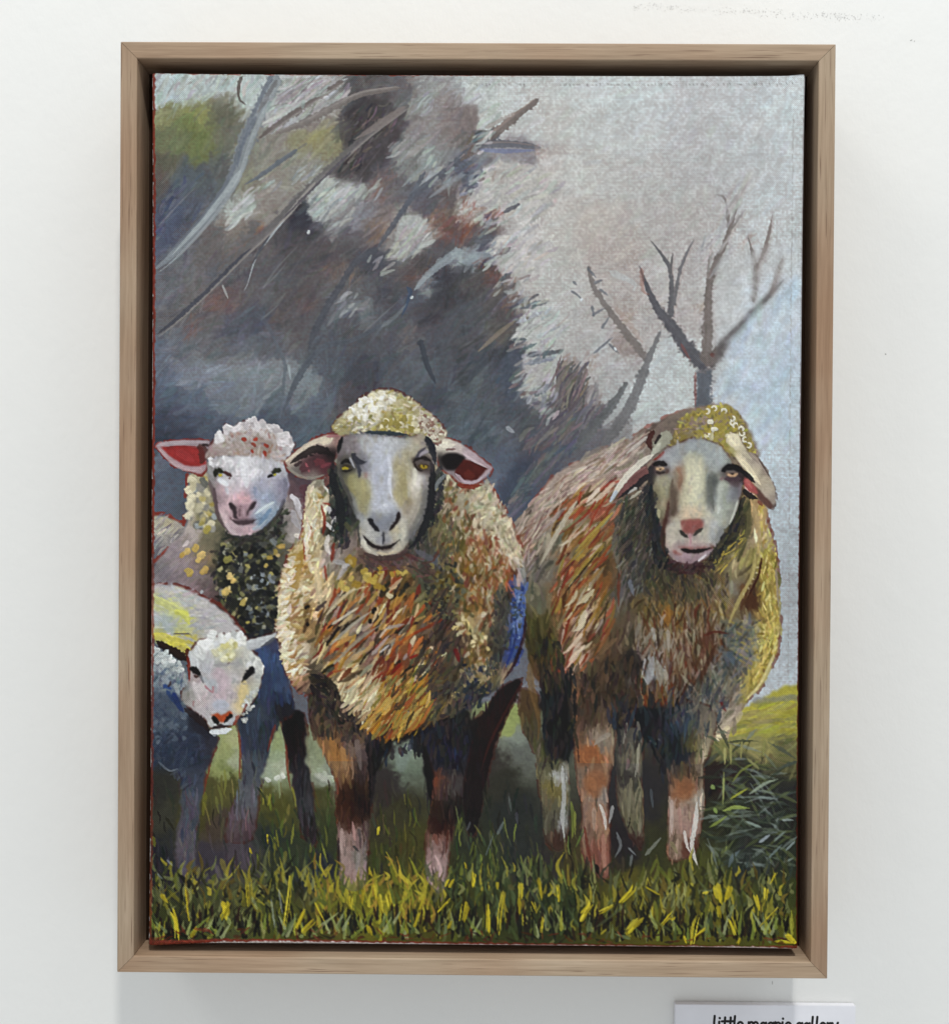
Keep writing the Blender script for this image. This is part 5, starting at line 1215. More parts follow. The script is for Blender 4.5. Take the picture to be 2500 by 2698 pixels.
# belly locks
BEL = C(930, 1150, 1250, 1000, 1550, 1200, 1600, 1400, 1500, 1700, 1290, 1890, 1130, 1790, 1000, 1600, 880, 1450)
hatch(BEL, 360, (28, 64), (6, 13), md, ['c3ab7c', '9c4a2c', 'b59048', '7a3522', 'd0c09a', '55483a', 'a87a38', '6b6350', 'b56a34', '8a6a40', '3f3a34', 'bd9c58', '9a8f7d', '8a3a2a', '2f2a26'], a=0.8, dry=0.5, thick=0.55, spread=11)
hatch(C(1120, 1700, 1500, 1600, 1450, 1820, 1290, 1895, 1160, 1850), 110, (36, 80), (3, 7), 55, ['b5862f', 'a8642a', 'c49a3c', '8a5a2a', '6d6a30', '9a4a24', 'bda050', '4a3a28'], a=0.75, dry=0.4, thick=0.4, spread=10)
hatch(C(1020, 1640, 1220, 1550, 1240, 1700, 1150, 1800, 1080, 1760), 50, (30, 66), (4, 9), 52, ['cdbd96', 'b8a278', 'd8cba8', '9c8258', 'c3ac88'], a=0.8, dry=0.35, thick=0.5, spread=9)
# left edge: pale fleece, bristling outwards
hatch(C(700, 1250, 715, 1140, 780, 900, 840, 800, 850, 680, 880, 560, 930, 620, 900, 900, 860, 1100, 830, 1300, 850, 1560, 790, 1600, 720, 1450), 300, (16, 38), (5, 11), 40, ['d8ccb2', 'c9b78e', 'e0d6c0', 'b59a62', 'c3a878', 'a8894c', 'd3c29a', '9a7a50'], a=0.75, dry=0.45, thick=0.5, spread=30)
for p, w_, c in ((C(870, 560, 865, 660, 860, 780, 850, 880), [14, 18, 18, 12], 'd6caa8'), (C(900, 700, 905, 800, 900, 900), [16, 20, 14], 'cfc09a'), (C(835, 900, 800, 1000, 780, 1100), [16, 22, 18], 'b08c42'), (C(820, 1000, 790, 1120), [12, 14], 'b8985a'),
                 (C(900, 980, 920, 1100, 930, 1180), [14, 18, 12], 'd3c09a'), (C(870, 960, 880, 1020), [10, 8], 'd8ccae'), (C(860, 1180, 840, 1260), [14, 10], '7a6038'), (C(860, 1260, 840, 1340), [10, 8], '5f4a34'),
                 (C(950, 560, 975, 600), [8, 7], 'd5d2cc'), (C(990, 660, 940, 650), [7, 5], '9a4436'), (C(960, 670, 1000, 720, 990, 790), [10, 16, 10], 'd0cccc'), (C(950, 750, 1000, 800), [8, 10], 'dad7d6'),
                 (C(970, 820, 960, 880, 985, 930), [9, 12, 8], 'd6cfc8'), (C(930, 660, 950, 740, 940, 820), [6, 9, 6], '8a3426'), (C(1000, 860, 985, 960), [9, 9], '8a3a2c'), (C(880, 760, 890, 880), [5, 5], '9a4a34'), (C(840, 840, 845, 960), [5, 4], '9c4a34'),
                 (C(1000, 960, 1060, 980, 1010, 1060), [12, 14, 8], 'a8a5a5'), (C(1040, 990, 1090, 970), [9, 8], 'bdb9b8'), (C(950, 980, 960, 1060), [6, 5], '9a3f2c'), (C(960, 1240, 1080, 1120, 1180, 1090), [6, 8, 5], 'c9bd9c'), (C(990, 1290, 1130, 1200), [7, 6], 'd5cdb8'),
                 (C(980, 1400, 1100, 1290, 1200, 1220), [6, 8, 5], 'a8a495'), (C(1000, 1500, 1120, 1380, 1250, 1290), [6, 9, 5], '9c9484'), (C(1200, 1450, 1290, 1350), [9, 7], 'b5a9a0'), (C(1280, 1310, 1370, 1290), [9, 6], 'a39a98'), (C(1240, 1440, 1290, 1400), [5, 5], 'd5cdc8'),
                 (C(1330, 1400, 1420, 1340, 1500, 1300), [8, 8, 5], 'b5602c'), (C(1340, 1380, 1300, 1430), [8, 6], 'b86a30'), (C(1400, 1470, 1440, 1450), [8, 6], 'a02822'), (C(1350, 1500, 1300, 1560), [6, 5], '9a2a20'), (C(1640, 1420, 1660, 1490), [12, 9], '7a2426'),
                 (C(1420, 1340, 1560, 1270, 1600, 1230), [7, 8, 6], '8a3f28'), (C(1500, 1400, 1600, 1280), [24, 22], '40342e'), (C(1560, 1330, 1600, 1420), [20, 16], '3c3a38'), (C(1440, 1500, 1410, 1600, 1390, 1680), [6, 7, 5], 'a89a3c'), (C(1360, 1600, 1380, 1550), [8, 6], '3c4030'),
                 (C(1240, 1760, 1330, 1660), [6, 5], 'c9a23c'), (C(1290, 1850, 1360, 1740), [6, 5], 'bd7a30'), (C(1370, 1790, 1480, 1690), [5, 5], 'ad8f3c'), (C(1410, 1830, 1560, 1740, 1590, 1700), [5, 6, 5], '9a8238'), (C(930, 1560, 1000, 1640, 1030, 1690), [18, 24, 14], '2f2c28'),
                 (C(870, 1570, 940, 1600), [16, 14], '3c3a30'), (C(1060, 1760, 1150, 1840), [18, 18], '221e20'), (C(1000, 1520, 960, 1540), [9, 8], '55594a')):
    stroke(p, w_, c, a=0.8, dry=0.38, thick=0.5)
dabs(C(1075, 945, 1100, 960, 1160, 1010, 1180, 1030, 1245, 1015, 1240, 1000, 1215, 1040, 1305, 1025, 1345, 1015, 1370, 1010, 1090, 1050, 1120, 1080, 1060, 1105, 1040, 1080, 1170, 1050, 1230, 1090, 1260, 1100, 1200, 1060), (9, 16), ['ab903c', 'b8a04a', 'a08436', 'c3ad5c'], thick=0.5)
dabs(C(1085, 962, 1290, 1140, 1700, 1270, 1690, 1300, 1675, 1330, 1710, 1340, 1720, 1240, 1680, 1260, 1660, 1290, 1740, 1360, 1730, 1390, 1700, 1250, 1640, 1670, 1650, 1680, 1630, 1660, 1780, 1350, 1790, 1370, 1810, 1420, 1640, 1310), (7, 13), ['d6c79a', 'c9b57c', 'ddd0a8', 'bfa868'], thick=0.8)
dabs(C(1212, 1215, 1190, 1275, 1205, 1225, 860, 1290, 855, 1200), (6, 10), ['1f1a18', '2c241e'])
# right side: stippled pale and red, dark shade, cobalt rim
ST = C(1560, 540, 1700, 550, 1815, 580, 1900, 720, 1970, 880, 1985, 980, 1900, 1080, 1850, 1300, 1800, 1650, 1680, 1500, 1620, 1100, 1580, 800)
hatch(ST, 420, (14, 34), (6, 11), md, ['b5a684', '96604a', 'a89a78', '8a6a3c', 'c3b89e', '85503a', '77683c', '9c8c66', '6a5c3c', 'cdc3ac', '5a4a34'], a=0.7, dry=0.5, thick=0.5, spread=30)
hatch(C(1700, 550, 1815, 580, 1900, 720, 1985, 900, 1960, 980, 1850, 860, 1760, 740), 190, (12, 28), (6, 11), md, ['cbc0a6', 'd5ccb6', 'b3a68a', 'c0b498', '9a8f78'], a=0.7, dry=0.5, thick=0.5, spread=30)
hatch(C(1690, 780, 1860, 820, 1900, 1060, 1850, 1200, 1720, 1100, 1700, 900), 90, (12, 28), (5, 9), md, ['8a4a34', '96604a', 'b5a68a', 'c3b59a', 'a07a50', '8a7048'], a=0.65, dry=0.55, thick=0.4, spread=30)
dabs(inside(C(1480, 1000, 1620, 900, 1700, 1150, 1600, 1300, 1480, 1200), 130), (5, 10), ['5d5f4a', '75704a', '484a40', '8a7f50', '3c3f3c', '6a6c5c'], thick=0.4, dry=0.4)
dabs(inside(C(1680, 1500, 1830, 1480, 1860, 1600, 1750, 1720, 1640, 1680), 90), (5, 10), ['3f4558', '55584f', '9c8f68', '2f3648', '7d6f4a', '6a6a68'], thick=0.4, dry=0.4)
stroke(C(1880, 1080, 1880, 1250, 1860, 1400, 1840, 1520), [26, 34, 30, 22], '4c4c44', a=0.6, dry=0.5)
for p, w_, c in ((C(1928, 1060, 1940, 1100), [10, 10], '46589a'), (C(1988, 1070, 1994, 1180, 1990, 1290, 1965, 1400, 1920, 1510), [9, 13, 13, 11, 7], '4c6298'), (C(1950, 1030, 1958, 1110, 1966, 1200), [7, 10, 8], '5f78a8'), (C(1940, 1200, 1950, 1300, 1935, 1420), [6, 7, 6], '5a70a0'),
                 (C(1950, 1400, 1905, 1520), [9, 7], '2c4088'), (C(1982, 1200, 1986, 1280), [9, 8], '7f95b8')):
    stroke(p, w_, c, a=0.7, dry=0.6, thick=0.4)
dabs(inside(C(1935, 1090, 2000, 1080, 2002, 1280, 1955, 1440, 1935, 1300), 60), (4, 8), ['6078a8', '465c94', '788cb0', '3a4c80', '55584f', '6a6a62'], thick=0.4, dry=0.5)
stroke(C(2008, 1250, 2000, 1360, 1950, 1500, 1890, 1590), [7, 8, 9, 8], '3a1c22', a=0.7, dry=0.3)
for p, w_, c in ((C(1430, 900, 1530, 960, 1560, 1000), [16, 20, 12], '6a6d78'), (C(1540, 930, 1560, 960), [16, 14], '767c88'), (C(1480, 970, 1440, 1040), [18, 14], '4a4d48'), (C(1300, 940, 1400, 930, 1440, 960), [16, 18, 12], '6b3a34'), (C(1180, 950, 1280, 960), [12, 14], '6a4644'),
                 (C(1580, 860, 1520, 960), [12, 10], '6b3a2c'), (C(1620, 820, 1590, 920), [16, 14], '857038'), (C(1720, 1040, 1740, 1080), [10, 10], '5a5048')):
    stroke(p, w_, c, a=0.6, dry=0.45, soft=0.8)

smear(ST, 1, 0.4)
smear(MB, 1, 0.5, True)
deepen(4)
# head of the middle sheep: ears first
earL = C(742, 432, 800, 378, 870, 328, 930, 298, 1045, 283, 1032, 340, 1012, 395, 992, 470, 960, 505, 880, 525, 800, 505, 757, 470)
outline(earL, '7a2c26', 8, a=0.7, closed=True)
fill(earL, smooth=False, c=field(C.cols('770,420,b5a394 860,350,c0ad9c 960,310,c6b2a0 1020,310,94706a 900,420,4a3034 850,460,57343a 950,450,5a2f36 800,480,77706a 880,515,80736c 980,400,2a2022'), jit=False), rag=2, feather=2, lab=4)
for p, w_, c in ((C(770, 440, 830, 400, 890, 368, 950, 375, 1005, 405), [8, 14, 22, 20, 12], '1f191a'), (C(745, 432, 810, 380, 880, 335, 960, 302), [6, 9, 12, 14], 'd3c5ae'), (C(930, 330, 990, 310), [20, 18], 'dbd0b4'), (C(960, 300, 1030, 295), [7, 6], 'a5676a'),
                 (C(850, 440, 870, 490), [6, 5], 'a3545c'), (C(900, 430, 950, 440), [18, 16], '6d333a'), (C(820, 470, 870, 470), [14, 12], '5a353c'), (C(750, 460, 810, 505, 880, 520, 950, 500), [6, 7, 7, 5], '8f8a7e'), (C(930, 460, 980, 440), [9, 8], '7f3a44'),
                 (C(990, 480, 960, 540, 975, 580), [10, 14, 10], '6a3a38'), (C(790, 455, 830, 430), [9, 8], '3c2a2e')):
    stroke(p, w_, c, a=0.8, dry=0.25)
earR = H_(1150, 560, 1330, 585, 1500, 655, 1640, 765, 1795, 895, 1710, 1000, 1600, 1055, 1450, 1052, 1330, 950, 1230, 880, 1195, 720)
outline(earR, '7a2a20', 8, a=0.6, closed=True)
fill(earR, smooth=False, c=field(H_.cols('1200,620,cfc7b5 1300,640,cdc4b2 1400,680,bdafa8 1550,740,ad9aa0 1700,860,a89298 1780,900,a8959c 1600,1030,a39098 1480,1030,9a8890 1350,940,8a7d80 1250,820,3c3836'), jit=False), rag=2, feather=2, lab=4)
fill(H_(1240, 785, 1330, 735, 1440, 745, 1510, 800, 1450, 900, 1300, 905), '161214', rag=2, feather=3)
fill(H_(1485, 800, 1600, 830, 1735, 892, 1625, 1022, 1450, 1022, 1385, 935), '571d17', rag=2, feather=2, smooth=False)
for p, w_, c in ((H_(1500, 950, 1600, 980), [20, 18], '69271d'), (H_(1480, 740, 1600, 820, 1740, 890), [5, 6, 4], 'bcaab0'), (H_(1400, 950, 1500, 1040, 1610, 1040, 1720, 960), [6, 7, 7, 5], 'b09ca4'), (H_(1200, 600, 1270, 640, 1320, 610), [14, 12, 10], 'e3dcc8'),
                 (H_(1250, 660, 1330, 660, 1400, 640), [9, 9, 7], 'ddd5c3'), (H_(1420, 1070, 1560, 1090, 1680, 1070), [9, 11, 8], '8a2f1c'), (H_(1300, 700, 1400, 690), [6, 5], '7a5a58')):
    stroke(p, w_, c, a=0.85, dry=0.25, thick=0.5)
capM = C(985, 265, 1020, 200, 1100, 140, 1150, 92, 1240, 48, 1335, 65, 1420, 108, 1485, 170, 1545, 215, 1592, 295, 1540, 335, 1440, 295, 1300, 285, 1150, 275, 1050, 292)
outline(capM, '5c2a24', 9, a=0.55, closed=True)
fill(capM, field(C.cols('1030,240,a59a62 1060,180,b3a988 1130,150,cfc9b5 1220,90,cbc4a8 1320,110,bfb48c 1400,150,b0a578 1480,200,b3a894 1540,250,aa9d88 1200,200,cdc8b8 1300,200,aa9d5c 1250,250,a3954c 1350,240,a0934c 1400,260,a59858 1150,240,a8a08a 1100,260,8f8a70')), rag=5, feather=2, dry=0.2, lab=4)
hatch(capM, 330, (8, 20), (3, 7), 30, ['d5cfb8', 'a39548', 'b8ad80', 'c6bd9c', '8f8348', 'dcd7c6', 'b0a25c', '9a9078'], a=0.75, dry=0.35, thick=0.5, spread=45)
dabs(inside(C(1060, 180, 1150, 100, 1250, 60, 1330, 90, 1240, 190, 1110, 240), 80), (5, 11), ['e3dfcf', 'd6d0ba', 'ece9de', 'c9c09a'], thick=0.6, dry=0.35, stretch=1.8)
smear(capM, 1, 0.4, True)
dabs(inside(C(1230, 220, 1400, 180, 1440, 270, 1250, 275), 40), (6, 12), ['a8984a', '988a42', 'b5a860', 'cfc6a0'], thick=0.7, dry=0.2)
dabs(inside(C(1440, 150, 1580, 290, 1530, 320, 1450, 250), 50), (5, 9), ['b5a898', '9a8070', 'c3baa8', '8f6a5c'], thick=0.5, dry=0.5)
fM = H_(200, 560, 350, 540, 600, 560, 900, 570, 1060, 540, 1150, 650, 1185, 800, 1155, 950, 1115, 1150, 1065, 1350, 985, 1530, 885, 1700, 800, 1780, 650, 1822, 500, 1792, 420, 1720, 378, 1600, 385, 1500, 345, 1350, 275, 1180, 195, 1000, 165, 850, 155, 700)
MFf = field(H_.cols('''550,650,b9bcc4 650,750,c0c4d0 450,680,a3a2a8 300,620,857a7d 800,650,a9a9a3 950,650,a8a089 1000,600,a39684 650,900,b8bccb 550,850,a9adb9 580,1000,a6aab9 600,1150,b6b9c5 700,1050,c4c6d2
800,900,b1a67f 850,1050,ab9c66 800,1150,ad9f70 950,900,c3bda8 1000,1050,d8d2cc 1050,1050,b3a9a9 950,1200,b3a68a 850,1250,a89a6d 900,1350,b5a893 1050,1250,9b9588 1000,1400,a39c90 1080,1150,8a8680
1050,1450,6d6d70 980,1550,585a60 300,1000,9f9a62 420,1080,a9a06c 350,1150,8f8d63 450,1200,a59a5c 400,1300,97916b 300,1250,6d7478 350,1380,8b8a86 250,850,55504a 550,1300,b3b5bd 650,1280,c6c8d0
650,1400,8d919c 600,1450,7d828e 750,1350,a9abb5 850,1450,b9b6ab 850,1600,c6c0ac 780,1550,bba873 450,1500,aaa9a4 450,1620,b6b4ab 550,1600,a9a8a6 650,1600,8f909a 420,1680,bab7a8 600,1770,b7ab98 750,1740,beb299
880,1620,8f8c86 930,1500,8a867e 200,750,6d6668 450,900,8f8f9a 460,980,9a9080'''), power=3.8, eps=5, jit=False)
fill(fM, MFf, rag=2, feather=2, dry=0.12, lab=4)
hatch(fM, 380, (12, 28), (5, 9), 85, MFf, a=0.65, dry=0.5, light=0.065, hue=0.008, spread=12)
for p, w_, c in ((H_(450, 515, 650, 520, 900, 540), [9, 14, 10], '37444c'), (H_(480, 540, 600, 560), [10, 9], '7d8088'), (H_(210, 570, 180, 640, 165, 720), [9, 13, 9], '1d1e24'), (H_(110, 860, 120, 1000, 170, 1120, 230, 1260, 240, 1400), [22, 26, 26, 24, 16], '202329'),
                 (H_(170, 1300, 200, 1450, 230, 1600), [34, 40, 30], '2c3334'), (H_(260, 1500, 300, 1560), [16, 12], '555638'), (H_(1090, 560, 1135, 640, 1170, 740), [11, 16, 12], '262a35'), (H_(1200, 700, 1195, 850), [8, 8], '8f8880'),
                 (H_(1170, 860, 1150, 1000, 1150, 1150, 1140, 1300, 1080, 1500, 990, 1650, 900, 1745), [12, 18, 22, 24, 22, 18, 12], '202329'), (H_(1290, 960, 1210, 1040, 1180, 1130), [10, 12, 10], '6d7478'), (H_(1250, 880, 1200, 960, 1230, 1080), [14, 16, 10], '2c3038'),
                 (H_(690, 760, 720, 900, 700, 1050, 720, 1180, 780, 1280), [8, 9, 10, 9, 6], 'd3d4de'), (H_(560, 640, 620, 760, 600, 900), [22, 26, 22], 'bcc0cb'), (H_(830, 920, 850, 1080, 880, 1240), [18, 22, 14], 'a99a62'), (H_(780, 800, 780, 900), [12, 12], 'b3a984'),
                 (H_(960, 870, 975, 980, 960, 1080), [12, 14, 9], 'ddd8c6'), (H_(1020, 960, 1010, 1100), [11, 9], 'c9c3c6'), (H_(1000, 1190, 960, 1300, 920, 1400), [6, 8, 6], 'c9bda2'), (H_(270, 1130, 330, 1240, 400, 1400, 400, 1460), [7, 8, 7, 5], 'a9adae'),
                 (H_(280, 1180, 330, 1330, 370, 1420), [6, 7, 5], '5a646c'), (H_(300, 960, 280, 1060), [14, 12], 'a39d62'), (H_(420, 1020, 440, 1160), [18, 14], 'ada068'), (H_(1050, 1180, 1010, 1330, 930, 1480), [10, 12, 9], 'a09a8c'),
                 (H_(1090, 1200, 1060, 1400, 980, 1560), [9, 12, 10], '66666a')):
    stroke(p, w_, c, a=0.7, dry=0.3, soft=0.8)
for p, w_, c in ((H_(200, 840, 250, 815, 300, 850), [7, 11, 7], '1f1c1a'), (H_(215, 870, 260, 870, 300, 880), [11, 13, 10], '463c2a'), (H_(205, 900, 240, 893, 275, 898), [8, 9, 7], 'b39f1c'), (H_(285, 905, 310, 890), [9, 8], '2e201a'), (H_(200, 925, 260, 925, 310, 910), [4, 4, 4], '2c2418'),
                 (H_(280, 775, 310, 840, 340, 900), [5, 6, 5], 'a5a6ae'), (H_(315, 735, 350, 810, 400, 835, 465, 825), [8, 13, 14, 7], '3a3c49'), (H_(360, 850, 385, 920, 380, 1000), [9, 10, 8], '484a55'), (H_(460, 930, 450, 1000), [6, 6], '9a7068'),
                 (H_(960, 800, 1000, 790, 1060, 790, 1130, 810), [7, 9, 9, 8], '241c1a'), (H_(960, 820, 985, 870, 1020, 915), [7, 8, 6], '38241e'), (H_(1000, 850, 1060, 880, 1120, 870), [17, 22, 15], '43301c'), (H_(1030, 860, 1060, 880, 1095, 880), [11, 14, 10], 'b5981f'), (H_(1075, 850, 1090, 880), [5, 5], '4a3a1c'),
                 (H_(1035, 855, 1055, 860), [5, 5], 'd3b93c'), (H_(1060, 910, 1110, 920), [6, 5], '6a4a38'), (H_(1130, 800, 1150, 850, 1130, 900), [7, 8, 6], '2a2426'), (H_(1010, 760, 1060, 725, 1115, 715), [11, 13, 9], '9d959d'), (H_(985, 790, 1020, 730, 1090, 670), [6, 8, 7], '534f5a'),
                 (H_(1040, 640, 1090, 620), [12, 10], '8d8480'), (H_(945, 790, 950, 830), [5, 5], '3c2a26'), (H_(490, 1425, 520, 1480, 560, 1530, 600, 1565), [8, 13, 12, 8], '212129'), (H_(800, 1355, 795, 1420, 760, 1480, 705, 1550), [9, 11, 10, 9], '2a1b1d'),
                 (H_(640, 1565, 640, 1640, 630, 1700), [8, 8, 7], '45464e'), (H_(425, 1600, 470, 1660, 530, 1715, 620, 1735, 720, 1715, 815, 1645), [5, 8, 9, 9, 8, 4], '2b1f20'), (H_(530, 1730, 640, 1745, 740, 1735), [5, 6, 5], '3c2220'),
                 (H_(620, 1400, 680, 1420, 720, 1380), [16, 18, 12], '8a8e99'), (H_(640, 1270, 680, 1285), [8, 7], 'd6d7dd'), (H_(570, 1640, 600, 1690), [12, 10], '9a9aa0'), (H_(690, 1610, 720, 1660), [14, 12], '9b9ca6'), (H_(840, 1480, 850, 1580, 820, 1660), [14, 14, 10], 'c9c5b6'),
                 (H_(760, 1560, 790, 1520), [14, 10], 'bda672'), (H_(430, 1640, 450, 1720, 500, 1770), [8, 9, 6], 'd5d0c0'), (H_(560, 1785, 680, 1800, 790, 1770), [8, 9, 6], 'c6b595'), (H_(450, 1500, 430, 1580), [12, 12], 'b3b2ad'), (H_(910, 1700, 960, 1690), [7, 6], '15161b'),
                 (H_(630, 880, 635, 940), [3, 3], 'e3e4ec'), (H_(630, 1150, 635, 1180), [3, 3], 'e3e4ec'), (H_(455, 1110, 460, 1160), [3, 3], 'd6cf9c')):
    stroke(p, w_, c, a=0.88, dry=0.14)

# ------------------------------------------------------------------ lamb
BACK = C(38, 1085, 150, 1085, 260, 1125, 380, 1195, 480, 1290, 500, 1335, 420, 1400, 240, 1480, 140, 1430, 38, 1345)
outline(C(38, 1080, 150, 1080, 265, 1120, 390, 1190, 490, 1290, 540, 1350), '6a2a22', 9, a=0.7)
fill(BACK, field(C.cols('100,1110,bdb9b8 60,1180,c3c58c 150,1200,c7c98a 220,1265,c9ca6a 200,1300,bcbf8c 80,1260,a9b3b5 120,1310,a3aeb2 300,1300,b0adac 350,1230,b3aeb0 250,1170,b9b5b3 430,1290,b8b4b5 330,1350,b5b2b0 60,1330,b3b06a 200,1400,bcae4c 240,1450,b0a24a 130,1380,d0c650')), rag=4, feather=3, dry=0.15, lab=6)
hatch(BACK, 150, (18, 44), (5, 10), 5, ['bdbab9', 'aeb2b3', 'b5b0b2', 'c6c3c1', 'a5abae'], a=0.45, dry=0.6, thick=0.3, spread=25)
for p, w_, c in ((C(50, 1150, 130, 1190, 220, 1240), [16, 22, 16], 'cbcd80'), (C(160, 1220, 210, 1240, 235, 1290), [14, 22, 12], 'cfd05c'), (C(40, 1345, 110, 1360, 180, 1385, 240, 1420), [14, 22, 20, 14], 'd6cc50'), (C(120, 1360, 240, 1390), [10, 9], 'c3b850'), (C(180, 1410, 240, 1450), [16, 14], 'b5a648'),
                 (C(150, 1340, 230, 1340, 250, 1350), [3, 3, 3], '5a5254')):
    stroke(p, w_, c, a=0.75, dry=0.4, thick=0.4)
# dark blue chest and far leg, right of the face
leg(E_(590, 190, 700, 165, 720, 300, 770, 430, 785, 560, 715, 600, 660, 720, 640, 850, 600, 1000, 570, 1210, 440, 1235, 450, 1100, 500, 950, 520, 800, 495, 650, 480, 450, 560, 330),
    E_.cols('660,260,3d5078 650,400,33405a 700,480,2c3550 600,550,39424f 570,700,323a48 560,850,4a4f58 530,1000,5a5c62 500,1150,5d4e52 740,560,1f1f26 740,440,3a4a68 620,330,38486a 690,200,3c3f58 520,1200,4c3c40'), 6, n=170)
fill(E_(390, 745, 440, 660, 490, 640, 500, 760, 502, 850, 440, 870, 380, 850, 350, 810), field(E_.cols('430,720,9a9f68 460,700,a3a578 420,800,949c68 480,820,9ba083 400,850,77804c')), rag=4, feather=3, lab=7)
fill(E_(690, 660, 710, 650, 740, 760, 750, 880, 700, 920, 610, 900, 640, 840, 665, 740), field(E_.cols('700,700,8f9a6c 690,780,93a080 700,860,a3ab90 640,890,95a08a 740,880,b0b3a0')), rag=4, feather=3, lab=7)
fill(E_(850, 680, 880, 690, 910, 800, 980, 900, 985, 930, 900, 900, 855, 820), field(E_.cols('870,740,7d8468 900,820,8c9478 950,890,b3b5a8')), rag=4, feather=3, lab=7, a=0.85)
for p in (E_(385, 740, 350, 800, 335, 900), E_(495, 650, 505, 760, 500, 900), E_(690, 620, 665, 700, 650, 760), E_(745, 720, 755, 860, 770, 960), E_(330, 880, 310, 1000)):
    stroke(p, [6, 7, 6], '7a3020', a=0.65, dry=0.55)
dabs(E_(650, 910, 700, 900, 730, 890, 640, 880, 925, 860, 950, 880, 980, 900, 990, 915), (7, 12), ['b5bba8', 'c6c9bd', '9ca68c'], thick=0.5, dry=0.4)
# near body
LBODY = E_(30, 215, 100, 235, 190, 300, 235, 400, 230, 480, 250, 570, 340, 640, 395, 690, 335, 830, 305, 1000, 275, 1180, 262, 1390, 180, 1405, 165, 1250, 195, 1050, 185, 900, 150, 860, 70, 820, 30, 835)
outline(E_(395, 690, 335, 830, 305, 1000, 275, 1180), '6a2a20', 9, a=0.6)
fill(LBODY, field(E_.cols('80,260,bcc2c0 130,330,b0b8b6 60,330,a5afb2 170,350,a8b0b0 60,420,6d7a86 150,450,5a6880 110,400,8a939a 200,420,9aa0a0 210,480,858886 100,550,6d7884 180,600,5f6b78 50,600,6a7682 250,620,33343c 300,650,2a2526 100,700,3d4658 60,780,353d50 250,700,34394a 200,800,353c50 320,720,3a3034 250,900,3d4350 240,1050,4a5058 220,1250,5a545c 220,1350,544a54 70,680,46505f'), power=3.6), rag=4, feather=3, dry=0.12, lab=6)
hatch(E_(35, 230, 190, 310, 240, 560, 180, 700, 35, 700), 170, (10, 28), (5, 10), 60, ['7d8890', '5f6c7a', '4c5a70', '8a949a', '3f4c62', '6d7884'], a=0.5, dry=0.55, spread=50)
hatch(E_(40, 660, 330, 660, 280, 1000, 200, 1000, 150, 850, 40, 810), 110, (16, 44), (5, 10), 70, ['2f374c', '3c4558', '485266', '2a2f3e', '555d6a'], a=0.55, dry=0.5, spread=30)
hatch(E_(195, 1000, 290, 980, 265, 1390, 180, 1395), 60, (30, 60), (4, 9), 88, ['4c525c', '5a5660', '63606a', '3f4550', '54484f'], a=0.55, dry=0.5)
stroke(E_(75, 815, 130, 860, 180, 850), [5, 6, 4], '97a0a5', a=0.7, dry=0.4)
for p, w_, c in ((E_(100, 410, 140, 430), [10, 10], '22407e'), (E_(150, 455, 170, 500, 205, 555), [12, 16, 12], '16307c'), (E_(120, 440, 150, 500), [9, 8], '2c4a88'), (E_(90, 370, 140, 400), [14, 10], '8f98a0'), (E_(125, 420, 140, 390), [5, 6], '3a2a2c'), (E_(160, 400, 180, 460), [10, 10], 'a5adad')):
    stroke(p, w_, c, a=0.8, dry=0.35)
dabs(inside(E_(40, 560, 220, 560, 220, 700, 50, 720), 36), (6, 11), ['7d8a94', '6a7782', '909aa2', '58667a'], thick=0.4, dry=0.5)
fill(E_(240, 545, 300, 570, 350, 640, 340, 690, 280, 660, 240, 610), '241a1c', a=0.8, rag=5, feather=4)
fill(E_(30, 430, 120, 440, 230, 500, 270, 590, 395, 690, 335, 830, 250, 860, 150, 860, 30, 835), '2c3648', a=0.5, rag=8, feather=14, dry=0.3)
smear(E_(35, 230, 190, 310, 240, 560, 330, 700, 35, 800), 1, 0.5)
# dark gap between the ear and the fleece
stroke(C(62, 1378, 110, 1410, 170, 1445, 235, 1480), [8, 22, 26, 18], '241311', a=0.95, dry=0.12)
stroke(C(225, 1420, 240, 1500, 240, 1570), [16, 14, 9], '4a1a14', a=0.85, dry=0.2)
dabs(inside(C(40, 1400, 90, 1420, 190, 1500, 200, 1540, 60, 1480), 40), (6, 12), ['c6cbc9', 'b3bab9', 'd3d6d4', 'a5adae'], thick=0.5, dry=0.3)
# its head
fa = L_(535, 610, 600, 520, 690, 440, 800, 420, 950, 380, 1150, 330, 1280, 390, 1350, 560, 1440, 650, 1505, 800, 1475, 1000, 1405, 1200, 1300, 1340, 1160, 1480, 1050, 1565, 900, 1605, 800, 1560, 735, 1450, 600, 1350, 475, 1260, 440, 1120, 530, 1000, 545, 880, 530, 760)
outline(fa, '4a1f1a', 8, a=0.5, closed=True)
LFa = field(L_.cols('''650,600,cfd0cc 800,500,c6c8c7 1000,450,cbcabd 1150,480,d6d3c0 950,620,c9c9b0 1080,660,c3bd83 1300,620,c3c3ba 1400,750,cbccc6 800,700,bcbcbe 750,800,b5b7ba 950,750,a7a5a5 1150,720,a5a3a5
900,900,b9a9ae 1000,1000,bfadb3 850,1000,a9afb3 1150,950,b9b5b5 650,1050,c9bfc0 700,1200,bfb0b0 600,1150,b3adaa 500,1150,8f8c86 950,1150,bca8ae 1100,1150,b7acb0 950,1300,b3b5c0 1250,1100,d1be84 1220,1280,cdb98c
1400,1100,b9b9ac 1350,1250,b0afa4 750,1400,b5aeb0 850,1530,b5b5b3 1050,1500,aeb0b4 480,1050,7d8284 1450,900,c0c1bb 600,950,a89a98 1300,950,a39c90'''), power=3.6, eps=5, jit=False)
fill(fa, LFa, rag=3, feather=2, dry=0.12, lab=6)
hatch(fa, 200, (10, 24), (5, 8), 75, LFa, a=0.65, dry=0.5, light=0.06, hue=0.008, spread=25)
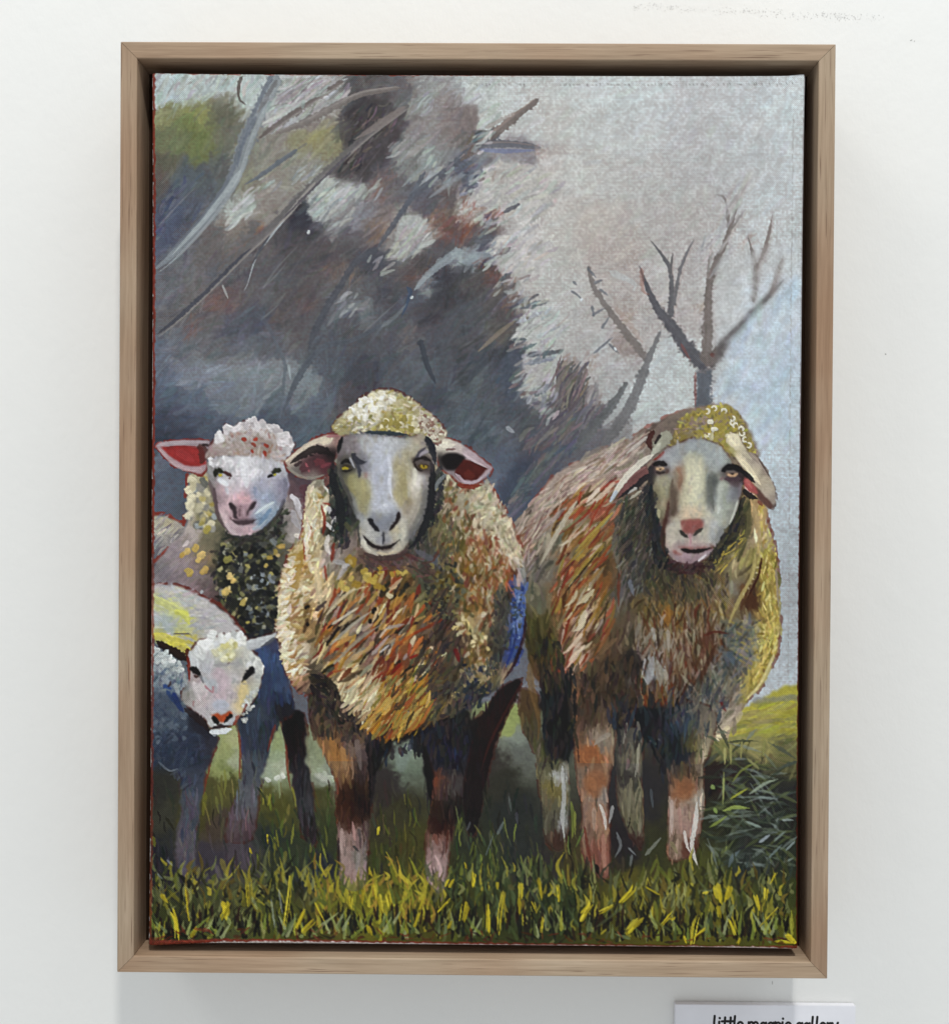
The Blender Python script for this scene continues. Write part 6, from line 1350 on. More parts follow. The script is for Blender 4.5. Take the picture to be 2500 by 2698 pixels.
dabs(L_(570, 640, 600, 600, 640, 560, 690, 490, 740, 460, 800, 440, 830, 380, 850, 340, 600, 690, 650, 650, 700, 580, 760, 540, 620, 740, 900, 480, 960, 420, 1050, 380, 1130, 360, 1210, 380, 1250, 420, 1100, 440, 1180, 470, 1020, 480, 720, 660, 820, 520, 1240, 480), (11, 18), ['dcddda', 'cfd1cf', 'e3e3dd', 'c3c5c6'], thick=0.9)
dabs(L_(1060, 500, 1110, 470, 1150, 500, 1090, 540, 1000, 520, 950, 560, 880, 600, 1060, 650, 1100, 640, 1000, 680), (8, 14), ['dcd8b5', 'd0cb9c', 'c6bf80'], thick=0.7)
dabs(inside(L_(1330, 590, 1430, 660, 1500, 800, 1480, 960, 1420, 900, 1390, 740), 34), (6, 11), ['cfd0ca', 'b8b9b5', 'dcdcd8'], thick=0.6)
dabs(inside(L_(1290, 1180, 1440, 1050, 1420, 1200, 1300, 1500, 1220, 1540, 1230, 1420), 26), (5, 10), ['b5b8b3', '9a9c9a', 'c6c8c4'], thick=0.5, dry=0.4)
for p, w_, c in ((L_(555, 800, 620, 840, 680, 880), [9, 17, 10], '181516'), (L_(660, 870, 700, 930, 730, 1010), [10, 8, 4], '4c4a4a'), (L_(600, 900, 660, 920), [8, 7], '3a2420'), (L_(1370, 790, 1330, 860, 1270, 930, 1230, 990), [11, 17, 14, 5], '121118'), (L_(1380, 800, 1400, 870), [6, 6], '2a2a30'),
                 (L_(1290, 790, 1330, 730, 1370, 760), [8, 9, 7], 'd6d6d8'), (L_(520, 640, 535, 800, 540, 980), [6, 8, 5], '7d2a1c'), (L_(740, 1030, 800, 1090, 850, 1130), [5, 5, 4], 'a57078'), (L_(850, 1040, 850, 1130), [5, 5], 'a8787c'), (L_(720, 920, 780, 1010), [10, 8], 'aeb4b8'),
                 (L_(900, 830, 980, 950, 960, 1100), [20, 26, 20], 'bfadb4'), (L_(1260, 960, 1250, 1100, 1210, 1280), [14, 18, 10], 'd3c088'), (L_(870, 1300, 950, 1270, 1060, 1300), [16, 22, 16], 'b3b7c3'), (L_(600, 980, 640, 1100, 700, 1250), [12, 18, 12], 'cbc3c3'),
                 (L_(870, 760, 1000, 760, 1200, 730), [8, 9, 7], '9c9a9a'), (L_(1040, 750, 1080, 720), [4, 4], '5f4a48'), (L_(560, 1080, 610, 1250), [8, 8], 'a5a29c'), (L_(600, 1230, 590, 1310), [5, 4], 'a07a7a'), (L_(1300, 1270, 1240, 1400), [6, 6], '7a4038')):
    stroke(p, w_, c, a=0.8, dry=0.22, soft=0.7)
fill(L_(815, 1420, 900, 1395, 960, 1420, 1050, 1378, 1110, 1395, 1050, 1480, 970, 1525, 900, 1490), 'aa4a26', rag=2, feather=1.5)
for p, w_, c in ((L_(855, 1440, 880, 1490, 920, 1530), [9, 13, 9], '150f10'), (L_(1095, 1415, 1060, 1460, 1000, 1520), [8, 12, 8], '181112'), (L_(950, 1540, 960, 1580), [8, 7], '2a1e1e'), (L_(840, 1590, 930, 1580, 1060, 1560), [6, 8, 5], '3a2a2c'), (L_(800, 1500, 850, 1560), [14, 12], 'b9b9b8'),
                 (L_(1020, 1520, 1110, 1470), [12, 10], 'b3b4b8'), (L_(1150, 1480, 1190, 1420), [7, 6], '9a5a4c'), (L_(810, 1645, 880, 1645, 960, 1640, 1100, 1605), [9, 14, 15, 9], 'd3d7da'), (L_(850, 1690, 900, 1680), [6, 5], '8f949a'), (L_(1160, 1490, 1120, 1560), [8, 6], '8a4030')):
    stroke(p, w_, c, a=0.9, dry=0.1, thick=0.5)
earB = L_(1290, 440, 1400, 415, 1500, 385, 1600, 358, 1695, 338, 1650, 430, 1540, 500, 1420, 550, 1300, 560)
outline(L_(1300, 440, 1500, 385, 1690, 335), '3a1a18', 8, a=0.8)
fill(earB, 'b3b6b8', rag=2, feather=2, lab=6)
stroke(L_(1660, 400, 1580, 470, 1480, 525), [7, 9, 5], '4a4d55', a=0.8)
stroke(L_(1320, 460, 1480, 420, 1640, 370), [10, 9, 6], 'c6c9ca', a=0.7, dry=0.3)
stroke(L_(1330, 520, 1450, 480), [10, 9], 'bdbec0', a=0.7, dry=0.3)

# ------------------------------------------------------------------ second sitting: the darks and the lights are set over the dry first layer
def put(lst, a=0.85, dry=0.18, soft=0.6, thick=0.35):
    for p, w_, c in lst:
        stroke(p, w_, c, a=a, dry=dry, soft=soft, thick=thick)


hatch(C(1130, 930, 1460, 920, 1560, 1000, 1500, 1080, 1350, 1010, 1150, 1000), 60, (16, 40), (5, 10), 150, ['54403c', '5f4a42', '463c3a', '6b4f48', '4a3432'], a=0.65, dry=0.45, spread=25)
hatch(C(1480, 1080, 1620, 1130, 1640, 1450, 1500, 1650, 1420, 1500, 1520, 1300), 90, (18, 46), (5, 11), 58, ['3c342e', '4a3e34', '2f2c2a', '554838', '60452f'], a=0.7, dry=0.45)
hatch(C(860, 1560, 940, 1560, 1040, 1700, 1160, 1840, 1130, 1900, 900, 1720), 70, (16, 40), (6, 12), 120, ['211e1e', '2f2a28', '3a302c', '1a191b', '4a3c34'], a=0.8, dry=0.35, spread=30)
hatch(C(1560, 1560, 1700, 1560, 1830, 1620, 1720, 1740, 1480, 1810, 1500, 1700), 90, (14, 36), (6, 11), 60, ['2a2c34', '3c3a38', '4a4438', '22242c', '5a5040'], a=0.7, dry=0.45, spread=25)
hatch(C(1850, 1100, 1920, 1080, 1920, 1400, 1860, 1560, 1800, 1560), 70, (12, 30), (5, 10), 88, ['3f3e3a', '4f4c44', '2f3034', '5d584c'], a=0.65, dry=0.5, spread=25)
hatch(C(1560, 560, 1640, 620, 1660, 900, 1560, 980, 1510, 860), 70, (14, 34), (5, 10), 75, ['5f5a44', '6d6648', '4c4a3c', '7d7250', '554c34'], a=0.6, dry=0.5, spread=25)
hatch(C(695, 1280, 715, 1140, 770, 930, 800, 960, 770, 1150, 760, 1400, 790, 1560, 740, 1500), 70, (16, 36), (6, 11), 40, ['e0d5bc', 'd6c9a8', 'e6ddca', 'c9b890'], a=0.75, dry=0.5, thick=0.7, spread=28)
hatch(C(840, 700, 880, 570, 930, 620, 920, 900, 850, 900), 60, (16, 36), (5, 9), 75, ['ddd2b6', 'cfc29c', 'e3dac4', 'b8a474'], a=0.75, dry=0.5, thick=0.7, spread=18)
hatch(D(820, 640, 1000, 600, 1060, 960, 1020, 1080, 860, 1040), 120, (18, 44), (6, 11), 65, ['33342f', '2a2c30', '44423a', '3a3833', '555046'], a=0.65, dry=0.45)
hatch(D(1000, 1000, 1300, 1000, 1330, 1120, 1100, 1180, 960, 1120), 90, (18, 40), (6, 11), 100, ['3c382c', '4a4434', '2f2d2a', '554c36', '5a5038'], a=0.6, dry=0.45, spread=25)
hatch(D(520, 1540, 900, 1480, 960, 1640, 900, 1800, 600, 1800), 130, (20, 50), (6, 12), 85, ['33291f', '443628', '261f1c', '55422e', '3c3026', '5f4a34'], a=0.65, dry=0.45, spread=14)
hatch(D(400, 1380, 520, 1400, 560, 1640, 430, 1620, 370, 1480), 70, (20, 46), (6, 11), 92, ['2b2a1c', '3c3a22', '1f1f1c', '4a4626'], a=0.7, dry=0.4)
hatch(F_(400, 330, 590, 330, 600, 830, 420, 830), 80, (24, 60), (6, 12), 88, ['191b20', '22252a', '2c2a26', '16171b', '3a3328'], a=0.7, dry=0.4, spread=10)
hatch(F_(760, 480, 1150, 480, 1140, 760, 1060, 900, 940, 740, 780, 700), 90, (24, 56), (6, 12), 88, ['22252b', '2c2f36', '1a1c20', '38322c', '2a3644'], a=0.65, dry=0.4, spread=16)
hatch(F_(1080, 420, 1300, 380, 1400, 480, 1320, 640, 1120, 700), 70, (20, 46), (6, 11), 70, ['4a4c4c', '5f5c54', '3a4250', '6f685c', '2f3a48'], a=0.55, dry=0.5, spread=20)
hatch(E_(1110, 650, 1250, 715, 1290, 730, 1420, 690, 1570, 615, 1720, 545, 1720, 760, 1600, 840, 1480, 760, 1330, 780, 1210, 880), 120, (20, 50), (6, 12), 85, ['1f1c1f', '2a2628', '191a20', '332a28', '24283a'], a=0.7, dry=0.4, spread=18)
hatch(E_(870, 480, 1190, 560, 1190, 700, 960, 700, 900, 620), 80, (16, 40), (6, 12), 80, ['3a302c', '4c3e36', '2a2424', '5c4838', '66513c'], a=0.65, dry=0.45, spread=25)

hatch(C(1130, 1700, 1300, 1600, 1480, 1650, 1560, 1760, 1420, 1830, 1290, 1890, 1180, 1840), 120, (26, 58), (5, 10), 56, ['b5862f', 'a8642a', 'c49a3c', '8a5a2a', '77702f', '9a4a24', 'bda050', '3f3226', '8f7f3c'], a=0.75, dry=0.45, thick=0.5, spread=10)
hatch(C(1040, 1650, 1200, 1560, 1230, 1700, 1150, 1800, 1080, 1760), 46, (26, 56), (5, 10), 52, ['cdbd96', 'b8a278', 'd8cba8', '9c8258', 'c3ac88'], a=0.75, dry=0.45, thick=0.6, spread=9)
# shadow of the neck, broken into the wool on both sides of the head
hatch(H_(40, 930, 190, 960, 280, 1200, 300, 1450, 260, 1700, 120, 1720, 90, 1300), 90, (14, 34), (6, 12), 80, ['22262a', '2e3434', '3a3f3a', '1b1d22', '4a4a3c', '2a3034'], a=0.7, dry=0.4, spread=25)
hatch(H_(1170, 900, 1300, 960, 1260, 1250, 1180, 1500, 1030, 1700, 900, 1760, 1060, 1500, 1130, 1250), 90, (14, 36), (6, 12), 75, ['23262b', '33353a', '454540', '1d1f25', '565040', '3a3a34'], a=0.65, dry=0.45, spread=22)
def planes(lst, a=0.8):
    for pol, c, f_ in lst:
        fill(pol, c, a=a * 0.8, rag=5, feather=f_ * 2.2, dry=0.3)


# middle sheep, planes of the head
planes(((H_(210, 940, 330, 940, 400, 1000, 480, 1050, 500, 1150, 480, 1290, 440, 1400, 400, 1440, 340, 1300, 270, 1150), 'a0996f', 5), (H_(250, 620, 450, 560, 900, 580, 930, 700, 760, 720, 740, 800, 500, 800, 400, 720), 'b2b4bc', 5),
        (H_(190, 580, 330, 560, 400, 640, 400, 740, 330, 760, 240, 700, 180, 740), '7f767a', 5), (H_(440, 800, 740, 760, 750, 900, 710, 1050, 740, 1200, 800, 1300, 560, 1320, 480, 1300, 510, 1150, 480, 1000, 440, 900), 'b2b6c4', 4),
        (H_(760, 780, 900, 650, 960, 760, 940, 850, 920, 1000, 900, 1150, 890, 1300, 820, 1250, 750, 1100, 740, 950), 'aba07c', 5), (H_(950, 880, 1050, 940, 1080, 1050, 1040, 1180, 960, 1220, 920, 1150, 930, 1000), 'd0cac0', 4),
        (H_(900, 1300, 1000, 1200, 1090, 1150, 1060, 1350, 980, 1530, 900, 1600, 880, 1450), 'a0978a', 4), (H_(1060, 1150, 1120, 1120, 1090, 1350, 1010, 1550, 930, 1690, 900, 1640, 980, 1480, 1040, 1300), '5c5d62', 4),
        (H_(270, 1140, 310, 1150, 390, 1330, 425, 1450, 390, 1480, 330, 1340), '9aa0a6', 2), (H_(170, 800, 300, 800, 330, 900, 260, 940, 180, 940), '4a4540', 4), (H_(940, 790, 1150, 780, 1160, 930, 1060, 950, 970, 900), '5a4e4a', 4),
        (H_(480, 1400, 560, 1320, 760, 1320, 815, 1370, 790, 1450, 700, 1550, 640, 1570, 580, 1540, 520, 1460), '8f939e', 3), (H_(540, 1330, 640, 1270, 740, 1310, 700, 1370, 600, 1380), 'bdc0c9', 4),
        (H_(395, 1490, 480, 1440, 560, 1540, 620, 1600, 620, 1680, 540, 1690, 440, 1620), 'aeada8', 3), (H_(720, 1560, 800, 1450, 860, 1450, 890, 1560, 820, 1640, 680, 1690, 650, 1620), 'b8b3a2', 3), (H_(560, 1610, 640, 1590, 720, 1620, 690, 1690, 640, 1720, 590, 1690), '8d8e97', 3),
        (H_(400, 1650, 520, 1735, 640, 1755, 760, 1735, 855, 1655, 870, 1720, 780, 1785, 640, 1818, 500, 1792, 420, 1725), 'bfb7a5', 3)))
hatch(fM, 200, (12, 30), (5, 9), 85, ['b5b8c2', 'a39c84', '8f8e8c', 'c3c4cb', '98926c', '7d7c7c'], a=0.28, dry=0.7, spread=14)
smear(fM, 2, 0.75, True)
for pol, c, a_ in ((H_(165, 780, 300, 770, 350, 860, 300, 960, 190, 960), '3a3836', 0.5), (H_(930, 780, 1050, 740, 1160, 780, 1165, 940, 1060, 970, 960, 910), '403638', 0.5), (H_(165, 850, 230, 900, 330, 1180, 380, 1400, 340, 1420, 240, 1200, 170, 1000), '45443e', 0.55),
                   (H_(1080, 980, 1130, 1000, 1080, 1300, 990, 1530, 900, 1680, 890, 1600, 980, 1440, 1050, 1240), '4c4c50', 0.55), (H_(380, 700, 480, 760, 470, 900, 400, 960, 360, 850), '6a6870', 0.5), (H_(480, 1420, 560, 1400, 640, 1450, 720, 1420, 800, 1400, 720, 1540, 640, 1570, 560, 1540), '6f737e', 0.4),
                   (H_(400, 1600, 520, 1690, 640, 1720, 800, 1650, 760, 1720, 640, 1760, 500, 1740), '5a5450', 0.45), (H_(880, 1180, 920, 1200, 900, 1360, 870, 1420, 850, 1330), '7a6a50', 0.5)):
    fill(pol, c, a=a_, rag=6, feather=9, dry=0.3)
# middle sheep, face
put(((H_(95, 900, 112, 1050, 165, 1200, 195, 1350, 200, 1500, 200, 1620), [14, 20, 20, 20, 20, 14], '202328'), (H_(240, 1470, 290, 1560), [12, 10], '4f5138'),
     (H_(170, 930, 215, 1050, 285, 1190, 325, 1330), [8, 9, 8, 5], '54524e'), (H_(1172, 860, 1156, 1000, 1150, 1150, 1135, 1300, 1085, 1480, 1005, 1640, 908, 1742), [10, 15, 18, 20, 19, 16, 10], '1f2127'),
     (H_(1088, 560, 1130, 640, 1165, 740, 1188, 850), [10, 16, 15, 11], '22252e'), (H_(1295, 960, 1215, 1045, 1190, 1130), [8, 9, 7], '7d8486'), (H_(205, 565, 178, 650, 160, 740), [8, 11, 8], '17181c')))
put(((H_(1085, 1110, 1062, 1280, 1000, 1430, 930, 1590), [9, 13, 15, 11], '77756e'), (H_(235, 600, 300, 640, 330, 720), [16, 18, 14], '756d70'), (H_(300, 980, 300, 1080, 350, 1180), [16, 18, 12], '9a9360'),
     (H_(425, 1030, 440, 1150, 420, 1260), [15, 17, 10], 'a3996a'), (H_(845, 930, 855, 1080, 890, 1230), [14, 16, 12], 'a59a6c'), (H_(690, 780, 715, 920, 700, 1060, 730, 1200), [8, 10, 10, 8], 'd8dae4'), (H_(560, 640, 590, 800, 590, 960), [14, 20, 16], 'b6bac6'),
     (H_(970, 890, 975, 980, 960, 1090), [9, 11, 8], 'e0dccb'), (H_(640, 1280, 690, 1290), [9, 8], 'd5d7de'), (H_(640, 1420, 690, 1440), [16, 14], '858a96')), a=0.65, dry=0.35, soft=0.8)
put(((H_(190, 850, 240, 812, 305, 845), [6, 9, 6], '1b1817'), (H_(210, 880, 255, 872, 300, 885), [8, 10, 8], '3f3624'), (H_(208, 898, 240, 892, 272, 897), [6, 7, 5], 'bda81f'), (H_(205, 922, 260, 924, 310, 905), [4, 5, 4], '241d16'),
     (H_(285, 780, 312, 840, 335, 890), [4, 5, 4], 'a9aab2'), (H_(312, 735, 350, 805, 400, 832, 462, 826), [8, 13, 12, 6], '33353f'), (H_(362, 850, 388, 920, 382, 995), [8, 9, 7], '42444e'),
     (H_(952, 830, 1000, 795, 1070, 785, 1145, 818), [6, 8, 9, 8], '1f1817'), (H_(965, 840, 1000, 900, 1055, 928), [5, 6, 5], '2c1f1a'), (H_(1010, 865, 1060, 880, 1115, 868), [10, 13, 10], '4a361c'), (H_(1035, 868, 1062, 882, 1098, 876), [7, 9, 7], 'b59a22'),
     (H_(1063, 862, 1070, 888), [4, 4], '2a2010'), (H_(1140, 830, 1158, 895, 1130, 950), [8, 9, 7], '3a3438'), (H_(1010, 762, 1060, 730, 1112, 720), [7, 8, 6], '9d959f'), (H_(985, 785, 1020, 728, 1090, 668), [5, 6, 5], '4c4852'),
     (H_(492, 1425, 522, 1480, 560, 1530, 598, 1562), [7, 11, 10, 7], '191920'), (H_(800, 1358, 794, 1420, 758, 1482, 706, 1548), [8, 9, 9, 8], '231618'), (H_(640, 1570, 640, 1640, 632, 1700), [6, 6, 5], '3f4048'),
     (H_(425, 1602, 470, 1662, 530, 1712, 620, 1735, 720, 1714, 815, 1647), [4, 7, 8, 8, 7, 4], '241a1b'), (H_(372, 1500, 378, 1600, 400, 1710), [5, 5, 4], '4a4a46'), (H_(440, 1795, 600, 1846, 800, 1822, 900, 1765), [9, 13, 13, 9], '4c3a36'),
     (H_(440, 1650, 460, 1725, 510, 1768), [5, 6, 4], 'd3cebd'), (H_(570, 1785, 680, 1797, 780, 1768), [5, 6, 4], 'c9b99a'), (H_(455, 512, 650, 522, 890, 542), [6, 9, 7], '323e46')))
# left sheep, face
put(((G(640, 700, 690, 860, 720, 1000, 780, 1150, 850, 1250), [11, 13, 12, 10, 7], '5d4d50'), (G(1440, 700, 1445, 850, 1390, 1000), [10, 14, 11], '72707f')), a=0.6, dry=0.35, soft=0.9)
put(((G(692, 645, 740, 600, 795, 618), [8, 13, 8], '23251a'), (G(748, 652, 775, 640), [6, 6], 'b8aa26'), (G(798, 618, 855, 645, 880, 668), [7, 7, 5], '4a2a2a'), (G(1305, 632, 1350, 602, 1405, 598), [7, 11, 8], '2c2f20'), (G(1255, 670, 1295, 655, 1325, 658), [5, 6, 5], '1d161a'), (G(1328, 645, 1352, 634), [5, 5], 'b0a62e'),
     (G(745, 700, 790, 722, 838, 750), [8, 13, 10], 'dcdde2'), (G(1000, 490, 1020, 620, 1035, 760), [12, 15, 12], 'dcdbdf'), (G(960, 885, 1040, 890), [7, 7], 'd3a8ae'), (G(1320, 935, 1220, 990, 1130, 1055), [5, 7, 6], 'c3cdd0'), (G(1295, 1000, 1235, 1080, 1165, 1175), [7, 11, 8], '6f89a4'),
     (G(800, 1240, 900, 1318, 1050, 1328, 1200, 1262, 1350, 1105, 1445, 965), [6, 11, 12, 10, 8, 6], '33342f')))
hatch(G(780, 1230, 900, 1300, 1050, 1320, 1250, 1220, 1420, 1000, 1500, 1000, 1400, 1250, 1100, 1420, 800, 1380), 60, (10, 26), (6, 11), 30, ['2d2e2b', '3c3d36', '4a4a40', '252726'], a=0.6, dry=0.45, spread=40)
fill(G(900, 950, 960, 965, 1040, 960, 1090, 970, 1060, 1060, 1050, 1110, 920, 1110, 890, 1030), '9a7f86', a=0.75, rag=2, feather=5, dry=0.3)
fill(G(880, 1112, 930, 1120, 1000, 1116, 1080, 1112, 1140, 1112, 1090, 1152, 1010, 1170, 940, 1162), '4a3a40', a=0.85, rag=3, feather=5, dry=0.25)
fill(G(820, 1000, 870, 1000, 890, 1090, 880, 1160, 840, 1130), 'a58a90', a=0.6, rag=3, feather=8, dry=0.3)
fill(G(845, 935, 885, 930, 925, 985, 930, 1060, 945, 1110, 905, 1100, 895, 1030, 860, 985), '33282d', a=0.9, rag=2, feather=2, dry=0.2)
fill(G(1145, 928, 1120, 975, 1060, 1035, 1045, 1090, 1035, 1040, 1075, 970, 1110, 930), '352a30', a=0.9, rag=2, feather=2, dry=0.2)
put(((G(965, 1000, 962, 1090), [7, 6], '6d565c'), (G(1005, 990, 1005, 1085), [6, 6], 'b59ba1'), (G(905, 1215, 1000, 1235, 1080, 1215), [10, 13, 10], 'bb9fa5'), (G(800, 1050, 830, 1130), [10, 10], 'c9b2b6')), a=0.65, dry=0.3, soft=0.9)
dabs(inside(C(400, 880, 700, 870, 690, 1270, 560, 1330, 430, 1180, 380, 1000), 120), (8, 16), ['1f211e', '2b2d28', '181a1b', '33352c', '24262a'], thick=0.3, dry=0.4)
for (x, y, s_, c) in ((440, 945, 24, '8f8a4a'), (400, 1000, 16, 'a8a372'), (448, 1035, 22, 'd9bf7c'), (465, 1060, 15, 'd3b56a'), (430, 1118, 25, 'cdb268'), (520, 1175, 20, 'bfa95e'), (660, 940, 16, 'a08a42'), (640, 980, 13, 'b8a058'), (720, 880, 16, 'b09452'), (560, 930, 15, '77744a'), (600, 960, 15, '6d6a48'), (545, 1280, 11, 'a89c50'), (620, 1060, 12, '8a949a'), (590, 1090, 12, '707a80')):
    dabs(C(x, y), (s_ * 0.55, s_ * 0.65), [c], thick=0.8, ang=40, dry=0.3)
# right-hand sheep, planes of the head
planes(((I_(480, 700, 600, 580, 760, 500, 900, 450, 1050, 455, 1200, 540, 1270, 640, 1180, 770, 1060, 740, 1000, 600, 820, 600, 720, 700, 620, 760), 'a0a7a8', 5), (I_(490, 790, 620, 790, 690, 880, 680, 1080, 640, 1180, 560, 1290, 510, 1250, 490, 1050), 'a09a7a', 4),
        (I_(690, 780, 740, 900, 745, 1050, 705, 1180, 650, 1260, 630, 1150, 680, 1000), '65544a', 5), (I_(730, 710, 800, 720, 800, 850, 770, 960, 735, 930), '94725e', 5), (I_(800, 590, 1000, 590, 1040, 800, 1040, 1000, 1030, 1250, 900, 1275, 770, 1270, 745, 1150, 780, 950, 820, 780), 'c8c4a4', 4),
        (I_(860, 640, 960, 640, 990, 850, 960, 1100, 860, 1120, 850, 900), 'd3cfb2', 5), (I_(770, 1150, 1010, 1150, 1020, 1270, 900, 1290, 770, 1280), 'cbb094', 5), (I_(1050, 760, 1150, 800, 1185, 880, 1140, 1000, 1130, 1190, 1080, 1120, 1050, 980), '6f736e', 4), (I_(1090, 830, 1150, 850, 1130, 960, 1090, 950), '565a58', 4),
        (I_(1180, 880, 1290, 900, 1390, 1050, 1335, 1240, 1245, 1390, 1160, 1300, 1140, 1180, 1160, 1030), '9fa496', 4), (I_(1260, 930, 1370, 960, 1350, 1080, 1280, 1100), '848896', 5), (I_(1180, 880, 1240, 890, 1210, 1050, 1180, 1220, 1140, 1210, 1160, 1030), 'bcc2b8', 3),
        (I_(640, 1310, 760, 1270, 770, 1390, 850, 1460, 920, 1450, 1010, 1370, 1030, 1270, 1120, 1230, 1175, 1350, 1140, 1480, 1095, 1560, 870, 1545, 700, 1560, 630, 1520, 618, 1400), 'bbb4a4', 3), (I_(1080, 1280, 1160, 1300, 1170, 1400, 1100, 1560, 1070, 1480), 'a5aab0', 4),
        (I_(660, 1540, 800, 1500, 880, 1530, 1000, 1510, 1090, 1550, 1000, 1590, 880, 1600, 760, 1580, 690, 1600), 'a48a8a', 3), (I_(670, 1620, 800, 1640, 1000, 1630, 1090, 1590, 1060, 1660, 950, 1722, 850, 1738, 720, 1712), 'a58b92', 3)))
fill(I_(765, 1295, 850, 1272, 960, 1275, 1022, 1282, 1015, 1350, 940, 1398, 875, 1425, 800, 1395), '92504a', a=0.9, rag=2, feather=2, dry=0.2)
hatch(fp, 170, (12, 30), (5, 9), 82, ['b5b29a', '8f9494', 'a39c80', 'c6c2a8', '77746c', '9a9aa0'], a=0.26, dry=0.7, spread=14)
smear(fp, 2, 0.65, True)
for pol, c, a_ in ((I_(480, 660, 600, 640, 680, 720, 640, 810, 500, 820), '4a3c3e', 0.5), (I_(1190, 740, 1290, 690, 1420, 740, 1430, 880, 1300, 890, 1200, 830), '42363a', 0.55), (I_(480, 820, 540, 860, 560, 1100, 620, 1350, 600, 1400, 520, 1250, 485, 1050), '4c4636', 0.5),
                   (I_(1330, 900, 1410, 930, 1370, 1120, 1280, 1330, 1160, 1540, 1120, 1500, 1240, 1300, 1320, 1100), '56565a', 0.5), (I_(660, 900, 720, 900, 730, 1100, 680, 1250, 640, 1250, 670, 1080), '4a3a30', 0.5), (I_(1060, 800, 1150, 820, 1150, 1000, 1130, 1180, 1090, 1120, 1060, 960), '565a58', 0.45),
                   (I_(640, 1600, 760, 1650, 900, 1690, 1060, 1640, 1000, 1740, 850, 1760, 700, 1720), '7a6066', 0.4)):
    fill(pol, c, a=a_, rag=6, feather=9, dry=0.3)
# right-hand sheep, face
hatch(I_(400, 900, 480, 900, 520, 1250, 600, 1500, 640, 1750, 520, 1780, 440, 1400), 80, (14, 36), (6, 12), 80, ['1f2228', '2a2d32', '33332f', '1a1c20', '3c3a34'], a=0.7, dry=0.4, spread=20)
hatch(I_(1410, 1050, 1480, 1100, 1400, 1380, 1250, 1600, 1100, 1760, 1080, 1680, 1230, 1440, 1340, 1250), 80, (14, 36), (6, 12), 60, ['26282a', '35362f', '45432f', '1f2124', '54502f'], a=0.65, dry=0.45, spread=20)
hatch(I_(640, 1720, 800, 1750, 1000, 1740, 1120, 1680, 1100, 1800, 900, 1860, 700, 1830), 46, (12, 28), (6, 11), 20, ['3a2224', '442a2a', '2a1c1e', '4f3a34'], a=0.65, dry=0.45, spread=30)
put(((I_(470, 950, 480, 1150, 520, 1380, 560, 1600), [10, 14, 14, 10], '22252a'),
     (I_(648, 1085, 630, 1220, 592, 1380, 580, 1520, 618, 1655), [7, 10, 12, 12, 9], '4a2720')), a=0.6, dry=0.4, soft=0.95)
put(((I_(690, 850, 680, 1000, 692, 1120, 655, 1240), [8, 9, 9, 7], '66574a'), (I_(1072, 800, 1090, 950, 1108, 1100, 1130, 1188), [9, 14, 13, 7], '666962'), (I_(920, 640, 955, 780, 965, 920, 925, 1090), [16, 20, 22, 18], 'cfccb0'), (I_(1190, 1140, 1165, 1215), [8, 7], 'cdd1cb'),
     (I_(1375, 1080, 1335, 1215, 1290, 1320), [5, 6, 5], 'c3c6b9'), (I_(745, 740, 780, 820, 762, 930), [9, 10, 7], '977058'), (I_(540, 1170, 548, 1260), [10, 8], 'bdb78e')), a=0.65, dry=0.35, soft=0.8)
put(((I_(490, 695, 550, 680, 632, 698), [9, 13, 9], '171415'), (I_(518, 742, 560, 744, 604, 732), [6, 9, 6], 'cba67e'), (I_(548, 742, 575, 742), [4, 4], '33261e'), (I_(515, 775, 560, 788, 612, 770), [5, 6, 5], '332826'), (I_(1208, 765, 1285, 720, 1395, 742, 1445, 800), [9, 16, 15, 11], '131216'),
     (I_(1268, 798, 1320, 812, 1376, 794), [6, 9, 6], 'cda47b'), (I_(1305, 796, 1340, 794), [4, 4], '2a201c'), (I_(1242, 845, 1330, 852, 1415, 845), [8, 10, 8], '513e46'), (I_(768, 1392, 812, 1440, 848, 1462), [6, 9, 6], '33302c'), (I_(1008, 1368, 950, 1412, 908, 1448), [6, 8, 6], '3a3530'),
     (I_(776, 1586, 880, 1612, 1000, 1602, 1098, 1572), [5, 9, 8, 5], '160d0d'), (I_(872, 1425, 880, 1500, 874, 1555), [7, 5, 5], 'b0848a'), (I_(960, 1712, 1000, 1682, 1045, 1645), [4, 6, 4], 'd3ccd0')))
# lamb, face
put(((L_(548, 800, 620, 832, 688, 888), [8, 15, 9], '141112'), (L_(1372, 788, 1338, 860, 1275, 930, 1228, 995), [10, 16, 13, 5], '0f0e13'), (L_(858, 1442, 882, 1492, 920, 1528), [7, 10, 7], '120d0e'), (L_(1094, 1416, 1060, 1460, 1002, 1518), [6, 9, 6], '150f10'), (L_(842, 1588, 930, 1578, 1058, 1560), [5, 6, 4], '33262a'),
     (L_(812, 1646, 880, 1648, 960, 1642, 1098, 1606), [6, 10, 11, 6], 'd6dadd')))
put(((L_(480, 1335, 600, 1425, 730, 1535, 800, 1640), [12, 18, 18, 12], '2a1e20'), (L_(1260, 970, 1250, 1100, 1212, 1275), [9, 12, 7], 'd3c18c'), (L_(690, 900, 730, 1000), [8, 6], '8a8c90'), (L_(1290, 1010, 1230, 1010), [5, 5], '8f8880')), a=0.7, dry=0.3)

for pl in (fM, fL, fp, fa):
    smear(pl, 1, 0.42, True)
smear(C(360, 850, 740, 820, 700, 1340, 560, 1360, 400, 1200, 350, 1000), 1, 0.55)
smear(C(225, 480, 380, 640, 370, 800, 220, 780), 1, 0.7)
smear(L_(520, 480, 900, 320, 1300, 360, 1500, 700, 1480, 1000, 1250, 640, 800, 620, 560, 800), 1, 0.5)

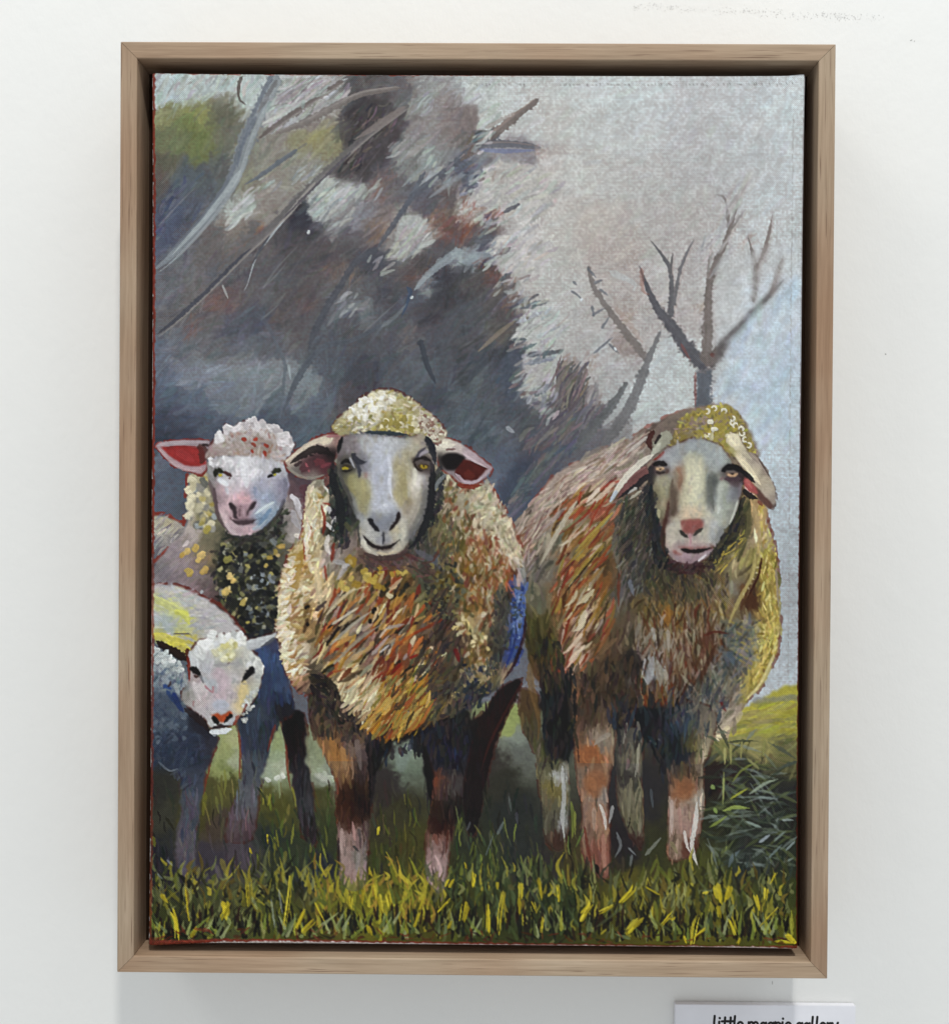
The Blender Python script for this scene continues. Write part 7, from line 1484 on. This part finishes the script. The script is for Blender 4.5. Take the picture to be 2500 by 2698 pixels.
# ------------------------------------------------------------------ shrub, grass
hatch(F_(1290, 780, 1400, 720, 1750, 710, 1745, 1380, 1500, 1400, 1290, 1330), 240, (24, 60), (4, 9), 40, GRASS, a=0.6, dry=0.4, light=0.2, hue=0.015, spread=60)
for y, k in ((760, 14), (860, 24), (960, 30), (1060, 30), (1160, 32), (1260, 30), (1350, 20)):
    for _ in range(k):
        x = 1300 + 440 * rng.random()
        yy = y + 50 * rng.normal()
        th = math.radians((20 if rng.random() < 0.6 else 150) + 22 * rng.normal())
        l = 30 + 60 * rng.random()
        c = ['4c5544', '66725f', '3c4536', '77837a', '59633a', '48524c', '7d8984', '2f382c', '616b44'][int(rng.integers(9))]
        stroke(F_(x - l * math.cos(th) / 1.0, yy + l * math.sin(th) / 1.0, x, yy - 4, x + l * math.cos(th), yy - l * math.sin(th)), [3, 6 + 6 * rng.random(), 3], c, a=0.6, dry=0.45, thick=0.4, tip=(0.3, 0.4))
for p, w_, c in ((F_(1510, 985, 1590, 930, 1660, 905), [5, 9, 4], '93a08c'), (F_(1560, 1000, 1660, 1010), [8, 4], '7d8a86'), (F_(1370, 1075, 1430, 1055, 1510, 1060), [6, 10, 5], '93a352'), (F_(1410, 1010, 1500, 955), [6, 5], 'a5a83c'), (F_(1560, 1240, 1615, 1200), [6, 10], '9aa5aa'),
                 (F_(1400, 1370, 1420, 1320, 1460, 1280), [6, 12, 5], '5f6d70'), (F_(1490, 1130, 1570, 1160), [5, 8], '8a9a90'), (F_(1300, 1160, 1350, 1130, 1390, 1100), [6, 7, 4], '8a9a48'), (F_(1375, 870, 1372, 960, 1370, 1040), [4, 5, 4], '98a060'),
                 (F_(1380, 740, 1380, 830), [7, 5], 'a8a468'), (F_(1410, 730, 1412, 830), [7, 5], '9c985c'), (F_(1470, 710, 1465, 800), [6, 4], '98945a'), (F_(1590, 700, 1580, 790), [8, 6], '8a8a50'), (F_(1310, 940, 1325, 960), [12, 10], '8aa05c'), (F_(1325, 1060, 1335, 1085), [8, 9], '93ad5c'),
                 (F_(1420, 920, 1470, 860, 1560, 810), [5, 6, 4], '77803f'), (F_(1500, 800, 1560, 850), [6, 7], '8a8a5a'), (F_(1360, 1300, 1390, 1260), [6, 7], '93a050'), (F_(1680, 1120, 1740, 1120), [5, 6], '8f9c98'), (F_(1640, 1230, 1700, 1180), [6, 5], '77857d'), (F_(1680, 1350, 1740, 1320), [6, 5], '7d8c80'),
                 (F_(1600, 1330, 1680, 1250), [5, 5], '6d7c7a'), (F_(1750, 1230, 1700, 1280), [5, 5], '8a9896')):
    stroke(p, w_, c, a=0.85, dry=0.3, thick=0.5, tip=(0.25, 0.35))

smear(F_(1290, 720, 1760, 720, 1750, 1400, 1290, 1380), 1, 0.45)
GR1 = [(398, 2060), (700, 2060), (1020, 2080), (1300, 2050), (1620, 2180), (1850, 2220), (2100, 2270), (2098, 2400), (398, 2400)]
ga = dirs([(450, 2200, 95), (700, 2200, 98), (1000, 2250, 92), (1200, 2200, 92), (1500, 2250, 95), (1800, 2350, 85), (2050, 2350, 75)])
hatch(GR1, 620, (26, 70), (4, 9), ga, GRASS, a=0.6, dry=0.4, light=0.28, hue=0.02, spread=10, order='down', both=False, avoid=(4, 5, 6))
hatch([(640, 2100), (900, 2080), (930, 2330), (640, 2330)], 90, (24, 60), (3, 6), 98, ['3d4a24', '5f6a28', '2b342c', '77782c', '46502c', '8a8a30'], a=0.7, dry=0.4, spread=8, avoid=(4, 5, 6))
hatch([(1000, 2120), (1130, 2080), (1130, 2330), (980, 2330)], 50, (24, 60), (3, 6), 95, ['3d4224', '5a5c24', '2b2f2c', '6d6a28'], a=0.6, dry=0.4, spread=8, avoid=(4, 5, 6))
hatch([(1200, 2180), (1560, 2180), (1560, 2350), (1200, 2350)], 150, (24, 60), (3, 7), 95, ['3a4526', '55622a', '2b332c', '6d7430', '444c34', '7d8a3a'], a=0.65, dry=0.4, spread=12, avoid=(4, 5, 6))
for i in range(1150):                       # front blades, back to front
    t = i / 1150.0
    y = 2310 + 160 * t + 16 * rng.normal()
    x = 400 + 1690 * rng.random()
    y = min(y + (x - 1200) * 0.008, 2490)
    th = math.radians(92 + (16 if x < 1200 else -6) * rng.normal() + (rng.normal() * 12))
    l = 22 + 50 * rng.random() ** 1.3
    if 1180 < x < 1540 and rng.random() < 0.35:
        pal = ['2f3a24', '3f4a2a', '4c5a38']
    elif 830 < x < 1140:
        pal = ['8a8a28', 'a39a2e', '6d7024', 'b0a030', '7a6a28', '56602a', '9a7a30']
    else:
        pal = ['5f6426', '7a762a', '4a5230', '8f8830', '6a7044', '8a8a50', '3a4024', '777a4c', 'a3962e', '55583a', '6a5a26', '2f3320', '1f2118', '26241a', '30301c']
    c = hx(pal[int(rng.integers(len(pal)))]) * (1 + 0.08 * rng.normal())
    dx, dy = l * math.cos(th), l * math.sin(th)
    b = 8 * rng.normal()
    stroke([(x, y), (x + dx * 0.5 + b, y - dy * 0.5), (x + dx, y - dy)], [4 + 7 * rng.random(), 4 + 7 * rng.random(), 3], np.clip(c, 0, 1), a=0.8, dry=0.3 + 0.35 * rng.random(), thick=0.5, tip=(0.06, 0.3))
for i in range(330):                       # darks between the blades at the foot
    x = 400 + 1690 * rng.random()
    y = 2420 + 60 * rng.random() + (x - 1200) * 0.008
    stroke([(x, y), (x + 6 * rng.normal(), y - 26 - 20 * rng.random())], 7, ['1c1c18', '241f1a', '1f2420', '2f1f18', '14140f'][int(rng.integers(5))], a=0.75, dry=0.35)
for i in range(110):
    x = 400 + 1690 * rng.random()
    y = 2440 + 40 * rng.random() + (x - 1200) * 0.008
    l = 26 + 36 * rng.random()
    th = math.radians(90 + 24 * rng.normal())
    stroke([(x, y), (x + l * math.cos(th), y - l * math.sin(th))], [9, 5], ['5d6838', '7a8838', '8f9a58', '6d7a50', '4a5830', 'a0a038', '98a070'][int(rng.integers(7))], a=0.8, dry=0.35, thick=0.45, tip=(0.1, 0.5))
Yl = ['d6c32c', 'c9b428', 'dccb3c', 'bfae2a']
for p, w_ in ((E_(90, 1500, 120, 1550), 9), (E_(145, 1590, 165, 1650, 180, 1735), 10), (E_(215, 1480, 235, 1650), 5), (E_(545, 1450, 550, 1560), 5), (E_(425, 1560, 440, 1640), 16), (E_(415, 1640, 455, 1560), 8), (E_(270, 1690, 245, 1735), 8),
              (E_(770, 1420, 765, 1520, 740, 1690), 5), (E_(830, 1720, 900, 1650), 6), (E_(810, 1690, 850, 1590), 8), (E_(900, 1560, 945, 1650), 5), (E_(1230, 1160, 1225, 1200), 6), (E_(1215, 1460, 1225, 1540), 8), (E_(1100, 1530, 1090, 1600), 8), (E_(1280, 1500, 1295, 1570), 10), (E_(1240, 1520, 1260, 1620), 9),
              (E_(1160, 1490, 1150, 1560), 7), (E_(1420, 1690, 1450, 1620), 8), (E_(1450, 1600, 1480, 1520), 6), (E_(1590, 1480, 1615, 1440), 9), (E_(1600, 1690, 1615, 1660), 8), (E_(1680, 1650, 1690, 1560), 9), (E_(1550, 1610, 1610, 1540), 4), (E_(1740, 1440, 1735, 1480), 5), (E_(1810, 1600, 1815, 1730), 6), (E_(1180, 1690, 1195, 1730), 8),
              (E_(655, 1240, 650, 1200), 4), (E_(560, 1300, 555, 1270), 4), (E_(1190, 1420, 1185, 1380), 5), (E_(1700, 1380, 1690, 1350), 4),
              (F_(15, 1570, 5, 1660), 10), (F_(215, 1500, 195, 1600, 190, 1720), 6), (F_(300, 1450, 305, 1540), 7), (F_(305, 1540, 310, 1620), 9), (F_(130, 1570, 135, 1740), 5), (F_(420, 1640, 410, 1730), 7), (F_(395, 1440, 408, 1540), 7), (F_(500, 1470, 502, 1570), 6), (F_(620, 1660, 660, 1590, 670, 1560), 13), (F_(640, 1620, 690, 1570), 8),
              (F_(855, 1720, 900, 1660), 14), (F_(880, 1690, 930, 1640), 12), (F_(820, 1560, 880, 1500, 895, 1470), 8), (F_(960, 1480, 1030, 1520), 6), (F_(1200, 1770, 1215, 1680, 1230, 1620), 8), (F_(1220, 1740, 1280, 1690), 6), (F_(1340, 1580, 1345, 1640), 9), (F_(1350, 1480, 1370, 1560), 18), (F_(1330, 1470, 1340, 1530), 10),
              (F_(1400, 1470, 1380, 1540), 12), (F_(1270, 1510, 1290, 1500), 7), (F_(1090, 1650, 1110, 1640), 7), (F_(1160, 1740, 1170, 1770), 9), (F_(1440, 1770, 1455, 1740), 8), (F_(1600, 1480, 1590, 1540), 7), (F_(1540, 1520, 1560, 1600), 9), (F_(1650, 1400, 1620, 1450), 3), (F_(1560, 1680, 1660, 1580), 3), (F_(1640, 1750, 1740, 1765), 12),
              (F_(1700, 1720, 1745, 1760), 14), (F_(1400, 1640, 1430, 1720), 6), (F_(720, 1610, 790, 1570), 6), (F_(60, 1400, 55, 1470), 5), (F_(180, 1450, 178, 1490), 5), (F_(370, 1560, 380, 1610), 5), (F_(1040, 1680, 1100, 1610), 5)):
    for _ in range(3):
        q = np.asarray(p) + rng.normal(size=2) * w_ * 0.35 + rng.normal(size=np.asarray(p).shape) * 1.5
        stroke(q, w_ * (0.35 + 0.5 * rng.random()), hx(Yl[int(rng.integers(4))]) * (0.72 + 0.30 * rng.random()), a=0.85, dry=0.25 + 0.3 * rng.random(), thick=0.95, tip=(0.15, 0.35))
for p, w_, c in ((E_(290, 1370, 280, 1430), [9, 12], '98943c'), (E_(405, 1330, 440, 1420), [14, 10], '9a8c30'), (E_(745, 1290, 735, 1360), [12, 9], '8a8232'), (E_(340, 1440, 370, 1460), [12, 12], '8a8030'), (E_(775, 1410, 765, 1500), [9, 9], '98922f'), (E_(320, 980, 310, 1100), [12, 9], '7a7a26'), (E_(45, 1210, 55, 1260), [14, 12], '8f8c24'),
                 (E_(120, 1330, 150, 1360), [4, 4], 'aab3b5'), (E_(70, 1400, 100, 1430), [4, 4], '8a979a'), (E_(670, 1540, 690, 1690), [5, 6], '9aa5a0'), (E_(710, 1490, 730, 1620), [5, 5], 'a9b3b0'), (E_(570, 1530, 600, 1600), [8, 6], '98a070'), (E_(320, 1700, 380, 1610), [12, 7], '98a05a'), (E_(880, 1740, 940, 1690), [8, 8], '7d8858'),
                 (E_(1640, 1050, 1660, 1150), [4, 3], '8aa04a'), (E_(1800, 1310, 1840, 1200), [3, 4], '6d7c80'), (F_(180, 1200, 215, 1130), [8, 7], '7d878a'), (F_(20, 1180, 40, 1130), [6, 5], '6d7880'), (F_(240, 1000, 255, 1080), [5, 6], '66706c'), (F_(810, 1190, 830, 1260, 800, 1320), [6, 8, 5], '98a0a0'), (F_(960, 1310, 1040, 1220), [8, 9], 'a5aaa6'),
                 (F_(890, 1310, 880, 1370), [8, 6], '8a979c'), (F_(870, 1270, 910, 1310), [6, 5], 'a0aaac'), (F_(570, 1030, 580, 1120, 575, 1220), [9, 9, 8], '8fa03a'), (F_(590, 1080, 590, 1200), [5, 5], 'a5b048'), (F_(1020, 1330, 985, 1410), [8, 7], '7d8a2a'), (F_(1030, 1370, 1090, 1450), [8, 9], '6d7a28'), (F_(1090, 1380, 1085, 1460), [9, 8], '77822c'),
                 (F_(700, 1690, 860, 1570), [7, 7], '5d6a48'), (F_(980, 1640, 1130, 1730), [7, 6], '5f6a38'), (F_(340, 1480, 480, 1660), [7, 8], '4c5a44'), (F_(960, 1680, 965, 1770), [9, 8], '8a9a5c'), (F_(1290, 1640, 1270, 1760), [9, 8], '77885c'), (F_(1420, 1570, 1400, 1650), [9, 8], '98a870'), (F_(1350, 1680, 1350, 1770), [10, 9], '6a7a4c'),
                 (F_(240, 1470, 270, 1490), [14, 14], '6d6236'), (F_(1250, 1495, 1330, 1495), [4, 4], '7d8a68'), (F_(1240, 1000, 1250, 1060), [4, 4], '8a9098'), (F_(990, 960, 1000, 1060), [7, 7], '5f6a70')):
    stroke(p, w_, c, a=0.5, dry=0.55, thick=0.45, tip=(0.2, 0.35))
smear([(398, 2250), (2098, 2270), (2098, 2485), (398, 2470)], 1, 0.4)
hatch([(398, 2440), (1100, 2452), (2098, 2470), (2098, 2490), (398, 2478)], 110, (14, 34), (4, 8), 5, ['5a2a1c', '6d2f1e', '3a1f18', '24201a'], a=0.5, dry=0.6, spread=50)

# ------------------------------------------------------------------ bare margins of the canvas: red ground, white priming
ed = _x - 0.5 + (N5 - 0.5) * 3.0
tp = _y + (N5b - 0.5) * 3.0
rt = (NW - 1 - _x) + (N5 - 0.5) * 3.0
bt = (NH - 1 - _y) + (N5b - 0.5) * 3.0
v_ = _y / NH
u_ = _x / NW
red = hx('86392c')[None, None, :] * (0.85 + 0.3 * N5)[..., None]
wht = hx('c9c4c2')[None, None, :] * (0.92 + 0.12 * N2)[..., None]


def margin(d, wd, c, soft=1.2, gate=None):
    al = np.clip((wd - d) / soft, 0, 1) * np.clip(0.45 + 0.9 * WEAVE, 0, 1)
    if gate is not None:
        al = al * gate
    IMG[:] += al[..., None] * (c - IMG)
    LAB[(wd - d > 0.5 * soft) & (al > 0.3)] = 10


margin(ed, 5.0 + 1.5 * (N14 - 0.5), red, gate=np.clip(1.25 - 0.6 * (v_ > 0.55), 0, 1))
margin(ed, 1.6, wht, gate=(N14 > 0.52).astype(np.float32))
margin(tp, 2.6, red, gate=np.clip((0.62 - u_) * 6, 0, 1) * (N14b > 0.42))
margin(tp, 1.8, wht, gate=(N14 > 0.5).astype(np.float32))
margin(rt, 3.0, hx('6a2a22')[None, None, :] * (0.8 + 0.3 * N5)[..., None], gate=np.clip((v_ - 0.30) * 4, 0, 0.9))
margin(rt, 2.6, hx('a8a4a6')[None, None, :] * np.ones((NH, NW, 1), np.float32), gate=np.clip((0.32 - v_) * 8, 0, 0.8))
bw = np.interp(u_, [0, 0.05, 0.2, 0.5, 0.8, 0.95, 1], [10, 8, 8, 6, 4.5, 5, 8])
margin(bt, bw, red, soft=2.5)
ww_ = np.interp(u_, [0, 0.06, 0.12, 0.25, 0.5, 0.8, 0.93, 1], [0, 1, 4, 5, 3, 2.6, 4, 2])
margin(bt, ww_, wht, soft=1.5)

# thin paint sits on the thread tops: the hollows keep some red-brown ground, and weave shade is painted in too
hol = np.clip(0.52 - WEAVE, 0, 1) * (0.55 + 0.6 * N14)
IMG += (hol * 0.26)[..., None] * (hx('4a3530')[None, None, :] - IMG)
IMG *= (1 + 0.02 * (N2 - 0.5) + 0.12 * (WEAVE - 0.5))[..., None]  # weave shade put into the colour: thread tops lighter, hollows darker
IMG[:] = np.clip(IMG, 0, 1)
IMG[:] = IMG + 0.10 * ((N5 - 0.5) + (N14b - 0.5))[..., None] * IMG          # uneven paint load
g_ = IMG.mean(-1, keepdims=True)
for k_ in (4, 5):
    m_ = LAB == k_
    IMG[m_] = (g_ + 0.90 * (IMG - g_))[m_]
    m_ &= _y > T([(1200, 2010)])[0, 1]
    IMG[m_] = (g_ + 0.72 * (IMG - g_))[m_] * 0.96
IMG[:] = np.clip(g_ + 0.88 * (IMG - g_), 0, 1)
for ch in range(3):                         # sharpening: local contrast raised in the colours
    IMG[..., ch] += 0.40 * (IMG[..., ch] - boxblur(boxblur(IMG[..., ch], 2), 1))
IMG[:] = np.clip(0.46 + (IMG - 0.46) * 1.16 + 0.006, 0.012, 1)
RELIEF[:] = 0.6 * RELIEF + 0.4 * boxblur(RELIEF, 1)


# ------------------------------------------------------------------ the framed painting
CW, CH, OX, OZ = 0.29928, 0.40157, 0.00034, -0.00036
FW, FH, RAIL = 0.3254, 0.42621, 0.00768

root = bpy.data.objects.new('framed_painting', None)
col.objects.link(root)
root.location = (0, 0, Z0 - FH / 2)
root.empty_display_size = 0.05
tag(root, 'oil painting of three sheep and a lamb in a pale wooden float frame', 'painting')
bpy.context.view_layer.update()


def adopt(o, parent):
    o.parent = parent
    o.matrix_parent_inverse = parent.matrix_world.inverted()


def rail(length, name='rail'):
    """mitred batten along local x, outer face at z = 0, front face at local y = FRONT_Y"""
    bm = bmesh.new()
    h = length / 2 - 0.00009
    sec = [(FRONT_Y, 0.0), (FRONT_Y, -RAIL), (-0.0005, -RAIL), (-0.0005, 0.0)]
    ends = []
    for s in (-1, 1):
        ring = []
        for (y, z) in sec:
            ring.append(bm.verts.new((s * (h + z), y, z)))
        ends.append(ring)
    for k in range(4):
        bm.faces.new((ends[0][k], ends[0][(k + 1) % 4], ends[1][(k + 1) % 4], ends[1][k]))
    bm.faces.new(ends[0])
    bm.faces.new(list(reversed(ends[1])))
    bmesh.ops.recalc_face_normals(bm, faces=bm.faces)
    long_edges = [e for e in bm.edges if abs(e.verts[0].co.x - e.verts[1].co.x) > length * 0.5]
    bmesh.ops.bevel(bm, geom=long_edges, offset=0.0006, segments=3, affect='EDGES', profile=0.5)
    me = bpy.data.meshes.new(name)
    bm.to_mesh(me)
    bm.free()
    me.materials.append(M_wood)
    for p in me.polygons:
        p.use_smooth = False
    return me


me_h, me_v = rail(FW), rail(FH)
for (me, loc, ang) in ((me_h, (0, 0, Z0 + FH / 2), 0.0), (me_h, (0, 0, Z0 - FH / 2), math.pi),
                       (me_v, (-FW / 2, 0, Z0), -math.pi / 2), (me_v, (FW / 2, 0, Z0), math.pi / 2)):
    o = bpy.data.objects.new('rail', me)
    col.objects.link(o)
    o.location = loc
    o.rotation_euler = (0, ang, 0)
    bpy.context.view_layer.update()
    adopt(o, root)

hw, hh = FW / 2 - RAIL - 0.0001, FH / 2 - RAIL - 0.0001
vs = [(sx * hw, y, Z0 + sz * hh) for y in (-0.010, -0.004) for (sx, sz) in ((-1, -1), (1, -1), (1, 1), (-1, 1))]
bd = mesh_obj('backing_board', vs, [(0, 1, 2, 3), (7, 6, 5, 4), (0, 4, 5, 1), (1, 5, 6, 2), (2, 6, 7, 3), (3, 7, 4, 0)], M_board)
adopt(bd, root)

# ledge added inside each rail, coloured dark to deepen the shade of the slot
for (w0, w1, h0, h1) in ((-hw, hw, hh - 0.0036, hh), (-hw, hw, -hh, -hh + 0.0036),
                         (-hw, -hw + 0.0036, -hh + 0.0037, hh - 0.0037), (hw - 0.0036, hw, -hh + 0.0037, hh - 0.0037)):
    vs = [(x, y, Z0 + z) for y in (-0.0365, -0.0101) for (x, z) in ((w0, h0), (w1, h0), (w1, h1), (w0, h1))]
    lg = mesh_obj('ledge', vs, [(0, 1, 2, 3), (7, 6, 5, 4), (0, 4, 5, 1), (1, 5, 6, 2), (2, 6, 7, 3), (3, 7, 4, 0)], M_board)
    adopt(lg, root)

# the stretched canvas: its face is a fine sheet that carries the paint film, its sides fold back
jj, ii = np.meshgrid(np.arange(NW), np.arange(NH))
uu, vv = jj / (NW - 1.0), ii / (NH - 1.0)
X = OX - CW / 2 + uu * CW
Zc = Z0 + OZ + CH / 2 - vv * CH
bow = 0.00055
X = X + (uu - 0.5) * 2 * bow * ((2 * vv - 1) ** 4 - 0.4)
Zc = Zc - (vv - 0.5) * 2 * bow * ((2 * uu - 1) ** 4 - 0.4)
Zc = Zc - np.clip(vv - 0.9, 0, 1) * 10 * 0.0010 * np.exp(-(uu / 0.06) ** 2)      # lower left corner sags
Zc = Zc + np.clip(0.05 - vv, 0, 1) * 20 * 0.0006 * np.exp(-((1 - uu) / 0.02) ** 2)
dx = np.minimum(uu, 1 - uu) * CW
dz = np.minimum(vv, 1 - vv) * CH
RD = 0.0016


def roll(d):
    q = np.clip(RD - d, 0, RD)
    return RD - np.sqrt(np.maximum(RD * RD - q * q, 0))


Y = CANVAS_Y + roll(dx) + roll(dz) * 0.95 - RELIEF * 0.00068
ring = [(0, j) for j in range(NW)] + [(i, NW - 1) for i in range(1, NH)] + \
       [(NH - 1, j) for j in range(NW - 2, -1, -1)] + [(i, 0) for i in range(NH - 2, 0, -1)]
vs, fs = [], []
for (i, j) in ring:
    vs.append((X[i, j], Y[i, j] + 0.00002, Zc[i, j]))
for (i, j) in ring:
    vs.append((X[i, j] + (0.0003 if uu[i, j] < 0.5 else -0.0003), -0.0102, Zc[i, j]))
n = len(ring)
fs = [(k, n + k, n + (k + 1) % n, (k + 1) % n) for k in range(n)]
fs.append(tuple(range(n, 2 * n)))
canvas = mesh_obj('canvas', vs, fs, M_edge)
adopt(canvas, root)
tag(canvas, 'stretched canvas with red and bare white edges')

XYZ = np.stack([X, Y, Zc], -1).reshape(-1, 3).astype(np.float32)
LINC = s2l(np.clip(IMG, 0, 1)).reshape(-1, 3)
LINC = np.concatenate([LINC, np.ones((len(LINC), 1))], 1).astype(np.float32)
a0 = (np.arange(NH - 1)[:, None] * NW + np.arange(NW - 1)[None, :])
quads = np.stack([a0, a0 + NW, a0 + NW + 1, a0 + 1], -1).reshape(-1, 4)
flab = LAB[:-1, :-1].reshape(-1)


def sheet(name, q, label):
    used, inv = np.unique(q.ravel(), return_inverse=True)
    me = bpy.data.meshes.new(name)
    me.vertices.add(len(used))
    me.vertices.foreach_set('co', XYZ[used].ravel())
    me.loops.add(q.size)
    me.loops.foreach_set('vertex_index', inv.astype(np.int32).ravel())
    me.polygons.add(len(q))
    me.polygons.foreach_set('loop_start', np.arange(0, q.size, 4, dtype=np.int32))
    me.update(calc_edges=True)
    me.polygons.foreach_set('use_smooth', np.ones(len(q), bool))
    ca = me.color_attributes.new('paint', 'FLOAT_COLOR', 'POINT')
    ca.data.foreach_set('color', LINC[used].ravel())
    me.materials.append(M_paint)
    o = bpy.data.objects.new(name, me)
    col.objects.link(o)
    adopt(o, canvas)
    tag(o, label)


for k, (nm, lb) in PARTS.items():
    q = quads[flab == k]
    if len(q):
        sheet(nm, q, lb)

# ------------------------------------------------------------------ the gallery label under the frame
card_root = bpy.data.objects.new('gallery_label', None)
col.objects.link(card_root)
CX0, CX1, CZ1, CZ0 = 0.1024, 0.1930, Z0 - 0.2485, Z0 - 0.3085
card_root.location = ((CX0 + CX1) / 2, 0, CZ0)
card_root.empty_display_size = 0.02
tag(card_root, 'white gallery card with black handwritten-style lettering below the frame', 'label')
bpy.context.view_layer.update()
bm = bmesh.new()
bmesh.ops.create_cube(bm, size=1.0)
for v in bm.verts:
    v.co.x = (CX0 + CX1) / 2 + v.co.x * (CX1 - CX0)
    v.co.y = -0.00225 + v.co.y * 0.0035
    v.co.z = (CZ0 + CZ1) / 2 + v.co.z * (CZ1 - CZ0)
bmesh.ops.bevel(bm, geom=list(bm.edges), offset=0.00018, segments=2, affect='EDGES')
me = bpy.data.meshes.new('card')
bm.to_mesh(me)
bm.free()
me.materials.append(M_card)
card = bpy.data.objects.new('card', me)
col.objects.link(card)
adopt(card, card_root)

# single-stroke letters; x in units of letter width, y from baseline 0 to ascender 1 (x-height 0.6)
arc = lambda cx, cy, rx, ry, a, b, n=12: [(cx + rx * math.cos(math.radians(a + (b - a) * k / n)),
                                           cy + ry * math.sin(math.radians(a + (b - a) * k / n))) for k in range(n + 1)]
GL = {
    'l': [[(0.05, 1.0), (0.02, 0.5), (0.05, 0.02)]],
    'i': [[(0.03, 0.60), (0.02, 0.3), (0.05, 0.0)], [(0.05, 0.86), (0.06, 0.84)]],
    't': [[(0.10, 0.90), (0.08, 0.45), (0.12, 0.02)], [(-0.08, 0.62), (0.28, 0.64)]],
    'e': [[(0.02, 0.30), (0.30, 0.34)] + arc(0.17, 0.31, 0.15, 0.28, 10, 320)],
    'm': [[(0.0, 0.58), (0.02, 0.0)], [(0.02, 0.40)] + arc(0.14, 0.42, 0.11, 0.17, 170, 0) + [(0.26, 0.02)],
          [(0.26, 0.40)] + arc(0.38, 0.42, 0.11, 0.17, 170, 0) + [(0.50, 0.0)]],
    'a': [arc(0.16, 0.28, 0.15, 0.28, 60, 420), [(0.31, 0.56), (0.31, 0.25), (0.35, 0.0)]],
    'g': [arc(0.16, 0.30, 0.15, 0.27, 60, 420), [(0.31, 0.56), (0.31, -0.15)] + arc(0.16, -0.18, 0.15, 0.16, 0, -150)],
    'p': [[(0.02, 0.60), (0.03, -0.36)], arc(0.17, 0.30, 0.15, 0.28, 180, -175)],
    'r': [[(0.02, 0.58), (0.03, 0.0)], [(0.03, 0.36)] + arc(0.17, 0.40, 0.13, 0.17, 165, 40)],
    'y': [[(0.0, 0.58), (0.14, 0.10)], [(0.30, 0.60), (0.14, 0.10), (0.02, -0.34)]],
}
PLACE = [('l', .1218), ('i', .1243), ('t', .1266), ('t', .1294), ('l', .1320), ('e', .1336),
         ('m', .1394), ('a', .1452), ('g', .1490), ('p', .1526), ('i', .1561), ('e', .1577),
         ('g', .1634), ('a', .1671), ('l', .1711), ('l', .1734), ('e', .1751), ('r', .1788), ('y', .1814)]
UX, UZ, PEN, BASE = 0.0093, 0.0072, 0.00060, Z0 - 0.2614
vs, fs = [], []


def pen(p):
    """flat round-ended ribbon of ink through the points"""
    p = np.array(p, float)
    for k in range(len(p) - 1):
        d = p[k + 1] - p[k]
        ln = math.hypot(*d)
        ux, uz = (d / ln) if ln > 0 else (1, 0)
        b0 = len(vs)
        pts = []
        for c, sgn in ((p[k + 1], 1), (p[k], -1)):
            for q in range(7):
                t = math.radians(-90 + 30 * q)
                ex, ez = math.cos(t) * sgn, math.sin(t) * sgn
                pts.append((c[0] + PEN * (ex * ux - ez * uz), c[1] + PEN * (ex * uz + ez * ux)))
        for (x, z) in pts:
            vs.append((x, -0.00403 - 0.000001 * (len(fs) % 40), z))
        fs.append(tuple(range(b0, b0 + len(pts))))


for ch, x0 in PLACE:
    for st in GL[ch]:
        pen([(x0 + x * UX, BASE + z * UZ) for (x, z) in st])
lt = mesh_obj('lettering', vs, fs, M_ink)
adopt(lt, card_root)
